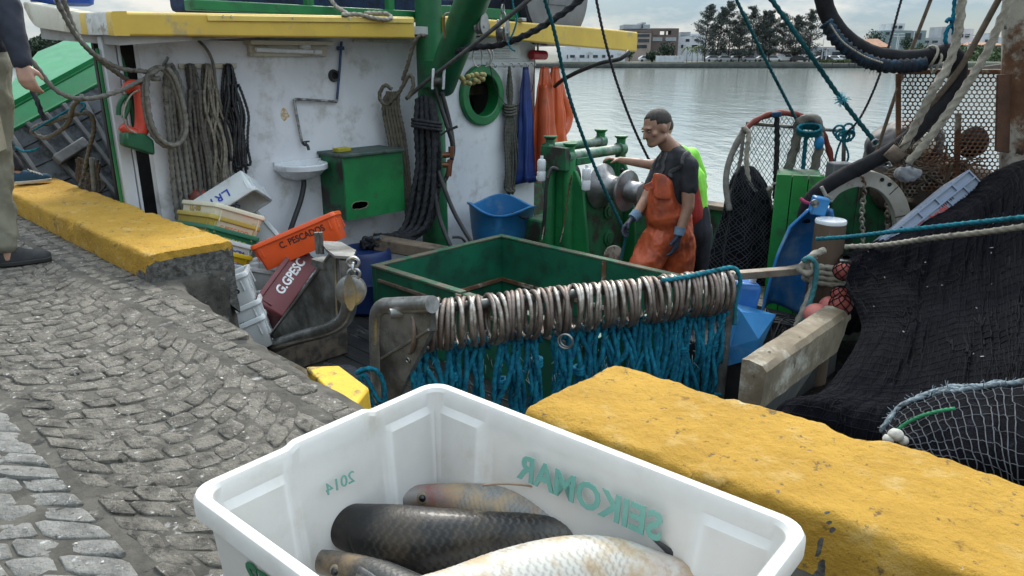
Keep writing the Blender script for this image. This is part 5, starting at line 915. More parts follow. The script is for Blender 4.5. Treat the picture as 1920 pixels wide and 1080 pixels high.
# sheave on the first cheek plate
pu = root('pulley_block', 'shiny steel sheave block fixed to the pipe of the left cheek plate', 'pulley', pY(660, 545, .14), 'pulley blocks on the rigging'); c = pY(658, 545, .15); ax = unit(np.array([.75, -.66, .05])); sd_ = unit(np.cross(ax, UPV))
mb = MB(); mb.lathe(c - ax * .03, ax, [(.062, 0), (.078, .006), (.078, .014), (.055, .022), (.055, .038), (.078, .046), (.078, .054), (.062, .06)], n=32); mb.build('sheave', m_steel, pu, sharp=30)
for s in (-1, 1):
    mb = MB(); mb.prism([c + ax * (.036 * s) + sd_ * .03 * math.cos(t) + UPV * .095 * math.sin(t) for t in np.arange(20) * 2 * math.pi / 20], ax * .012 * s); mb.build('cheek', m_steel, pu, sharp=30)
mb = MB(); mb.cyl(c - ax * .056, c + ax * .058, .016, 14); mb.build('axle', m_steel, pu)
mb = MB(); c3 = pY(662, 492, .16)
for k in range(3): mb.tube([c3 + np.array([0, 0, -.03 * k]) + (.03 * (ax if k % 2 else sd_) * math.cos(t) + UPV * .026 * math.sin(t)) for t in np.arange(16) * 2 * math.pi / 16], .008, n=8, closed=True)
mb.build('shackle', m_steel, pu)
# roof gear
rd = root('liferaft_canister', 'big dark drum with a grey round end lying on the cabin roof', 'canister', (-.2, 4.33, 1.9)); c = pX(1048, -14, .22); r_ = np.linalg.norm(pX(1112, -14, .22) - c) * .93
mb = MB(); mb.lathe(c + np.array([-.9, 0, 0]), (1, 0, 0), [(.3, 0), (r_ * .96, .04), (r_, .1), (r_, .84), (r_ * .97, .875), (r_ * .9, .88)], n=48, cap=True); mb.build('drum_shell', M('drum_navy', (.006, .01, .025), (.01, .014, .03), s=4, rough=.45), rd, sharp=30)
mb = MB(); mb.lathe(c + np.array([-.02, 0, 0]), (1, 0, 0), [(r_ * .93, 0), (r_ * .93, .012), (r_ * .88, .016), (.001, .014)], n=48, cap=False); mb.bb(c[0] - .008, c[0] + .004, c[1] - .16, c[1] + .12, c[2] - .12, c[2] + .1); mb.build('end_plate', M('drum_grey', (.17, .17, .175), (.13, .13, .135), s=5, rough=.6, dirt=(.1, .1, .1), da=.2), rd, sharp=30)
mb = MB(); mb.bb(-.6, -.5, 4.05, 4.6, 1.36, c[2] - r_ * .9); mb.bb(.0, .1, 4.05, 4.6, 1.36, c[2] - r_ * .9); mb.build('cradle', m_green_worn, rd)
for k, (x, lb) in enumerate(((95, 'blue plastic barrel at the far left end of the cabin roof'), (140, 'blue plastic barrel second from the left on the cabin roof'))):
    b_ = root('plastic_drum', lb, 'drum', pY(x, 8, .25)); c = pY(x, 11, .2); mb = MB(); mb.lathe(c, (0, 0, 1), [(.10, 0), (.135, .015), (.145, .06), (.145, .35), (.13, .4), (.05, .42)], n=28); mb.build('drum_shell', M('barrel_blue', (.01, .06, .3), (.008, .045, .24), s=4, rough=.35), b_)
wl = root('rope', 'pale rope with a loop lying on the yellow roof edge', 'rope', (.37, 1.9, 1.5)); mb = MB(); mb.rope([(.06, 1.72, 1.62), (.2, 1.70, 1.53), (.34, 1.70, 1.475), (.37, 1.64, 1.46), (.37, 1.78, 1.468), (.385, 1.92, 1.445), (.39, 2.04, 1.438), (.37, 2.11, 1.455), (.33, 2.10, 1.485), (.31, 2.0, 1.488), (.30, 1.9, 1.485)], .017); mb.build('strand', r_beige, wl, sharp=0, fix=False)
# ---------------- winch
wn = root('winch', 'green net winch with two grey flared drums and rollers on top', 'winch', (1.4, 3.45, DZ))
mb = MB(); mb.bb(1.22, 1.56, 3.20, 3.86, DZ, .02); mb.build('gearbox', m_green_worn, wn, bevel=.03)
for y_ in (3.16, 3.88):
    mb = MB(); pr_ = [(1.02, y_, DZ), (1.72, y_, DZ), (1.66, y_, -.35), (1.60, y_, .05), (1.52, y_, .19), (1.40, y_, .235), (1.28, y_, .19), (1.2, y_, .05), (1.12, y_, -.35)]; mb.prism(pr_, (0, .03, 0)); mb.build('cheek', m_green, wn, bevel=.01)
mb = MB(); mb.bb(.95, 1.85, 3.05, 4.0, DZ + .001, DZ + .1); mb.build('base', m_green_worn, wn, bevel=.02)
for ax_, x_ in ((1, 1.56), (-1, 1.22)):
    mb = MB(); prof = [(.07, 0), (.175, .012), (.205, .02), (.20, .035), (.145, .07), (.115, .13), (.108, .18), (.118, .24), (.165, .285), (.185, .295), (.18, .31), (.10, .33), (.092, .40), (.10, .44), (.085, .46), (.001, .462)]
    if ax_ < 0: prof = [(.07, 0), (.16, .012), (.19, .02), (.185, .035), (.12, .08), (.105, .14), (.15, .19), (.17, .2), (.16, .21), (.001, .212)]
    mb.lathe((x_, 3.45, .035), (ax_, 0.0, -.03), prof, n=44, cap=False); mb.build('drum_head', M('drum_head_steel', (.30, .30, .31), (.2, .2, .2), s=6, rough=.35, metal=.75, bump=.1, dirt=(.12, .10, .09), da=.3, ds=5, dsoft=.15), wn, sharp=50)
for k, (x_, r_) in enumerate(((1.245, .05), (1.44, .055))):
    mb = MB(); mb.lathe((x_, 3.06 + .05 * k, .375 - .06 * k), (0, 1, 0), [(.02, 0), (r_ * 1.05, .005), (r_ * 1.05, .06), (r_ * .86, .07), (r_ * .86, .76), (r_ * 1.15, .765), (r_ * 1.15, .84), (.02, .85)], n=28); mb.build('roller', M('roller_worn', (.10, .20, .14), (.3, .3, .28), s=9, rough=.4, metal=.3, dirt=(.02, .13, .06), da=.45, ds=6, dsoft=.12), wn, sharp=40)
for k, (x_, y_, zt, zb) in enumerate(((1.245, 3.13, .48, -.9), (1.44, 3.17, .43, -.9), (1.245, 3.86, .49, .3), (1.44, 3.92, .44, -.4))):
    mb = MB(); mb.lathe((x_, y_, zb), (0, 0, 1), [(.055 if k < 2 else .05, 0), (.055 if k < 2 else .05, zt - zb - .11), (.042, zt - zb - .07), (.042, zt - zb - .03), (.062, zt - zb - .012), (.062, zt - zb), (.001, zt - zb + .004)], n=20); mb.build('bollard_post', m_green, wn, sharp=40)
mb = MB(); mb.bb(1.2, 1.49, 3.05, 3.11, .20, .40); mb.bb(1.36, 1.5, 3.2, 3.4, .235, .30); mb.build('roller_bracket', m_green_worn, wn, bevel=.008)
for k, (p, lb) in enumerate(((pD(1015, 315, 6.45), 0), (pD(1099, 332, 6.35), 1))):
    mb = MB(); mb.lathe(p - UPV * .11, (.02, 0, 1), [(.034, 0), (.038, .008), (.038, .08), (.034, .085), (.034, .09), (.038, .095), (.038, .17), (.03, .185), (.014, .19), (.014, .215), (.001, .216)], n=24); mb.build('grease_bottle', m_white2, wn, sharp=40)
for (x_, y_) in ((1140, 395), (1140, 445)):
    mb = MB(); p = pX(x_, y_, 1.56); mb.lathe(p, (1, 0, 0), [(.075, 0), (.075, .02), (.05, .025), (.05, .035), (.001, .036)], n=24, cap=False); mb.build('boss', m_green_worn, wn, sharp=40)
mb = MB(); p = pD(1150, 478, 6.1); mb.lathe(p, (.8, -.6, 0), [(.085, 0), (.085, .02), (.03, .022), (.001, .02)], n=24); mb.build('rusty_flange', m_rust, wn, sharp=40)
mb = MB()
def chain(pts, r=.005, L=.034):
    P = resample(catmull(pts, 6), L * .72)
    for i in range(len(P) - 1):
        c = (P[i] + P[i + 1]) / 2; d = unit(P[i + 1] - P[i]); a = unit(np.cross(d, UPV if i % 2 else RT)); mb.tube([c + d * L * .5 * math.cos(t) + a * L * .3 * math.sin(t) for t in np.arange(10) * 2 * math.pi / 10], r, n=5, closed=True)
chain(D_((1072, 328, 6.38), (1066, 360, 6.4), (1058, 420, 6.4), (1050, 455, 6.4))); chain(D_((1026, 360, 6.38), (1022, 410, 6.38), (1016, 450, 6.38))); mb.build('chain', m_rust, wn, sharp=0)
mb = MB(); mb.tube(catmull(D_((1040, 315, 6.35), (1030, 325, 6.33), (1024, 350, 6.33), (1022, 390, 6.35), (1018, 440, 6.4)), 6), .016, n=10); mb.tube(catmull(D_((1046, 318, 6.33), (1034, 316, 6.33), (1026, 335, 6.3)), 6), .016, n=10); mb.build('hydraulic_hose', m_rubber, wn)
mb = MB(); mb.bb(.75, 1.0, 3.3, 3.8, DZ, -.35); mb.build('motor_box', m_green_worn, wn, bevel=.02)
mb = MB(); p = pD(1165, 335, 6.9); mb.cyl(p, p + UPV * .07, .01); mb.ball(p + UPV * .08, .02); mb.build('lever', m_rubber, wn)
# ================================================================== FISH CRATES
def plast(name, c, tr=.0, dirt=(.25, .22, .16), da=.12, rough=.38): return M(name, c, tuple(x * .88 for x in c), s=5, rough=rough, bump=.04, bs=60, dirt=dirt, da=da, ds=7, dsoft=.12, trans=tr)
pc_white = plast('crate_white', (.62, .64, .64)); pc_fore = M('crate_clean_white', (.62, .61, .585), (.56, .55, .525), s=5, rough=.36, bump=.05, bs=60, dirt=(.47, .43, .35), da=.24, ds=6, dsoft=.14, d2=(.22, .19, .15), d2a=-.12, d2s=26, trans=.25); pc_cream = plast('crate_cream', (.66, .62, .46)); pc_olive = plast('crate_ochre', (.42, .31, .05)); pc_green = plast('crate_green', (.012, .15, .075)); pc_yel = plast('crate_yellow', (.66, .44, .02)); pc_blue = plast('crate_blue', (.012, .05, .22)); pc_orange = plast('crate_orange', (.80, .10, .018), 0, (.5, .08, .03), .15, .33); pc_maroon = plast('crate_maroon', (.14, .022, .025), 0, (.10, .03, .03), .2, .36); pc_clear = plast('crate_clear', (.58, .60, .60), .3); pc_grey = plast('crate_grey_blue', (.22, .27, .36))
def perim(L, W, rc, nc=6, ns=26):
    pts = []; cs = [(L / 2 - rc, W / 2 - rc, 0), (-L / 2 + rc, W / 2 - rc, 1), (-L / 2 + rc, -W / 2 + rc, 2), (L / 2 - rc, -W / 2 + rc, 3)]
    for i, (x, y, q) in enumerate(cs):
        for k in range(nc + 1): t = (q + k / nc) * math.pi / 2; pts.append((x + rc * math.cos(t), y + rc * math.sin(t)))
        nx_ = cs[(i + 1) % 4]; t = (q + 1) * math.pi / 2; p0 = np.array([x + rc * math.cos(t), y + rc * math.sin(t)]); p1 = np.array([nx_[0] + rc * math.cos(t), nx_[1] + rc * math.sin(t)])
        for k in range(1, ns): pts.append(tuple(p0 + (p1 - p0) * k / ns))
    return np.array(pts)
def crate_shell(L, W, H, rim=.022, taper=.032, pillar=.014, bump_rim=0.0, ns=26, wall=.007, foot=True):
    """fish crate, rim at z = 0, hollow, with stepped corner pillars and a rolled rim"""
    base = perim(1, 1, .0001, 6, ns); mb = MB(); rc = .035
    def ring(ins, z, pil=0., raise_=0.):
        l, w_ = L - 2 * ins, W - 2 * ins; p = perim(l, w_, max(.006, rc - ins * .6), 6, ns); dx, dy = l / 2 - np.abs(p[:, 0]), w_ / 2 - np.abs(p[:, 1]); onx = dx < dy
        along = np.where(onx, dy, dx); ck = np.clip((.115 - along) / .012, 0, 1) * np.clip(along / .02, 0, 1) ** 0; zz = np.full(len(p), z)
        if pil:
            n_ = np.where(onx[:, None], np.c_[np.sign(p[:, 0]), 0 * p[:, 0]], np.c_[0 * p[:, 0], np.sign(p[:, 1])]); p = p - n_ * (pil * ck * np.clip(along / .03, .0, 1) ** .5)[:, None]
        if raise_: zz = zz + raise_ * np.clip((.075 - np.abs(p[:, 1])) / .012, 0, 1) * onx + raise_ * np.clip((.11 - np.abs(p[:, 0])) / .012, 0, 1) * (~onx) * 0
        return np.c_[p, zz]
    o1 = rim * .45
    rings = [ring(taper + .03, -H), ring(taper + .004, -H), ring(taper, -H + .006), ring(o1 + .006, -.05), ring(o1 + .002, -.034), ring(.003, -.032), ring(0, -.028), ring(0, -.008, 0, bump_rim), ring(.003, -.002, 0, bump_rim), ring(.009, 0, 0, bump_rim), ring(rim - .004, -.002, 0, bump_rim), ring(rim, -.008, 0, bump_rim), ring(rim + .001, -.030), ring(rim + .002, -.040, pillar), ring(taper + wall + .004, -H + .016, pillar), ring(taper + wall + .012, -H + .009, pillar * .5), ring(taper + .06, -H + .008)]
    mb.loft(rings); return mb
def crate(name, label, L, W, H, mat, mat4, letters=(), group=None, handle=True, **k):
    o = root(name, label, 'fish crate', (0, 0, 0), group); sh = crate_shell(L, W, H, **k).build('crate_shell', mat, o, sharp=32)
    if handle:
        mb = MB()
        for s in (-1, 1):
            for x in (-.36, .36): mb.bb(s * (L / 2 - .012) - .004, s * (L / 2 - .012) + .004, x * W - .004, x * W + .004, -.12, -.034)
        for s in (-1, 1):
            for x in (-.40, .40): mb.bb(x * L - .004, x * L + .004, s * (W / 2 - .016) - .005, s * (W / 2 - .016) + .005, -H * .55, -.034)
        mb.build('stiffening_rib', mat, o, smooth=False, bevel=.002)
    tp = .032; sl_ = math.atan2(tp - .012, H - .04)
    for (s, size, side, pos, colr, extra) in letters:
        z = -pos[1]; ins = .0115 + (tp - .012) * max(0, (-z - .035)) / (H - .04) - .0008
        if side == 'front': c, xd, yd = (pos[0], -W / 2 + ins, z), (1, 0, 0), (0, -math.sin(sl_) * -1 * -1, math.cos(sl_))
        elif side == 'back': c, xd, yd = (pos[0], W / 2 - ins, z), (-1, 0, 0), (0, math.sin(sl_), math.cos(sl_))
        elif side == 'right': c, xd, yd = (L / 2 - ins, pos[0], z), (0, 1, 0), (math.sin(sl_), 0, math.cos(sl_))
        elif side == 'left': c, xd, yd = (-L / 2 + ins, pos[0], z), (0, -1, 0), (-math.sin(sl_), 0, math.cos(sl_))
        elif side == 'front_in': c, xd, yd = (pos[0], -W / 2 + ins + .022, z), (1, 0, 0), (0, -math.sin(sl_), math.cos(sl_))
        elif side == 'back_in': c, xd, yd = (pos[0], W / 2 - ins - .0245, z), (1, 0, 0), (0, math.sin(sl_), math.cos(sl_))
        elif side == 'left_in': c, xd, yd = (-L / 2 + ins + .0245, pos[0], z), (0, 1, 0), (-math.sin(sl_), 0, math.cos(sl_))
        if extra.get('flip'): xd = tuple(-q for q in xd); yd = tuple(-q for q in yd)
        text(s, size, c, xd, yd, colr, o, ext=.0008, mirror=extra.get('mirror', False), sx=extra.get('sx', 1), bold=extra.get('bold', .0))
    o.matrix_world = mat4; return o
def pose(loc, rv):
    Rm = rotvec(rv); return frame4(np.asarray(loc, float), Rm[:, 0], Rm[:, 1], Rm[:, 2])
def ink(n, c): return M('ink_' + n, c, rough=.6, bump=0, s=20)
i_black = ink('black', (.015, .015, .018)); i_green = ink('green', (.01, .16, .07)); i_pale = M('ink_showing_through', (.13, .33, .28), (.17, .37, .32), rough=.5, bump=0, s=9); i_blue = ink('blue', (.02, .05, .36)); i_white = ink('white', (.75, .75, .74)); i_red = ink('red', (.6, .05, .03)); i_ochre = ink('ochre', (.45, .32, .08)); i_yelg = ink('lime', (.5, .55, .1)); i_orange = ink('orange', (.75, .16, .02))
# foreground crate (stands on a second one like it)
cA, cB, cC = (pZ(826, 714, .635), pZ(336, 911, .635), pZ(1546, 991, .635)); ex = unit((cC - cA)); ey = np.cross(UPV, ex); FL, FWd = np.linalg.norm(cC - cA) + .004, abs((cA - cB) @ ey) + .004
fc = (cB + cC) / 2; fm = frame4(fc, ex, ey, UPV)
fore = crate('fish_crate', 'large clean white fish crate with green lettering, holding big fish in the foreground', FL, FWd, .27, pc_fore, fm, [('SEIKOMAR', .062, 'back', (.0, .085), i_green, {'bold': .0012, 'sx': .95}), ('SEIKOMAR', .055, 'back_in', (.02, .068), i_pale, {'mirror': True, 'bold': .0016, 'sx': .92}), ('2014', .026, 'left_in', (-.012, .075), i_pale, {'mirror': True}), ('SEIKOMAR', .062, 'front', (-.055, .078), i_green, {'bold': .0014})], handle=False, bump_rim=.006, ns=60, rim=.0195, pillar=.008, taper=.03, foot=False)
crate('fish_crate', 'white fish crate underneath the foreground crate of fish', FL, FWd, .345, pc_white, frame4(fc - UPV * .281, ex, ey, UPV), handle=False)
def crate_at(px, d, x, z, L, W, sx=-1, sy=-1, sh=0):   # frame with the (sx, sy) rim corner at a photo point
    x = unit(x); z = unit(np.asarray(z) - x * (x @ np.asarray(z))); y = np.cross(z, x); c = pD(px[0], px[1], d) - x * sx * L / 2 - y * sy * W / 2; return frame4(c + sh, x, y, z)
# the leaning stack on the boat
SX_ = unit(RT * .72 + UPV * .09 - FW * .69); SZ_ = unit(np.cross(SX_, RT * .57 - UPV * .41 + FW * .71))
GS = 'nested fish crates leaning in the stack'; S0 = np.array([.48, .289, .068]); SR = (-.593, -.271, .394); zx = rotvec(SR)[:, 2]
st_ = [('cream fish crate on top of the leaning stack, ochre digits on its side', pc_cream, [('LL-08', .075, 'front', (-.05, .045), i_ochre, {'bold': .002})]), ('ochre fish crate second from the top of the leaning stack', pc_olive, [('C.PESCADO', .04, 'right', (0, .075), i_orange, {'bold': .001})]), ('dark green fish crate third in the leaning stack', pc_green, [('J. PESCADO', .038, 'right', (0, .075), i_yelg, {'bold': .001})]), ('white fish crate with blue letters fourth in the leaning stack', pc_white, [('LOR DOCPA', .04, 'right', (0, .075), i_blue, {'bold': .001})]), ('bright yellow fish crate fifth in the leaning stack', pc_yel, [('AT. NORTE', .036, 'right', (0, .075), i_orange, {})]), ('navy blue fish crate at the foot of the leaning stack', pc_blue, [('C.PESCADOS', .04, 'right', (0, .08), i_white, {'bold': .001})])]
for k, (lb, mt, lt) in enumerate(st_): crate('fish_crate', lb, .58, .38, .2, mt, crate_at((403, 379), 4.9, SX_, SZ_, .58, .38, 1, -1, -SZ_ * .074 * k + rng.normal(0, .004, 3)), lt, GS)
crate('fish_crate', 'translucent white crate on its side, blue letters upside down, leaning on the cabin wall', .50, .33, .2, pc_clear, pose((.372, .598, .041), (-2.898, -1.24, -1.154)), [('L.R P', .085, 'back', (-.02, .10), i_blue, {'bold': .002}), ('SOU', .07, 'front_in', (-.05, .11), i_blue, {'mirror': True})])
crate('fish_crate', 'bright orange fish crate with black lettering tipped to the left', .60, .38, .19, pc_orange, crate_at((466, 463), 4.72, RT * .9 + UPV * .36 + FW * .16, UPV - RT * .2 + FW * .16, .60, .38), [('C. PESCADOS', .062, 'front', (.04, .075), i_black, {'bold': .001, 'sx': .85})])
crate('fish_crate', 'maroon fish crate with white lettering standing on its short end', .58, .38, .2, pc_maroon, pose((1.116, .418, -.308), (-.07, -1.081, 1.59)), [('G.GPESC', .085, 'front', (.03, .10), i_white, {'bold': .0025, 'sx': .95})])
WR = (-.246, 1.584, -4.836); wz = rotvec(WR)[:, 2]; W0_ = np.array([1.32, -.10, -.189])
for k, (lb, lt) in enumerate((('upper white crate of the trio jutting up at the broken quay edge', [('POLUS', .07, 'front', (.10, .09), i_black, {'bold': .002})]), ('middle white crate of the trio, green phone digits on its side', [('3775-2575', .034, 'front', (.08, .11), i_green, {})]), ('lowest white crate of the trio by the broken quay edge', [('O', .06, 'front', (.08, .12), i_red, {'bold': .002})]))): crate('fish_crate', lb, .58, .38, .2, pc_white, crate_at(((461, 508), (486, 560), (494, 590))[k], 4.32 - .03 * k, RT * .88 + UPV * .32 + FW * .30, UPV * .95 - RT * .28 + FW * .05, .58, .38, 1, -1), lt, 'white crates jutting up by the quay edge')
crate('fish_crate', 'clear plastic fish crate lying flat under the orange one', .58, .38, .17, pc_clear, pose(pD(525, 498, 5.0) + np.array([0, 0, .0]), (-.15, .05, .55)), [('PEIXES', .05, 'right', (0, .07), i_blue, {})])
crate('fish_crate', 'clear plastic crate leaning on the cabin wall behind the orange crate', .5, .34, .17, pc_clear, pose(pD(515, 432, 5.75), (-.9, .5, .4)))
# base the crates rest on
mb = MB(); mb.bb(.30, 1.2, .20, .95, DZ, -.62); tag(mb.build('fish_box', m_wood, bevel=.01), 'low dark fish box on deck under the tumbled crates', 'box')

# ================================================================== FISH
def fishmat(name, back, side, belly, dark=.5, stain=.12):
    m = bpy.data.materials.new(name); m.use_nodes = True; t = m.node_tree; b = t.nodes['Principled BSDF']; n = t.nodes.new; k = t.links.new
    a = n('ShaderNodeAttribute'); a.attribute_name = 'back'; e = n('ShaderNodeAttribute'); e.attribute_name = 'scale_edge'; co = n('ShaderNodeTexCoord').outputs['Object']
    def ns(sc, d=8):
        q = n('ShaderNodeTexNoise'); q.inputs['Scale'].default_value = sc; q.inputs['Detail'].default_value = d; q.inputs['Roughness'].default_value = .65; k(co, q.inputs['Vector']); return q.outputs['Fac']
    ad = n('ShaderNodeMath'); ad.operation = 'MULTIPLY_ADD'; ad.inputs[1].default_value = .35; k(ns(28), ad.inputs[0]); k(a.outputs['Fac'], ad.inputs[2])
    r = n('ShaderNodeValToRGB'); r.color_ramp.elements[0].position = .22; r.color_ramp.elements[0].color = (*belly, 1); r.color_ramp.elements[1].position = .92; r.color_ramp.elements[1].color = (*back, 1); q = r.color_ramp.elements.new(.55); q.color = (*side, 1); k(ad.outputs[0], r.inputs[0])
    def mix(f, A, c, sc=1.0):
        q = n('ShaderNodeMix'); q.data_type = 'RGBA'; g = n('ShaderNodeMath'); g.operation = 'MULTIPLY'; g.inputs[1].default_value = sc; k(f, g.inputs[0]); k(g.outputs[0], q.inputs[0]); k(A, q.inputs[6]); q.inputs[7].default_value = (*c, 1); return q.outputs[2]
    def st(f, lo, hi):
        q = n('ShaderNodeMapRange'); q.inputs[1].default_value = lo; q.inputs[2].default_value = hi; k(f, q.inputs[0]); return q.outputs[0]
    c = mix(e.outputs['Fac'], r.outputs[0], tuple(x * .25 for x in side), dark); c = mix(st(ns(17, 10), .60, .70), c, (.30, .22, .13), .55); c = mix(st(ns(34, 10), .66, .72), c, (.14, .08, .05), .6); c = mix(st(ns(15, 9), .47, .60), c, (.40, .27, .13), stain * 1.2); c = mix(st(ns(21, 9), .56, .64), c, (.25, .16, .08), stain * .8); bl = n('ShaderNodeAttribute'); bl.attribute_name = 'blood'; bm_ = n('ShaderNodeMath'); bm_.operation = 'MULTIPLY'; k(bl.outputs['Fac'], bm_.inputs[0]); k(st(ns(24, 9), .36, .62), bm_.inputs[1]); c = mix(bm_.outputs[0], c, (.26, .045, .03), .75); k(c, b.inputs['Base Color'])
    b.inputs['Roughness'].default_value = .46; b.inputs['Specular IOR Level'].default_value = .32; b.inputs['Coat Weight'].default_value = .12; b.inputs['Coat Roughness'].default_value = .15
    bp = n('ShaderNodeBump'); bp.inputs['Strength'].default_value = .25; bp.inputs['Distance'].default_value = .003; k(ns(160), bp.inputs['Height']); k(bp.outputs[0], b.inputs['Normal']); return m
def fish(label, spine, rads, roll, mat, aspect=1.25, scale0=.22, sc=.010, eye=None, fins=(), lenw=0., tail=1., blood=0.):
    """spine: points from snout to tail; rads: half heights; roll: angle of the back around the spine"""
    P = resample(catmull(spine, 12), .0016); m = len(P); T = np.gradient(P, axis=0); T /= np.linalg.norm(T, axis=1)[:, None]; tt = np.linspace(0, 1, m); rr = np.interp(tt, np.linspace(0, 1, len(rads)), rads); k_ = 9; rr = np.convolve(np.pad(rr, 30, mode='edge'), np.ones(61) / 61, 'valid'); rr = np.minimum(rr, .0155 + np.sqrt(np.maximum(tt, 0)) * max(rads) * 2.6); rr[0] = .004
    o = root('fish', label, 'fish', P[m // 2], 'big fish in the foreground crate'); n = 96; th = np.arange(n) * 2 * math.pi / n; V = []; back = []; edge = []; L = 0; Ltot = np.linalg.norm(np.diff(P, axis=0), axis=1).sum()
    for i in range(m):
        up = unit(UPV - T[i] * T[i][2]); sd_ = np.cross(T[i], up); d = up * math.cos(roll) + sd_ * math.sin(roll); s_ = np.cross(T[i], d); L = Ltot * tt[i]
        # overlapping scales in staggered rows
        a_ = th * rr[i] / (sc * .95) + .12 * nz(i * .05, 2, 7); row = L / sc; ph = row + .5 * (np.floor(a_) % 2); fr = ph - np.floor(ph); fa = a_ - np.floor(a_) - .5; rim_ = fr - .30 * (1 - (2 * fa) ** 2); rim_ = rim_ - np.floor(rim_); w_ = np.clip((tt[i] - scale0) / .06, 0, 1) * np.clip((.93 - tt[i]) / .05, 0, 1); h = (.0011 * (1 - rim_) - .0002) * w_ * (.6 + .6 * nz(i * .02, 1, sc * 99))
        ed = np.exp(-(np.minimum(rim_, 1 - rim_) / .17) ** 2) * w_; gill = -.0013 * np.exp(-((tt[i] - scale0 + .02 + .03 * np.cos(th)) / .005) ** 2) * np.clip(1.1 - np.abs(np.cos(th)) * 1.1, 0, 1)
        rad = rr[i] + h + gill; V.append(P[i] + np.outer(np.cos(th) * rad * aspect, d) + np.outer(np.sin(th) * rad, s_)); back.append(.5 + .5 * np.cos(th) + (lenw * (.45 - tt[i]))); edge.append(ed)
    mb = MB(); mb.loft(V); ob = mb.build('fish_body', mat, o, sharp=0, fix=False); me = ob.data
    bl_ = [0 * th + blood * math.exp(-((t_ - .12) / .085) ** 2) for t_ in tt]
    for nm_, arr in (('back', back), ('scale_edge', edge), ('blood', bl_)): at = me.attributes.new(nm_, 'FLOAT', 'POINT'); at.data.foreach_set('value', np.concatenate(arr).astype(np.float32))
    def frame(t):
        i = int(t * (m - 1)); up = unit(UPV - T[i] * T[i][2]); sd_ = np.cross(T[i], up); d = up * math.cos(roll) + sd_ * math.sin(roll); return P[i], T[i], d, np.cross(T[i], d), rr[i]
    if eye:
        for (t, an) in eye:
            p, tv, d, s_, r = frame(t); nrm = d * math.cos(an) * aspect + s_ * math.sin(an); c = p + nrm * (r - .002); nn = unit(nrm); mb = MB(); mb.lathe(c, nn, [(.0095, -.003), (.0095, .001), (.0085, .0022), (.006, .003)], n=24); ey_ = mb.build('eye', M('eye_ring', (.25, .2, .13), rough=.2, bump=0), o); mb = MB(); mb.ball(c + nn * .0012, (.0062,) * 3, 16, 10); mb.build('pupil', M('eye_pupil', (.012, .012, .014), rough=.08, bump=0), ey_)
    m_fin = M('fin_grey', (.07, .07, .075), (.14, .13, .12), s=40, rough=.5, bump=.3, bs=150)
    for (t, an, ln, wd_, sweep) in fins:
        p, tv, d, s_, r = frame(t); nrm = unit(d * math.cos(an) + s_ * math.sin(an)); b_ = p + (d * math.cos(an) * aspect + s_ * math.sin(an)) * (r + .001); dirn = unit(tv * sweep + nrm * (1 - sweep)); wdir = unit(np.cross(nrm, dirn)) if abs(sweep) > .5 else tv; G = []
        for q in range(9):
            s = q / 8; G.append([b_ + dirn * ln * s + wdir * wd_ * (u - .5) * (1 - .75 * s ** 1.4) + nrm * (.0012 * math.sin(u * 18) + .010 * s) for u in np.linspace(0, 1, 9)])
        mb = MB(); mb.grid(G); f = mb.build('fin', m_fin, o, sharp=0, fix=False); f.modifiers.new('t', 'SOLIDIFY').thickness = .0016
    if tail:
        p, tv, d, s_, r = frame(1.0); G = []
        for q in range(9):
            s = q / 8; G.append([p + tv * (.085 * tail * s * (1 - .35 * (1 - abs(u)))) + d * u * (r * 1.1 + .055 * s * tail) + s_ * .003 * math.sin(u * 20) for u in np.linspace(-1, 1, 13)])
        mb = MB(); mb.grid(G); f = mb.build('tail_fin', m_fin, o, sharp=0, fix=False); f.modifiers.new('t', 'SOLIDIFY').thickness = .002
    return o
fm_dark = fishmat('mullet_dark_back', (.008, .0078, .008), (.15, .145, .135), (.40, .39, .35), .92, .05); fm_silver = fishmat('mullet_silver', (.22, .215, .20), (.40, .395, .37), (.56, .535, .475), .5, .6); fm_grey = fishmat('mullet_grey', (.045, .043, .04), (.24, .235, .22), (.55, .52, .45), .6, .3)
S = lambda z, *pts: [pZ(x, y, z + (pt[2] if len(pt) > 2 else 0)) for pt in pts for x, y in [pt[:2]]]
fish('large dark backed fish lying in the middle of the crate', S(.475, (617, 984), (655, 988), (720, 1003), (800, 1012), (908, 1006), (1000, 1000), (1090, 1004), (1180, 1012, -.02)), [.026, .040, .0475, .045, .037, .029, .025, .019, .013], .15, fm_dark, 1.03, .15, .0115, None, [(.24, 1.75, .07, .022, .97)], 1.1, .45)
fish_b = fish('silver fish with a bloodied head lying against the lettered crate wall', S(.47, (754, 934), (800, 931), (860, 940), (940, 957), (1010, 973), (1080, 994), (1160, 1022, -.015), (1240, 1050, -.03)), [.014, .021, .030, .040, .044, .038, .029, .020, .013], .55, fm_silver, 1.06, .2, .0085, [(.085, .62)], [(.225, 1.25, .072, .022, .97)], blood=1.)
fish_p = fish('pale bellied fish nearest the camera along the crate\'s near side', S(.50, (1332, 1096, -.01), (1290, 1090), (1220, 1084), (1140, 1076), (1060, 1082), (960, 1104), (860, 1130), (760, 1142), (690, 1160, -.02)), [.014, .030, .042, .049, .051, .050, .047, .042, .03, .02], 2.7, fm_silver, 1.06, .2, .011, [(.07, 2.6)], [], blood=.35)
mb = MB(); P_ = catmull([pZ(1268, 1046, .525), pZ(1250, 1030, .535), pZ(1230, 1014, .545), pZ(1214, 1000, .55)], 5); mb.tube(P_, np.linspace(.007, .0012, len(P_)), n=8, flat=.35); mb.build('fin_spine', M('fin_dark', (.03, .03, .032), (.06, .06, .06), s=30, rough=.5), fish_p, sharp=0)
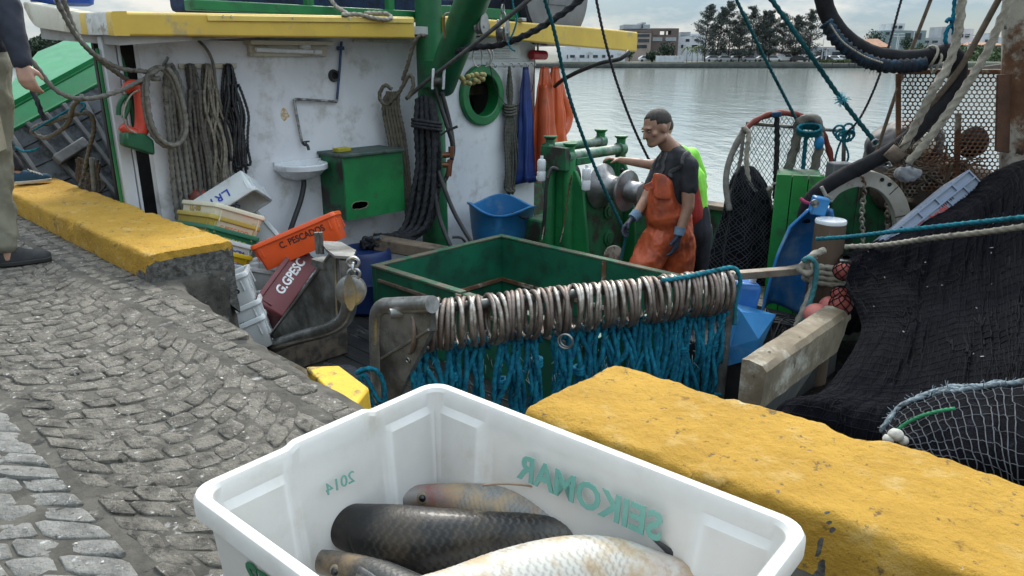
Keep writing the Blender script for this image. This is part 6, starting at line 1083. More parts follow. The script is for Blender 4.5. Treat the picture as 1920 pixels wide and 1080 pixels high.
mb = MB(); P_ = [pZ(x, y, z) for x, y, z in ((905, 910, .535), (940, 907, .54), (985, 910, .537), (1005, 914, .532))]; mb.tube(catmull(P_, 4), .0016, n=5); mb.build('fin_ray', M('fin_ray', (.4, .26, .16), rough=.6), fish_b, sharp=0)
fish('grey fish with its snout at the near left corner of the crate', S(.477, (600, 1052), (640, 1062), (700, 1086), (760, 1116), (850, 1150), (960, 1180)), [.013, .022, .027, .028, .026, .022, .016], .3, fm_grey, 1.1, .24, .010, [(.13, 1.0)], [(.27, .6, .07, .022, .95)])
for k, (z, pts) in enumerate(((.415, ((640, 1020), (800, 1040), (1000, 1045), (1150, 1045), (1220, 1045))), (.415, ((700, 1130), (900, 1125), (1050, 1115), (1180, 1105))))): fish(('fish at the bottom of the crate under the dark backed one', 'fish at the bottom of the crate under the pale one')[k], S(z, *pts), [.02, .03, .036, .036, .03, .02], .2, fm_grey, 1.0, .2, .011, tail=.4)
# ================================================================== PEOPLE
def capsule(mb, p0, r0, p1, r1, n=14):
    p0, p1 = np.asarray(p0, float), np.asarray(p1, float); d = unit(p1 - p0) if np.linalg.norm(p1 - p0) > 1e-6 else UPV; pr = []
    for t in np.linspace(-math.pi / 2, 0, 6)[:-1]: pr.append((r0 * math.cos(t) + 1e-4, r0 * math.sin(t)))
    L = np.linalg.norm(p1 - p0)
    for s in (0, .5, 1): pr.append((r0 + (r1 - r0) * s, L * s))
    for t in np.linspace(0, math.pi / 2, 6)[1:]: pr.append((r1 * math.cos(t) + 1e-4, L + r1 * math.sin(t)))
    mb.lathe(p0, d, pr, n=n)
def blob(name, segs, balls, mat, parent, voxel=.012, smooth=5, fold=0., fs=9., seed=0, cut=None):
    mb = MB()
    for s in segs: capsule(mb, *s)
    for b in balls: mb.ball(b[0], b[1], 18, 12, b[2] if len(b) > 2 else None)
    me = mb.mesh('tmp'); o = bpy.data.objects.new('tmp', me); COL.objects.link(o); r = o.modifiers.new('r', 'REMESH'); r.mode = 'VOXEL'; r.voxel_size = voxel
    s = o.modifiers.new('s', 'SMOOTH'); s.factor = .6; s.iterations = smooth
    dg = bpy.context.evaluated_depsgraph_get(); me2 = bpy.data.meshes.new_from_object(o.evaluated_get(dg)); bpy.data.objects.remove(o)
    if fold:
        me2.update(); nr = np.empty(len(me2.vertices) * 3); me2.vertices.foreach_get('normal', nr); nr = nr.reshape(-1, 3); co = np.empty(len(me2.vertices) * 3); me2.vertices.foreach_get('co', co); co = co.reshape(-1, 3)
        d = np.array([noise.ridged_multi_fractal(Vector((q[0] * fs, q[1] * fs, q[2] * fs * .6 + seed)), 1., 2., 3, 1., 2.) for q in co]) - 1.2; co = co + nr * (d * fold)[:, None]; me2.vertices.foreach_set('co', co.ravel())
    me2.polygons.foreach_set('use_smooth', [True] * len(me2.polygons)); me2.update(); return link(name, me2, mat, parent)
m_skin = M('skin', (.36, .20, .135), (.30, .16, .105), s=14, rough=.5, bump=.1, bs=120, trans=.1); m_hair = M('dark_hair', (.025, .02, .017), (.045, .037, .03), s=60, rough=.7, bump=.8, bs=220)
m_tee = M('black_cotton', (.016, .017, .021), (.024, .025, .03), s=8, rough=.85, bump=.3, bs=60); m_bib = M('orange_overalls', (.54, .10, .035), (.43, .075, .026), s=6, rough=.42, bump=.15, bs=18, dirt=(.2, .05, .03), da=.25, ds=6, dsoft=.12); m_glove = M('navy_glove', (.012, .018, .035), (.02, .028, .05), s=16, rough=.7, bump=.3, bs=90); m_cuff = M('glove_cuff', (.16, .24, .33), (.12, .18, .26), s=30, rough=.85)
m_lime = M('lime_shirt', (.26, .72, .06), (.22, .62, .05), s=5, rough=.7, bump=.1, bs=30); m_navy = M('navy_jacket', (.014, .017, .03), (.02, .024, .04), s=6, rough=.7, bump=.25, bs=26); m_khaki = M('khaki_cotton', (.20, .19, .14), (.155, .145, .105), s=5, rough=.85, bump=.3, bs=40); m_jean = M('dark_trousers', (.015, .017, .024), (.022, .025, .034), s=6, rough=.85); m_red = M('red_apron', (.35, .02, .015), rough=.5); m_shoe = M('black_shoe', (.018, .018, .019), (.026, .026, .027), s=20, rough=.75, bump=.3, bs=120); m_sole = M('shoe_sole', (.02, .02, .02), rough=.7); m_canvas = M('blue_canvas', (.016, .055, .10), (.02, .07, .12), s=25, rough=.85, bump=.4, bs=180); m_rubw = M('white_sole', (.55, .52, .46), (.45, .42, .36), s=12, rough=.6)
def hand(wrist, fwd, palm, side, curl=.9, sz=1.0, spread=.12):
    """returns capsules for a five fingered hand; fwd = along the fingers, palm = palm normal, side = toward the thumb"""
    f, p, s = unit(fwd), unit(palm), unit(side); w = np.asarray(wrist, float); sg = []; L = .095 * sz
    for k, (off_, ln, c_) in enumerate(((.030, .072, .9), (.010, .080, 1.0), (-.010, .074, 1.05), (-.029, .058, 1.15))):
        b = w + f * L + s * off_ * sz; sg.append((w + f * .012 + s * off_ * .55 * sz, .017 * sz, b, .0125 * sz)); d = unit(f + s * off_ * spread * 20); cur = b; a = 0
        for q, fr in enumerate((.45, .32, .25)):
            a += curl * c_ * (.55 if q == 0 else .62); dd = unit(d * math.cos(a) + p * math.sin(a)); nx_ = cur + dd * ln * fr * sz; sg.append((cur, (.0105 - .001 * q) * sz, nx_, (.0098 - .0012 * q) * sz)); cur = nx_
    b = w + f * .03 + s * .026 * sz; d = unit(f * .62 + s * .75 + p * .25); m_ = b + d * .045 * sz; sg.append((b, .015 * sz, m_, .012 * sz)); d2 = unit(f * .8 + s * .15 + p * .6); sg.append((m_, .0115 * sz, m_ + d2 * .032 * sz, .009 * sz)); return sg
def head(c, face, up, sz=1.0):
    """capsules, balls of a head with brow, nose, jaw, lips, ears"""
    f = unit(face); u = unit(np.asarray(up) - f * (f @ np.asarray(up))); s = np.cross(f, u); rot_ = np.stack([s, f, u], 1); c = np.asarray(c, float)
    at = lambda a, b, d: c + (s * a + f * b + u * d) * sz
    B = [(at(0, -.012, .025), np.array([.073, .092, .088]) * sz, rot_), (at(0, .03, -.035), np.array([.056, .058, .070]) * sz, rot_), (at(0, .062, -.085), np.array([.030, .026, .022]) * sz, rot_), (at(0, .078, .022), np.array([.050, .014, .012]) * sz, rot_), (at(0, .079, -.062), np.array([.022, .010, .006]) * sz, rot_), (at(0, .076, -.072), np.array([.019, .010, .006]) * sz, rot_), (at(.045, .055, -.02), np.array([.022, .020, .018]) * sz, rot_), (at(-.045, .055, -.02), np.array([.022, .020, .018]) * sz, rot_), (at(.074, -.005, -.005), np.array([.009, .020, .030]) * sz, rot_), (at(-.074, -.005, -.005), np.array([.009, .020, .030]) * sz, rot_)]
    Sg = [(at(0, .086, .012), .008 * sz, at(0, .104, -.030), .013 * sz), (at(.052, .0, -.06), .026 * sz, at(.02, .06, -.085), .020 * sz), (at(-.052, .0, -.06), .026 * sz, at(-.02, .06, -.085), .020 * sz)]
    eyes = [at(.031, .080, .004), at(-.031, .080, .004)]; return Sg, B, eyes, at, rot_
def face_parts(o, eyes, rot_, at, sz=1.0):
    for e in eyes:
        mb = MB(); mb.ball(e + rot_[:, 1] * .004, np.array([.013, .007, .006]) * sz, 12, 8, rot_); ey_ = mb.build('eye', M('eye_white', (.2, .18, .165), rough=.2, bump=0), o); mb = MB(); mb.ball(e + rot_[:, 1] * .0095, np.array([.005, .003, .005]) * sz, 10, 8, rot_); mb.build('iris', M('eye_iris', (.03, .02, .015), rough=.1, bump=0), ey_)
        mb = MB(); k = e - at(0, .08, .004); mb.tube([e + rot_ @ np.array([-.016, .004, .018]), e + rot_ @ np.array([0, .009, .021]), e + rot_ @ np.array([.016, .004, .017])], .003, n=6); mb.build('eyebrow', m_hair, o)
lat = lambda c, r: (c, r, c + np.array([0, 0, .0001]), r)
# ---- fisherman in orange overalls
fd = 6.0; fr = root('person', 'fisherman in a black T-shirt, orange bib overalls and navy gloves standing by the winch', 'person', (2.30, 3.28, DZ)); Q = lambda x, y, d=0.: pD(x, y, fd + d)
face_ = unit(-RT * .86 - FW * .42 - UPV * .28); hs_, hb_, ey_, at_, hr_ = head(Q(1231, 240, -.02), face_, UPV + RT * -.15, 1.26)
sN, sF = Q(1291, 312, -.10), Q(1236, 318, .16); eN, wN = Q(1290, 388, -.16), Q(1274, 434, -.20); eF, wF = Q(1212, 372, .02), Q(1190, 405, -.10); nk = Q(1262, 285, .02); ch = Q(1262, 340, .02); wa = Q(1258, 400, .02); hp = Q(1252, 440, .03)
arm = [(sN, .062, eN, .050), (eN, .049, wN, .034), (sF, .060, eF, .047), (eF, .046, wF, .033), (nk, .070, Q(1244, 262, 0), .066)]
blob('body', hs_ + arm + [(nk, .08, ch, .12), (sN, .06, nk, .06), (sF, .06, nk, .06), (ch, .12, wa, .11)], hb_, m_skin, fr, .008, 7)
face_parts(fr, ey_, hr_, at_, 1.26)
mb = MB(); mb.ball(at_(0, -.018, .036), np.array([.0755, .0945, .0815]) * 1.26, 24, 16, hr_); hm = mb.v[0]; loc_ = (hm - at_(0, 0, 0)) @ hr_; keep = loc_[:, 2] - .9 * np.maximum(0, loc_[:, 1]) * 1.0 > .012
mb.v[0] = np.where(keep[:, None], hm, at_(0, -.01, .01) + (hm - at_(0, -.01, .01)) * .8); mb.noise(.003, 60); mb.build('hair', m_hair, fr, sharp=0)
sho = blob('shirt', [(Q(1264, 292, .02), .088, ch, .150), (Q(1252, 303, -.02), .085, Q(1250, 330, -.03), .11), (ch, .150, wa, .125), (sN, .082, Q(1292, 352, -.13), .074), (sF, .078, Q(1222, 350, .08), .07), (sN, .085, nk, .082), (sF, .08, nk, .082), (Q(1280, 330, -.03), .11, Q(1278, 375, -.0), .10)], [], m_tee, fr, .011, 5, .007, 10)
blob('overalls', [(Q(1240, 348, -.09), .095, Q(1246, 400, -.06), .155), (Q(1246, 395, -.02), .165, hp, .178), (Q(1264, 385, .02), .135, Q(1262, 440, .02), .165), (Q(1234, 448, -.04), .14, Q(1200, 515, -.10), .135), (Q(1200, 515, -.10), .135, Q(1188, 590, -.05), .10), (Q(1188, 590, -.05), .10, Q(1178, 655, .02), .10), (Q(1270, 452, .06), .155, Q(1268, 525, .06), .138), (Q(1268, 525, .06), .138, Q(1262, 600, .10), .095), (Q(1262, 600, .10), .095, Q(1262, 650, .14), .10)], [], m_bib, fr, .010, 4, .016, 7.5, 3)
mb = MB(); bt = [Q(1222, 322, -.12), Q(1226, 345, -.16), Q(1222, 372, -.18), Q(1250, 326, -.20), Q(1256, 350, -.22), Q(1262, 376, -.22)]; mb.grid([[bt[0], (bt[0] + bt[3]) / 2 - FW * .02, bt[3]], [bt[1], (bt[1] + bt[4]) / 2 - FW * .02, bt[4]], [bt[2], (bt[2] + bt[5]) / 2 - FW * .02, bt[5]]]); bbm = mb.build('bib', m_bib, fr, sharp=0); bbm.modifiers.new('t', 'SOLIDIFY').thickness = .012; bbm.modifiers.new('s', 'SUBSURF').levels = 2; bbm.modifiers['s'].render_levels = 2
mb = MB(); p = [Q(1204, 348, -.13), Q(1222, 340, -.17), Q(1226, 352, -.18), Q(1212, 358, -.16)]; mb.prism(p, -FW * .012); mb.build('bib_flap', m_bib, fr, bevel=.004)
for pp_ in (((1252, 334, -.3), (1262, 318, -.25), (1274, 302, -.2), (1286, 293, -.08), (1294, 300, .05)), ((1222, 330, -.25), (1232, 312, -.2), (1244, 296, -.1), (1256, 288, .02))):
    pts = []
    for q in catmull(D_(*[(x, y, fd + d) for x, y, d in pp_]), 5):
        ok_, lc, nn_, _ = sho.closest_point_on_mesh(Vector(q) - 0 * Vector(q)); pts.append(np.array(lc) + np.array(nn_) * .004)
    mb = MB(); mb.tube(pts, .019, n=8, flat=.3); mb.build('strap', M('strap_grey', (.07, .07, .072), (.03, .03, .03), s=60, rough=.7), fr, sharp=0)
for (w_, f_, pl_, sd_, nm) in ((wN, Q(1268, 460, -.22) - wN, -RT * .6 - FW * .3, -RT * .6 - FW * .8, 'n'), (wF, Q(1172, 424, -.16) - wF, -FW * .2 + RT * .5 - UPV * .3, -FW * .7 - RT * .3, 'f')):
    blob('glove', hand(w_ + unit(f_) * .015, f_, pl_, sd_, .85, 1.22, .05), [], m_glove, fr, .006, 2); mb = MB(); mb.tube([w_ - unit(f_) * .035, w_, w_ + unit(f_) * .03], [.046, .043, .042], n=16); mb.build('glove_cuff', m_cuff, fr)
for p in (Q(1176, 658, .0), Q(1262, 655, .12)):
    mb = MB(); q = np.array([p[0], p[1], DZ]); fx = unit(face_ - UPV * face_[2]); mb.tube([q + UPV * .0 + UPV * .30, q + UPV * .12], .075, n=14); mb.ball(q + UPV * .06 + fx * .07, (.14, .06, .06), 16, 10, np.stack([fx, np.cross(UPV, fx), UPV], 1)); mb.build('boot', m_rubber, fr)
# ---- second man behind him
sd2 = 6.75; p2 = root('person', 'man in a lime shirt mostly hidden behind the fisherman, bare hand on the winch roller', 'person', (1.95, 3.85, DZ)); Q = lambda x, y, d=0.: pD(x, y, sd2 + d)
f2 = unit(-RT * .9 - FW * .2 - UPV * .2); hs_, hb_, ey_, at_, hr_ = head(Q(1240, 246, 0), f2, UPV, 1.08); sh1, sh2 = Q(1258, 300, -.1), Q(1296, 292, .15); el, wr = Q(1222, 309, -.15), Q(1162, 300, -.02)
blob('body', hs_ + [(sh1, .058, el, .048), (el, .046, wr, .03), (Q(1268, 280), .06, Q(1250, 264), .055), (sh1, .06, sh2, .06), (sh2, .055, Q(1318, 350, .2), .045), (Q(1318, 350, .2), .042, Q(1300, 400, .1), .03)] + hand(wr, Q(1140, 296, .0) - wr, -UPV, -FW, .75, 1.0, .1) + hand(Q(1300, 400, .1), -UPV, -RT, -FW, .7), hb_, m_skin, p2, .008, 4); face_parts(p2, ey_, hr_, at_, 1.08)
mb = MB(); mb.ball(at_(0, -.02, .04), np.array([.083, .097, .088]), 22, 14, hr_); mb.build('hair', m_hair, p2, sharp=0)
blob('shirt', [(Q(1276, 290), .09, Q(1290, 340), .16), (Q(1290, 340), .165, Q(1296, 395), .155), (sh1, .075, Q(1240, 304, -.12), .06), (sh2, .08, Q(1312, 330, .18), .07), (sh1, .08, sh2, .08)], [], m_lime, p2, .012, 5, .006, 9)
blob('apron', [(Q(1286, 345, -.03), .150, Q(1292, 400, -.02), .16)], [], m_red, p2, .014, 4, .004)
blob('trousers', [(Q(1298, 395), .155, Q(1300, 430), .165), (Q(1284, 430, -.05), .11, Q(1280, 530, -.05), .095), (Q(1280, 530, -.05), .095, Q(1278, 610), .08), (Q(1314, 430, .05), .11, Q(1316, 530, .06), .095), (Q(1316, 530, .06), .095, Q(1316, 612, .06), .08)], [], m_jean, p2, .014, 5, .007, 8)
for p in (Q(1278, 618, .0), Q(1316, 620, .06)): mb = MB(); q = np.array([p[0], p[1], DZ]); mb.tube([q + UPV * .28, q + UPV * .1], .075, n=12); mb.ball(q + UPV * .055 + f2 * .06, (.13, .055, .055), 14, 8, np.stack([unit(f2 - UPV * f2[2]), np.cross(UPV, unit(f2 - UPV * f2[2])), UPV], 1)); mb.build('boot', m_rubber, p2)
# ---- two people at the left edge of the picture
def shoe(toe, heel, zb, par, mat, solem, h=.085, w_=.05, sneaker=False):
    toe, heel = np.array([toe[0], toe[1], zb]), np.array([heel[0], heel[1], zb]); d = unit(toe - heel); s_ = np.cross(UPV, d); L = np.linalg.norm(toe - heel); rings, sole = [], []
    for t in np.linspace(0, 1, 18):
        wv = w_ * (.62 + .38 * math.sin(min(1, t * 1.35) * math.pi * .75)) * (1 - max(0, (t - .82) / .18) ** 2.2 * .62) * (1 - max(0, (.12 - t) / .12) ** 2 * .4); hv = (h if t < .35 else h - (h - .045) * min(1, (t - .35) / .4)) * (1 - max(0, (t - .85) / .15) ** 2 * .45); c = heel + d * L * t
        rings.append([c + s_ * wv * math.cos(q) * (1 if math.sin(q) < .3 else .92) + UPV * (.022 + hv * max(-.05, math.sin(q)) ** (1 if math.sin(q) <= 0 else .75)) for q in np.linspace(-.2, math.pi + .2, 15)]); sole.append([c + s_ * (wv + .006) + UPV * .002, c + s_ * (wv + .006) + UPV * .026, c - s_ * (wv + .006) + UPV * .026, c - s_ * (wv + .006) + UPV * .002])
    mb = MB(); mb.loft(rings); u_ = mb.build('shoe', mat, par, sharp=50); mb = MB(); mb.loft(sole); mb.build('sole', solem, u_, bevel=.004)
    if sneaker:
        for k in range(5): t = .42 + .07 * k; c = heel + d * L * t + UPV * (.028 + h * (.92 - .62 * (t - .40) / .4)); mb = MB(); mb.tube(catmull([c + s_ * .032 - UPV * .012, c + UPV * .006, c - s_ * .032 - UPV * .012 + d * .015], 4), .0045, n=6); mb.build('shoelace', m_rubw, u_)
    return heel + d * L * .22 + UPV * h
Q = lambda x, y, d=4.15: pD(x, y, d)
m1 = root('person', 'man in a navy jacket and khaki cargo trousers standing at the left kerb', 'person', pZ(20, 500, 0))
toe, heel = pZ(98, 488, 0), pZ(-2, 500, 0); an = shoe(toe, heel, .002, m1, m_shoe, m_sole, .085, .052)
toe2, heel2 = toe + np.array([-.15, -.42, 0]), heel + np.array([-.18, -.42, 0]); an2 = shoe(toe2, heel2, .002, m1, m_shoe, m_sole)
hipc = Q(-38, 120, 4.2); k1, k2 = Q(-12, 305, 4.18), an2 * .5 + hipc * .5 + np.array([.03, -.08, -.02]); hip1, hip2 = hipc + RT * .05, hipc - RT * .06 - FW * .12
blob('trousers', [(hipc, .15, hipc + UPV * .12, .15), (hip1, .115, k1, .094), (k1, .094, Q(-4, 385), .088), (Q(-4, 385), .092, an + UPV * .045 + RT * -.02, .080), (hip2, .115, k2, .092), (k2, .092, an2 + UPV * .05, .08)], [], m_khaki, m1, .011, 4, .015, 9)
mb = MB(); c = Q(-6, 250, 4.02); mb.box(c, (.03, .17, .20), rotvec((0, 0, R(44 + 20)))); mb.build('cargo_pocket', m_khaki, m1, bevel=.012)
shd = Q(-10, -130, 4.15); elb = Q(12, 10, 4.12); wrs = Q(40, 118, 4.08); chest = hipc + UPV * .48; hd_, hb_, ey_, at_, hr_ = head(hipc + UPV * .86 - RT * .02, unit(FW * .5 + RT * .8 - UPV * .15), UPV, 1.1)
hv = Q(50, 150, 4.05) - wrs
blob('body', hd_ + [(chest + UPV * .12, .06, hipc + UPV * .78, .055), (elb, .045, wrs, .031), (chest, .12, hipc + UPV * .1, .12), (an - UPV * .05, .045, k1, .05), (an2 - UPV * .05, .045, k2, .05)] + hand(wrs, hv, FW * .55 + RT * .1 - UPV * .3, RT * .7 + FW * .2, .95, 1.05, .06), hb_, m_skin, m1, .0075, 3); face_parts(m1, ey_, hr_, at_, 1.1)
mb = MB(); mb.ball(at_(0, -.018, .036), np.array([.080, .096, .086]) * 1.10, 24, 16, hr_); mb.build('hair', m_hair, m1, sharp=0)
sh_o = chest + RT * .17 + UPV * .10 - FW * .04; sh_i = chest - RT * .15 + UPV * .10 - FW * .10
blob('jacket', [(chest + UPV * .06, .15, hipc + UPV * .14, .165), (sh_o, .085, elb, .070), (elb, .072, wrs - unit(hv) * .01, .052), (sh_o, .09, chest + UPV * .14, .09), (sh_i, .09, chest + UPV * .14, .09), (sh_i, .08, sh_i - UPV * .28 - FW * .1, .07), (sh_i - UPV * .28 - FW * .1, .07, sh_i - UPV * .45 + RT * .12 + FW * .05, .055)], [], m_navy, m1, .012, 4, .009, 8, 5)
m2 = root('person', 'person with a blue canvas sneaker on the kerb, hidden behind the khaki trousers', 'person', pZ(30, 345, .15))
toe, heel = pZ(97, 340, .16), pZ(28, 347, .16); an = shoe(toe, heel, .165, m2, m_canvas, m_rubw, .085, .05, True); hipc = an + UPV * .72 - RT * .34 - FW * .05; kn = an * .5 + hipc * .5 + RT * -.02
an2 = shoe(toe - RT * .45 + FW * -.25, heel - RT * .45 + FW * -.25, .165, m2, m_canvas, m_rubw, .085, .05)
blob('trousers', [(hipc, .15, hipc + UPV * .12, .15), (hipc + RT * .04, .11, kn, .085), (kn, .085, an + UPV * .05 - RT * .03, .055), (hipc - RT * .08, .11, an2 * .5 + hipc * .5, .085), (an2 * .5 + hipc * .5, .085, an2 + UPV * .05, .06)], [], m_jean, m2, .014, 4, .006)
ch = hipc + UPV * .46; hd_, hb_, ey_, at_, hr_ = head(hipc + UPV * .84, unit(FW + RT * .5), UPV, 1.08)
blob('body', hd_ + [(ch + UPV * .1, .06, hipc + UPV * .76, .055), (an - UPV * .05, .04, kn, .05), (an2 - UPV * .05, .04, hipc, .06)], hb_, m_skin, m2, .01, 4); face_parts(m2, ey_, hr_, at_, 1.08)
blob('jacket', [(ch, .15, hipc + UPV * .12, .15), (ch + RT * -.17 + UPV * .1, .08, ch - RT * .2 - UPV * .2, .07), (ch - RT * .17 + UPV * .1, .08, ch + UPV * .12, .09), (ch + RT * .15 + UPV * .1, .08, ch + UPV * .12, .09), (ch + RT * .15 + UPV * .1, .08, ch + RT * .17 - UPV * .2, .065)], [], m_navy, m2, .014, 4, .006)
mb = MB(); mb.ball(at_(0, -.018, .036), np.array([.080, .096, .086]) * 1.08, 20, 14, hr_); mb.build('hair', m_hair, m2, sharp=0)
# ================================================================== STERN GEAR AND NETS
def surf(rows, nu=60, nv=60):
    """smooth surface through a grid of control points (rows top to bottom)"""
    A = np.array([[np.asarray(p, float) for p in r] for r in rows]); H = np.array([resample_n(catmull(r, 8), nu) for r in A]); return np.array([resample_n(catmull(H[:, j], 8), nv) for j in range(nu)]).transpose(1, 0, 2)
def resample_n(P, n):
    t = np.linspace(0, len(P) - 1, n); i = np.arange(len(P)); return np.stack([np.interp(t, i, P[:, k]) for k in range(3)], 1)
def netmat(name, c, c2, sc, flecks=True):
    m = M(name, c, c2, s=3, rough=.95, bump=.9, bs=sc, dirt=tuple(x * 2.6 for x in c), da=.2, ds=26, spec=.08, d2=((.5, .5, .5) if flecks else None), d2a=-.24, d2s=24); return m
m_net = netmat('black_fish_net', (.0065, .007, .0105), (.003, .003, .0045), 150); m_netb = netmat('black_net_bag', (.012, .013, .016), (.006, .006, .008), 140, False)
# big net heap: draped over the stern and falling to the water
rid = [(1588, 482, 4.4), (1700, 436, 4.3), (1800, 392, 4.2), (1868, 346, 4.15), (1925, 306, 4.1), (2080, 290, 4.0), (2350, 330, 3.7)]
rows = [[pD(*q) + FW * 1.3 - UPV * 1.5 for q in rid], [pD(*q) + FW * .55 - UPV * .35 for q in rid], [pD(*q) for q in rid], D_((1584, 540, 4.15), (1700, 520, 3.95), (1800, 500, 3.85), (1870, 470, 3.75), (1930, 450, 3.65), (2080, 440, 3.5), (2350, 460, 3.2)), D_((1612, 620, 3.8), (1710, 620, 3.5), (1800, 610, 3.35), (1870, 600, 3.2), (1930, 590, 3.1), (2080, 580, 2.95), (2350, 600, 2.6)), D_((1545, 730, 3.35), (1680, 730, 3.1), (1790, 720, 2.9), (1870, 710, 2.8), (1930, 700, 2.7), (2080, 700, 2.5), (2350, 720, 2.2)), D_((1440, 800, 3.15), (1640, 840, 2.85), (1770, 860, 2.6), (1860, 880, 2.45), (1930, 900, 2.3), (2080, 930, 2.15), (2350, 980, 1.9))]
rows.append([np.array([p[0], p[1], WZ - .2]) for p in rows[-1]]); S_ = surf(rows, 240, 200)
for i in range(S_.shape[0]):
    for j in range(S_.shape[1]):
        p = S_[i, j]; u, v_ = j / S_.shape[1], i / S_.shape[0]; w_ = abs(nz(u * 16 + 1.5 * nz(u * 5, v_ * 4, 2), v_ * 3.2, 1)); S_[i, j] = p + (UPV * .6 - FW * .6) * (.075 * nz(u * 7, v_ * 5, 5) + .085 * (.25 - w_) + .022 * nz(u * 45, v_ * 18, 3) + .008 * nz(u * 110, v_ * 60, 9))
mb = MB(); mb.grid(S_); tag(mb.build('net_heap', m_net, sharp=0, fix=False), 'huge heap of black fishing net draped over the stern at the right', 'net')
mb = MB(); o_ = UPV * .004 - FW * .004
for i in range(20, 198, 3): mb.tube([S_[i, j] + o_ + rng.normal(0, .0012, 3) for j in range(0, 190, 2)], .0016, n=3, caps=False)
for j in range(0, 190, 3): mb.tube([S_[i, min(189, j + int(2 * math.sin(i * .2 + j)))] + o_ + rng.normal(0, .0012, 3) for i in range(20, 198, 2)], .0016, n=3, caps=False)
tag(mb.build('netting', M('net_mesh_twine', (.013, .0135, .018), (.007, .007, .010), s=9, rough=.95, bump=0, spec=.15), sharp=0, fix=False), 'fine dark twine meshes of the net heap surface', None, None, 'stuff')
# strands lying loose on the heap
mb = MB()
for k in range(24):
    i0, j0 = rng.integers(60, 170), rng.integers(5, 150); di, dj = rng.normal(0, 1.4, 2); pts = []
    for q in range(9):
        i, j = int(np.clip(i0 + di * q + rng.normal(0, 1.5), 0, 199)), int(np.clip(j0 + dj * q * 1.5 + rng.normal(0, 1.5), 0, 239)); pts.append(S_[i, j] - FW * .008 + UPV * .006)
    mb.tube(catmull(pts, 3), .0028, n=5)
tag(mb.build('loose_cord', M('dark_cord', (.012, .012, .014), rough=.95, spec=.1), sharp=0, fix=False), 'loose dark cords trailing across the black net heap', None, None, 'stuff')
mb = MB()
for k in range(14):
    i, j = rng.integers(62, 150), int(rng.integers(3, 120)); p = S_[i, j] - FW * .006 + UPV * .006; d = unit(rng.normal(size=3)) * (.004 + .008 * rng.random() ** 3); mb.tube([p - d, p + d], .0022, n=4)
tag(mb.build('fish_scales', M('pale_fleck', (.45, .46, .46), rough=.4, bump=0), sharp=0, fix=False), 'pale fish scales and flecks scattered over the black net', None, None, 'stuff')
m_float = M('pink_float', (.50, .16, .13), (.40, .11, .09), s=9, rough=.6, dirt=(.25, .1, .08), da=.25); m_floatr = M('red_float', (.30, .06, .04), (.2, .04, .03), s=9, rough=.65, dirt=(.06, .02, .02), da=.35)
def fl_(x, y, d, r, label, mat, net=False):
    o = root('net_float', label, 'float', pD(x, y, d), 'net floats'); c = pD(x, y, d); mb = MB(); mb.ball(c, (r, r, r * .92), 22, 14); mb.build('float_ball', mat, o)
    if net:
        mb = MB(); q = r * 1.04
        for k in range(7):
            for s in (-1, 1): mb.tube([c + q * np.array([math.cos(t * s * .9 + k * .9) * math.cos(t), math.sin(t * s * .9 + k * .9) * math.cos(t), .92 * math.sin(t)]) for t in np.linspace(-1.5, 1.5, 16)], .003, n=4)
        mb.build('float_netting', m_netb, o, sharp=0, fix=False)
fl_(1530, 590, 4.25, .075, 'plain pink float lying lowest behind the stern rail', m_float); fl_(1558, 576, 4.32, .075, 'plain pink float half under the netted one', m_float); fl_(1578, 572, 4.24, .07, 'red float in diamond netting at the foot of the bollard', m_floatr, True); fl_(1582, 508, 4.30, .06, 'small red float showing at the upper left of the net heap', m_floatr, True); fl_(1576, 552, 4.28, .055, 'small red float right above the netted float', m_floatr, True)
for (x, y, d, r, lb) in ((1655, 642, 3.62, .045, 'small reddish float caught in the middle of the net heap'), (1634, 672, 3.52, .055, 'netted float below left of the one in the net\'s middle'), (1648, 682, 3.5, .045, 'lowest of the three floats clustered in the net heap'), (1620, 783, 3.04, .05, 'netted red float hanging just above the yellow kerb')): fl_(x, y, d, r, lb, m_floatr, True)
# bundle of net nearer the kerb with a pale rope selvedge
rb_ = [D_((1650, 825, 2.45), (1690, 790, 2.55), (1760, 770, 2.6), (1840, 765, 2.55), (1930, 765, 2.5), (2150, 770, 2.3)), D_((1652, 812, 2.3), (1690, 766, 2.35), (1760, 737, 2.35), (1840, 728, 2.3), (1930, 722, 2.25), (2150, 722, 2.05)), D_((1656, 822, 2.2), (1700, 790, 2.2), (1770, 768, 2.18), (1850, 765, 2.12), (1930, 765, 2.06), (2150, 775, 1.9)), D_((1664, 838, 2.15), (1720, 838, 2.08), (1790, 840, 2.02), (1860, 850, 1.96), (1930, 860, 1.9), (2150, 890, 1.75)), D_((1690, 870, 2.12), (1740, 890, 2.05), (1800, 910, 1.98), (1870, 930, 1.92), (1930, 950, 1.86), (2150, 990, 1.72))]
rb_.append([p - UPV * .4 for p in rb_[-1]]); B_ = surf(rb_, 120, 110)
for i in range(110):
    for j in range(120): B_[i, j] += UPV * (.010 * nz(j * .12, i * .09, 2) + .004 * nz(j * .5, i * .4, 4))
nb = root('net_bundle', 'rolled net with pale twine and a frayed blue grey rope edge behind the kerb', 'net', pD(1800, 800, 2.1)); mb = MB(); mb.grid(B_); mb.build('net_body', m_net, nb, sharp=0, fix=False)
mb = MB(); lift = UPV * .004 - FW * .005
for k in range(21):
    s = k / 20; pts = [B_[i, int(np.clip(4 + 112 * s + 7 * math.sin((i - 24) * .035) * (1 - s), 0, 119))] + lift + rng.normal(0, .0006, 3) for i in range(24, 108, 2)]; mb.tube(pts, .0019, n=5)
for k in range(13):
    i = 27 + k * 6.2; pts = [B_[int(np.clip(i + 3.5 * math.sin(j * .05 + k * .3), 22, 108)), j] + lift + rng.normal(0, .0006, 3) for j in range(2, 119, 2)]; mb.tube(pts, .0013, n=4)
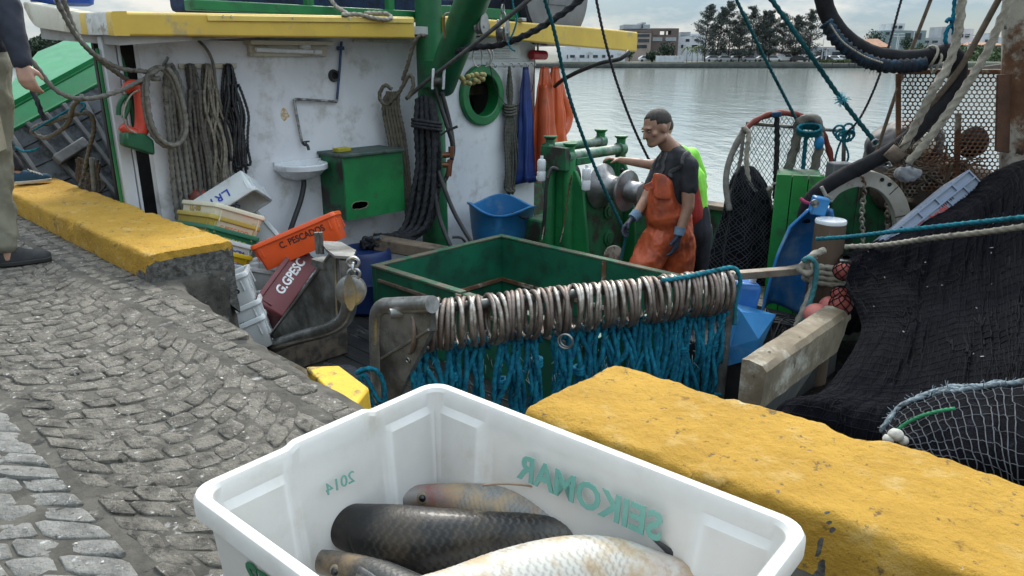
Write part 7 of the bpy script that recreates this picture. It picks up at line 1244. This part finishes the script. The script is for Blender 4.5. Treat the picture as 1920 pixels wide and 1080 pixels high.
mb.build('net_twine', M('pale_twine', (.085, .094, .105), (.045, .05, .058), s=30, rough=.9), nb, sharp=0, fix=False)
mb = MB()
for k in range(7):
    pts = [B_[int(np.clip(19 + 1.3 * k + 1.2 * math.sin(j * .25 + k), 0, 109)), j] + UPV * (.008 + .006 * math.sin(k * 2 + j * .1)) for j in range(0, 120, 3)]; mb.rope(pts, .0085, n=8, per=4)
for k in range(160):
    j = rng.integers(0, 119); p = B_[int(18 + 11 * rng.random()), j] + UPV * .014; d = unit(rng.normal(size=3)); mb.tube([p, p + d * .012, p + d * .022 + rng.normal(0, .004, 3)], [.0016, .0016, .0008], n=4)
mb.build('rope_edge', M('blue_grey_rope', (.21, .255, .28), (.14, .175, .20), s=30, rough=.9, bump=.4, bs=260, dirt=(.07, .09, .1), da=.25, ds=18), nb, sharp=0, fix=False)
mb = MB(); mb.rope(D_((1664, 825, 2.14), (1690, 800, 2.15), (1720, 783, 2.14), (1755, 772, 2.13), (1790, 766, 2.13)), .006, n=7); mb.build('green_cord', M('green_cord', (.02, .22, .09), rough=.8), nb, sharp=0, fix=False)
mb = MB()
for (x, y, r) in ((1665, 823, .018), (1680, 815, .024), (1694, 826, .018), (1730, 849, .010)): mb.ball(pD(x, y, 2.12), (r, r, r * .8), 14, 10)
mb.noise(.003, 60); mb.build('shell', M('pale_shell', (.52, .5, .44), (.35, .34, .3), s=40, rough=.8, bump=.5, bs=120), nb, sharp=0)
thing_rope('rope', 'pale rope lying along the top of the rolled net at the right edge', D_((1850, 742, 2.28), (1885, 730, 2.26), (1925, 712, 2.22), (2050, 680, 2.1)), .010, ropemat('blue_pale_rope', (.25, .28, .28)))
# ---------------- bollard
bo = root('bollard', 'weathered wooden mooring bollard with a white painted top', 'bollard', pD(1555, 500, 4.6)); c = pD(1558, 415, 4.6); mb = MB(); mb.lathe((c[0], c[1], DZ), (0, 0, 1), [(.10, 0), (.10, .3), (.096, c[2] - DZ - .03), (.092, c[2] - DZ)], n=28); mb.noise(.004, 9); mb.build('post', M('bollard_wood', (.10, .065, .042), (.06, .04, .028), s=6, rough=.85, bump=.5, bs=30, dirt=(.2, .17, .14), da=.22, ds=8, stretch=(1, 1, .3)), bo, sharp=50); mb = MB(); mb.lathe((c[0], c[1], c[2]), (0, 0, 1), [(.094, -.012), (.096, .002), (.092, .012), (.001, .014)], n=28, cap=False); mb.build('painted_top', m_white2, bo, sharp=50)
mb = MB(); bc = np.array([c[0], c[1], 0])
for k in range(4): mb.rope([bc + np.array([math.cos(t) * .118, math.sin(t) * .118, -.13 - .035 * k - .01 * math.sin(t)]) for t in np.linspace(0, 6.283, 26)], .019, n=8)
mb.rope(D_((1528, 480, 4.42), (1512, 490, 4.4), (1515, 505, 4.4), (1525, 530, 4.4), (1512, 570, 4.38), (1496, 605, 4.36), (1488, 625, 4.34)), .024); mb.rope(D_((1545, 470, 4.45), (1525, 478, 4.4), (1508, 492, 4.4), (1500, 505, 4.4), (1515, 512, 4.38), (1532, 500, 4.4)), .022); tag(mb.build('mooring_rope', r_beige, sharp=0, fix=False), 'thick beige rope wound round the bollard and hanging down', 'rope')
thing_rope('mooring_rope', 'teal rope knotted with the beige one on the bollard', D_((1505, 490, 4.36), (1515, 484, 4.35), (1528, 492, 4.35), (1530, 515, 4.36), (1524, 550, 4.36), (1512, 590, 4.33), (1505, 612, 4.32)), .016, ropemat('faded_teal', (.06, .22, .24)))
mb = MB(); p0 = pD(1575, 490, 4.5); mb.cyl(p0, pD(1592, 489, 4.48), .02, 12); mb.build('peg', m_steel, bo)
# ---------------- blue chute, can and bin, cables
sc_ = root('blue_chute', 'curved blue plastic chute standing on end left of the bollard', 'chute', pD(1480, 500, 4.8)); Lp = [(1512, 393), (1478, 425), (1456, 475), (1440, 530), (1424, 592)]; Rp = [(1562, 392), (1568, 425), (1545, 475), (1520, 530), (1505, 592)]; G = []
for k in range(25):
    t = k / 24 * 4; i = min(3, int(t)); f = t - i; l = pD(Lp[i][0] * (1 - f) + Lp[i + 1][0] * f, Lp[i][1] * (1 - f) + Lp[i + 1][1] * f, 4.7); r = pD(Rp[i][0] * (1 - f) + Rp[i + 1][0] * f, Rp[i][1] * (1 - f) + Rp[i + 1][1] * f, 4.75); G.append([l + (r - l) * s + (FW * .22 + UPV * .02) * math.sin(s * math.pi) * min(1, .3 + t * .4) for s in np.linspace(0, 1, 15)])
mb = MB(); mb.grid(G); o = mb.build('chute_shell', M('chute_blue', (.015, .13, .36), (.02, .17, .42), s=3, rough=.4, bump=.05, dirt=(.22, .30, .36), da=.22, ds=3, dsoft=.15), sc_, sharp=0, fix=False); o.modifiers.new('t', 'SOLIDIFY').thickness = .018
mb = MB(); mb.box(pD(1535, 386, 4.72), (.10, .07, .12), rotvec((0, .2, R(44)))); bk = mb.build('hinge_bracket', m_blue, sc_, bevel=.01); mb = MB(); mb.lathe(pD(1527, 381, 4.66), -FW, [(.026, 0), (.026, .012), (.012, .014), (.012, .022), (.001, .024)], n=18, cap=False); mb.build('bolt', m_steel, bk)
jc = root('jerry_can', 'blue plastic can with a pale cap behind the right end of the rings', 'can', pD(1392, 560, 4.5)); c = pD(1390, 562, 4.5); Rj = rotvec((0, 0, R(44))) @ rotvec((0, R(8), 0)); mb = MB(); mb.box(c, (.16, .22, .27), Rj); mb.build('can_body', M('can_blue', (.02, .13, .42), (.03, .17, .47), s=4, rough=.4, dirt=(.2, .3, .4), da=.15), jc, bevel=.035, seg=3); mb = MB(); mb.cyl(c + Rj @ np.array([.03, -.03, .13]), c + Rj @ np.array([.03, -.03, .165]), .022, 14); mb.build('cap', m_white2, jc)
bn = root('plastic_bin', 'blue angular plastic scoop lying open below the blue can', 'scoop', pD(1395, 625, 4.25)); a_, b_, c_, d_, e_, f_ = D_((1368, 652, 4.2), (1390, 585, 4.22), (1422, 636, 4.12), (1385, 640, 4.2), (1455, 590, 4.35), (1430, 600, 4.4)); mb = MB(); mb.add([a_, b_, c_, e_, b_ + FW * .2, a_ + FW * .2 - UPV * .1, c_ - UPV * .12, a_ - UPV * .12], [(0, 1, 2), (1, 3, 2), (1, 4, 3), (0, 5, 4, 1), (0, 2, 6, 7), (2, 3, 6)]); o = mb.build('scoop_shell', m_blue, bn, smooth=False); o.modifiers.new('t', 'SOLIDIFY').thickness = .008
mb = MB()
for k in range(34):
    c = pD(1430 + 50 * rng.random(), 612 + 18 * rng.random(), 4.35 + .3 * rng.random()); a = rng.random() * 3.1; d = RT * math.cos(a) + FW * math.sin(a); mb.tube(catmull([c - d * .22 - UPV * .03, c - d * .1 + UPV * (.04 + .06 * rng.random()), c + d * .1 + UPV * (.03 + .06 * rng.random()), c + d * .22 - UPV * .03 + rng.normal(0, .04, 3)], 6), .0055, n=6)
tag(mb.build('cable_tangle', m_rubber, sharp=0, fix=False), 'tangle of thin black cables behind the stern rail', 'cables')
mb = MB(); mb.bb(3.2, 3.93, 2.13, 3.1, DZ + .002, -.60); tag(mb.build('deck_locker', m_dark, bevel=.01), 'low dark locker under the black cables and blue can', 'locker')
# ---------------- green plank boxes behind, white arch
gb = root('plank_box', 'bright green vertical plank box in front of the hoop net', 'box', pD(1495, 420, 5.2)); q0, q1 = pD(1456, 326, 5.2), pD(1548, 330, 5.1); d = unit((q1 - q0) * np.array([1, 1, 0])); nrm = np.cross(d, UPV); Lw = np.linalg.norm((q1 - q0)[:2]); zt = q0[2]
for k in range(3): mb = MB(); w_ = Lw / 3; mb.box(q0 + d * (w_ * (k + .5)) + np.array([0, 0, (DZ - zt) / 2]), (w_ - .006, .04, zt - DZ), np.stack([d, nrm, UPV], 1)); mb.build('board', M('box_green', (.008, .20, .03), (.006, .15, .025), s=4, rough=.5, bump=.15, dirt=(.02, .08, .03), da=.25, ds=6), gb, bevel=.005)
mb = MB(); mb.box(q0 + d * Lw / 2 + (-nrm if nrm @ (CAM - q0) > 0 else nrm) * .25 + np.array([0, 0, (DZ - zt) / 2 - .01]), (Lw - .02, .42, zt - DZ - .02), np.stack([d, nrm, UPV], 1)); mb.build('box_body', m_green_worn, gb, bevel=.006)
gp = root('plank_screen', 'dark green weathered plank screen behind the white arch', 'screen', pD(1650, 400, 5.35)); q0, q1 = pD(1562, 344, 5.35), pD(1790, 372, 5.35); d = unit((q1 - q0) * np.array([1, 1, 0])); nrm = np.cross(d, UPV); Lw = np.linalg.norm((q1 - q0)[:2])
for k in range(5): mb = MB(); w_ = Lw / 5; zt = q0[2] - .02 * k; mb.box(q0 + d * (w_ * (k + .5)) + np.array([0, 0, zt - q0[2] + (DZ - zt) / 2]), (w_ - .006, .05, zt - DZ), np.stack([d, nrm, UPV], 1)); mb.build('board', m_green_worn, gp, bevel=.006)
mb = MB(); mb.box(pD(1574, 325, 5.5), (.16, .14, .16), rotvec((0, 0, R(44)))); mb.build('end_block', M('grey_block', (.16, .17, .175), (.12, .13, .135), s=4, rough=.7), gp, bevel=.01)
def arch_path(y0): return catmull(D_((1545, 372, 4.95), (1562, 352, 4.95), (1590, 338, 4.95), (1625, 334, 4.95), (1655, 345, 4.95), (1678, 370, 4.95), (1690, 405, 4.95), (1692, 445, 4.95), (1690, 500, 4.95)), 6)
aw = root('white_arch', 'cracked white fibreglass arch piece standing above the green panel', 'arch', pD(1680, 420, 4.95)); P_ = arch_path(0); T_ = np.gradient(P_, axis=0); rg = []
for p, t in zip(P_, T_): t = unit(t); nn = unit(np.cross(t, FW)); rg.append([p + nn * .052 - FW * .03, p - nn * .052 - FW * .03, p - nn * .052 + FW * .04, p + nn * .052 + FW * .04])
mb = MB(); mb.loft(rg); mb.build('arch_body', M('arch_white', (.5, .47, .41), (.42, .39, .33), s=6, rough=.6, bump=.2, dirt=(.22, .18, .12), da=.3, ds=8), aw, sharp=30, bevel=.006)
for (x, y) in ((1654, 337), (1668, 346), (1610, 328), (1588, 333)): mb = MB(); mb.lathe(pD(x, y, 4.917), -FW, [(.014, -.002), (.014, .002), (.001, .0022)], n=14, cap=False); mb.build('bolt_hole', m_dark, aw)
for pts in (((1668, 365), (1684, 350)), ((1678, 408), (1706, 402))): mb = MB(); mb.tube([pD(x, y, 4.918) for x, y in pts], .003, n=4); mb.build('crack', m_dark, aw)
mb = MB(); chain(D_((1618, 332, 4.9), (1620, 360, 4.95), (1616, 400, 5.0), (1618, 440, 5.05), (1617, 480, 5.05)), .006, .05); tag(mb.build('chain', m_rust, sharp=0), 'rusty chain hanging in the left of the white arch', 'chain'); mb = MB(); chain(D_((1664, 372, 4.99), (1664, 420, 5.05), (1662, 470, 5.05)), .006, .05); tag(mb.build('chain', m_rust, sharp=0), 'rusty chain hanging just inside the right leg of the arch', 'chain')
mb = MB(); mb.tube(catmull(D_((1605, 318, 4.82), (1625, 314, 4.8), (1645, 312, 4.8), (1658, 308, 4.8)), 4), .010, n=8); mb.tube([pD(1660, 308, 4.8) + .03 * (RT * math.cos(t) + UPV * .6 * math.sin(t)) for t in np.arange(16) * 2 * math.pi / 16], .008, n=8, closed=True); tag(mb.build('shackle', m_steel, sharp=0), 'steel shackle lying on top of the white arch', 'shackle')
# ---------------- hoop net
hn = root('hoop_net', 'large hoop net with a red bound rim and pale diamond meshes', 'hoop net', pD(1462, 400, 5.6)); hp_ = [(1368, 395, 5.35), (1361, 345, 5.4), (1368, 300, 5.45), (1392, 250, 5.5), (1424, 222, 5.55), (1462, 212, 5.6), (1505, 218, 5.65), (1535, 238, 5.7), (1554, 280, 5.7), (1562, 330, 5.65), (1556, 385, 5.6)]; H_ = catmull(D_(*hp_), 6)
mb = MB(); mb.tube(H_[:20], .022, n=12); mb.build('grey_rim', r_grey, hn, sharp=0); mb = MB(); mb.tube(H_[18:], [.022 + .004 * math.sin(i * 1.7) for i in range(len(H_[18:]))], n=12); mb.build('red_rim', M('red_rim', (.20, .035, .022), (.13, .025, .018), s=12, rough=.7, bump=.3, bs=80), hn, sharp=0)
cx, cy, rx, ry = 1462, 335, 96, 120; mb = MB()
def inside(x, y): return ((x - cx) / rx) ** 2 + ((y - cy) / ry) ** 2 < 1 and y < 425
for sgn in (-1, 1):
    for o_ in np.arange(-260, 420, 8.2):
        run = []
        for y in np.arange(208, 428, 4.0):
            x = cx - 80 + o_ + sgn * (y - 300) * .62 + 1.5 * math.sin(y * .1 + o_)
            if inside(x, y): run.append(pD(x, y, 5.62 + .16 * (1 - ((x - cx) / rx) ** 2 - ((y - cy) / ry) ** 2)))
            elif len(run) > 2: mb.tube(run, .0027, n=4, caps=False); run = []
            else: run = []
        if len(run) > 2: mb.tube(run, .0027, n=4, caps=False)
mb.build('net_meshes', M('net_twine_grey', (.10, .11, .115), (.06, .065, .07), s=20, rough=.9), hn, sharp=0, fix=False)
mb = MB(); rings = []
for k in range(30):
    s = k / 29; xc = 1400 + 4 * math.sin(s * 5); yc = 312 + 215 * s; hw = 10 + 44 * min(1, s * 1.7) ** .8 + 4 * math.sin(s * 9); c = pD(xc, yc, 5.42); w_ = hw / 235; rings.append([c + (RT * math.cos(t) * w_ * (1 + .12 * math.cos(7 * t + s * 4)) - FW * math.sin(t) * w_ * .6 * (1 + .15 * math.cos(7 * t))) for t in np.arange(40) * 2 * math.pi / 40])
mb.loft(rings); mb.build('net_bag', m_netb, hn, sharp=0); mb = MB()
for k in range(34):
    for sg in (-1, 1):
        pts = []
        for i in range(0, 30): r_ = rings[i]; pts.append(np.array(r_[int((k * 40 / 34 + sg * i * .9) % 40)]) * 1.0 + (CAM - np.array(r_[0])) * .002)
        mb.tube(pts, .0028, n=4, caps=False)
mb.build('bag_meshes', M('bag_twine', (.035, .037, .042), rough=.9), hn, sharp=0, fix=False)
for (pts, r_, mt) in ((((1396, 240, 5.4), (1404, 252, 5.38), (1400, 290, 5.36), (1402, 330, 5.36), (1412, 355, 5.36), (1432, 362, 5.38), (1445, 352, 5.4), (1440, 375, 5.4), (1448, 392, 5.4)), .018, r_beige), (((1394, 238, 5.42), (1390, 290, 5.42), (1378, 340, 5.42), (1366, 372, 5.4)), .014, r_grey), (((1456, 212, 5.56), (1457, 260, 5.56), (1455, 320, 5.58), (1453, 372, 5.6)), .020, r_dark), (((1498, 228, 5.6), (1492, 270, 5.6), (1480, 310, 5.6), (1472, 345, 5.6)), .036, r_grey), (((1532, 236, 5.62), (1536, 270, 5.6), (1528, 310, 5.6), (1522, 345, 5.6)), .034, r_grey), (((1496, 232, 5.58), (1512, 221, 5.56), (1530, 226, 5.58), (1538, 245, 5.6)), .036, r_grey), (((1512, 250, 5.6), (1508, 290, 5.62), (1504, 345, 5.62)), .016, r_teal), (((1448, 345, 5.3), (1500, 340, 5.2), (1545, 328, 5.1)), .010, r_beige)):
    mb = MB(); mb.rope(D_(*pts), r_, n=9); mb.build('rope_strand', mt, hn, sharp=0, fix=False)
mb = MB()
for k in range(5): mb.rope([pD(1518 + 22 * math.cos(t), 240 + 8 * math.sin(t) + 2 * k, 5.5 - .04 * math.sin(t) + .01 * k) for t in np.linspace(0, 6.28, 14)], .010, n=7)
mb.build('teal_lashing', r_teal, hn, sharp=0, fix=False); mb = MB(); mb.tube([pD(1456, 210 + 3 * k, 5.53) for k in range(4)], .034, n=12); mb.build('blue_binding', M('blue_binding', (.01, .05, .12), rough=.8), hn, sharp=0)
mb = MB(); mb.ball(pD(1536, 268, 5.5), (.035, .035, .05), 12, 8); mb.build('blue_pouch', M('pouch_blue', (.01, .22, .5), rough=.6), hn)
mb = MB(); mb.tube(D_((1400, 231, 5.55), (1595, 247, 5.75)), .013, n=10); mb.tube(D_((1583, 246, 5.7), (1581, 320, 5.75), (1580, 480, 6.0)), .016, n=10); ps = mb.build('rail_post', m_steel_dull, sharp=0); tag(ps, 'thin metal rail and post at the right of the hoop net', 'post')
mb = MB()
for k in range(6):
    c = pD(1572 + 24 * rng.random(), 242 + 14 * rng.random(), 5.66); a = unit(rng.normal(size=3)); b_ = unit(np.cross(a, FW)); a = unit(np.cross(b_, rng.normal(0, .3, 3) + FW)); mb.rope([c + .04 * (a * math.cos(t) + b_ * math.sin(t)) for t in np.linspace(0, 6.28, 12)], .009, n=7)
mb.rope(D_((1578, 262, 5.66), (1588, 280, 5.66), (1590, 298, 5.66), (1578, 312, 5.66), (1566, 305, 5.66), (1570, 282, 5.66), (1578, 262, 5.66)), .008, n=7); tag(mb.build('rope_coil', r_teal, sharp=0, fix=False), 'tangled teal rope coil tied to the thin post', 'rope')
# ---------------- rusty mast with perforated panel, tarpaulin, net roll
rm = root('rusty_mast', 'thick rusty steel mast at the right edge of the picture', 'mast', (4.55, 3.6, DZ)); c1_, c0_ = pD(1926, -60, 4.65), pD(1914, 330, 4.65); d = (c1_ - c0_); mb = MB(); pts = [c0_ - d * 1.0 + d * 3.5 * k / 30 for k in range(31)]; mb.tube(pts, .118, n=32); mb.noise(.003, 14); mb.build('tube', m_rust, rm, sharp=0)
mb = MB(); mb.prism([pD(x, y, 4.6) for x, y in ((1872, 140), (1900, 138), (1900, 288), (1868, 284))], FW * .02); mb.build('flange_plate', M('rust_dark', (.11, .05, .028), (.07, .035, .02), s=9, rough=.9, bump=.5, bs=40), rm, bevel=.003)
pp_ = root('perforated_panel', 'rusty perforated metal panel fixed to the mast', 'panel', pD(1800, 240, 5.0)); o0, o1, o2 = pD(1688, 138, 5.0), pD(1884, 138, 4.85), pD(1688, 372, 5.05); ux, uy = o1 - o0, o2 - o0; lx, ly = np.linalg.norm(ux), np.linalg.norm(uy); ux /= lx; uy /= ly; hs2 = .030; mb = MB(); vid = {}; vv = []; ff = []
def vtx(x, y):
    k = (round(x, 5), round(y, 5))
    if k not in vid: vid[k] = len(vv); vv.append(o0 + ux * x + uy * y)
    return vid[k]
for r_i in range(int(ly / (hs2 * .866))):
    for c_i in range(int(lx / hs2)):
        x, y = (c_i + .5 + .5 * (r_i % 2)) * hs2, (r_i + .5) * hs2 * .866; R6 = hs2 / math.sqrt(3)
        hx = [vtx(x + R6 * math.sin(k * math.pi / 3), y + R6 * math.cos(k * math.pi / 3)) for k in range(6)]; b0_ = len(vv); vv.extend([o0 + ux * (x + .0118 * math.sin(k * math.pi / 6)) + uy * (y + .0118 * math.cos(k * math.pi / 6)) for k in range(12)])
        for k in range(6): k2 = (k + 1) % 6; ff += [(hx[k], hx[k2], b0_ + 2 * k2 if k2 else b0_, b0_ + 2 * k + 1), (hx[k], b0_ + 2 * k + 1, b0_ + 2 * k)]
mb.add(vv, ff); o = mb.build('mesh_sheet', m_rust, pp_, smooth=False, fix=False); o.modifiers.new('t', 'SOLIDIFY').thickness = .003
mb = MB(); nrm = unit(np.cross(ux, uy)); fr3 = np.stack([ux, uy, nrm], 1); mb.box(o0 + ux * lx / 2 - uy * .012, (lx + .03, .03, .03), fr3); mb.box(o0 + ux * lx / 2 + uy * (ly + .008), (lx + .03, .03, .03), fr3); mb.box(o0 + uy * ly / 2 - ux * .012, (.03, ly - .0, .03), fr3); mb.box(o0 + ux * .35 + uy * (ly * .75) + nrm * .02, (.035, ly * .9, .03), fr3); mb.build('panel_frame', m_rust, pp_, smooth=False, bevel=.003)
bm_ = MB(); p0, p1 = pD(1775, 143, 5.1), pD(1900, 126, 4.9); d = unit(p1 - p0); s_ = unit(np.cross(UPV, d)); bm_.box((p0 + p1) / 2 + UPV * .01, (np.linalg.norm(p1 - p0), .12, .045), np.stack([d, s_, np.cross(d, s_)], 1)); tag(bm_.build('grey_beam', M('grey_wood', (.22, .21, .19), (.15, .14, .125), s=6, rough=.8, bump=.4, bs=30), bevel=.006), 'grey weathered beam along the top of the perforated panel', 'beam')
def lump(name, label, cat, c, rad, mat, amp, fs, rot_=None):
    mb = MB(); mb.ball(c, rad, 60, 40, rot_); v = mb.v[0]; cc_ = np.asarray(c)
    mb.v[0] = np.array([p + unit(p - cc_) * (amp * nz(p[0], p[1], p[2], fs) + amp * .6 * abs(nz(p[0], p[1], p[2] * .5, fs * 2.2))) for p in v]); return tag(mb.build(name, mat, sharp=0), label, cat)
Rl = np.stack([RT, FW, UPV], 1); lump('tarpaulin', 'black tarpaulin hump behind the hose at the stern', 'tarpaulin', pD(1692, 282, 5.5), (.26, .26, .24), M('black_tarp', (.013, .014, .017), (.02, .021, .025), s=5, rough=.6, bump=.3, bs=20), .05, 5, Rl)
lump('net_roll', 'dark rolled net end seen through the perforated panel', 'net', pD(1822, 268, 5.15), (.085, .12, .10), m_netb, .02, 9, Rl); lump('net_pile', 'brown net and twig pile behind the grey crate', 'net', pD(1745, 352, 5.3), (.42, .3, .22), M('brown_net', (.06, .045, .033), (.03, .024, .018), s=18, rough=.95, bump=1, bs=80), .07, 6, Rl)
mb = MB()
for k in range(90):
    c = pD(1680 + 130 * rng.random(), 298 + 60 * rng.random(), 5.0 + .12 * rng.random()); d = unit(RT * rng.normal(0, 1) + UPV * rng.normal(0, .5) + FW * rng.normal(0, .3)); mb.tube(catmull([c - d * .12, c + rng.normal(0, .02, 3), c + d * .12 + rng.normal(0, .03, 3)], 4), .005 + .004 * rng.random(), n=5)
tag(mb.build('rope_pile', r_brown, sharp=0, fix=False), 'scraggly brown rope ends lying on the net pile', 'rope pile')
lump('rag', 'blue grey rag stuffed beside the hawser at the stern', 'rag', pD(1703, 325, 4.92), (.075, .06, .055), M('rag_grey', (.18, .2, .24), (.3, .3, .3), s=22, rough=.9), .03, 14, Rl)
mb = MB()
for k in range(40):
    c = pD(1672 + 36 * rng.random(), 285 + 25 * rng.random(), 4.68); d = unit(RT * .6 + UPV * .4 + rng.normal(0, .5, 3)); mb.tube([c, c + d * .06, c + d * .10 + rng.normal(0, .02, 3)], [.004, .004, .002], n=4)
mb.tube(D_((1668, 300, 4.66), (1688, 280, 4.64)), .05, n=14); tag(mb.build('rope_splice', r_brown, sharp=0, fix=False), 'frayed splice where the hawsers meet the net', 'splice')
lump('white_box', 'off white padded box behind the brown hawsers', 'box', pD(1722, 270, 5.25), (.10, .10, .085), m_cream, .012, 8, Rl)
# ---------------- grey crate with red lettering on the net heap
gc = root('plastic_crate', 'grey blue slatted plastic crate with red lettering leaning on the black net', 'crate', pD(1755, 395, 4.3)); q0 = pD(1655, 448, 4.33); q1 = pD(1816, 318, 4.42); q3 = pD(1852, 351, 4.36); ex_ = unit(q1 - q0); ey_2 = unit((q3 - q1) - ex_ * ((q3 - q1) @ ex_)); ez_ = np.cross(ex_, ey_2); ez_ = -ez_ if ez_ @ FW > 0 else ez_; Lc, Wc = np.linalg.norm(q1 - q0), np.linalg.norm(q3 - q1); oc = (q0 + q1) / 2 + ey_2 * Wc / 2; fr3 = np.stack([ex_, ey_2, ez_], 1)
def gbx(mb, x, y, z, dx, dy, dz): return mb.box(oc + fr3 @ np.array([x, y, z]), (dx, dy, dz), fr3)
mb = MB(); gbx(mb, 0, 0, -.008, Lc, Wc, .006); gbx(mb, 0, -Wc / 2 + .004, -.20, Lc, .008, .38); gbx(mb, 0, Wc / 2 - .004, -.20, Lc, .008, .38); gbx(mb, Lc / 2 - .004, 0, -.20, .008, Wc - .018, .38); gbx(mb, -Lc / 2 + .004, 0, -.20, .008, Wc - .018, .38); mb.build('crate_shell', pc_grey, gc, smooth=False)
mb = MB()
for y in (-Wc / 2 + .006, -Wc * .12, Wc / 2 - .006): gbx(mb, 0, y, .001, Lc, .009, .018)
for x in np.linspace(-.5, .5, 6): gbx(mb, x * (Lc - .01), -Wc * .31, .0005, .008, Wc * .37, .015)
for x in (-.5, -.2, .17, .36, .5): gbx(mb, x * (Lc - .01), Wc * .19, .0005, .007, Wc * .61, .014)
mb.build('stiffening_rib', pc_grey, gc, smooth=False)
mb = MB()
for x in list(np.arange(-.40, -.22, .022)) + list(np.arange(.10, .24, .02)): gbx(mb, x * Lc, -Wc * .03, -.0045, .006, Wc * .13, .002)
for x in list(np.arange(.20, .34, .03)) + list(np.arange(.38, .48, .03)) + list(np.arange(-.1, .14, .03)): gbx(mb, x * Lc, Wc * .30, -.0045, .005, Wc * .22, .002)
mb.build('slot', m_dark, gc, smooth=False)
text('Thabrulai', .052, oc + fr3 @ np.array([-.02 * Lc, Wc * .07, -.004]), ex_, -ey_2, i_red, gc, ext=.001, bold=.001)
bpy.context.view_layer.update()
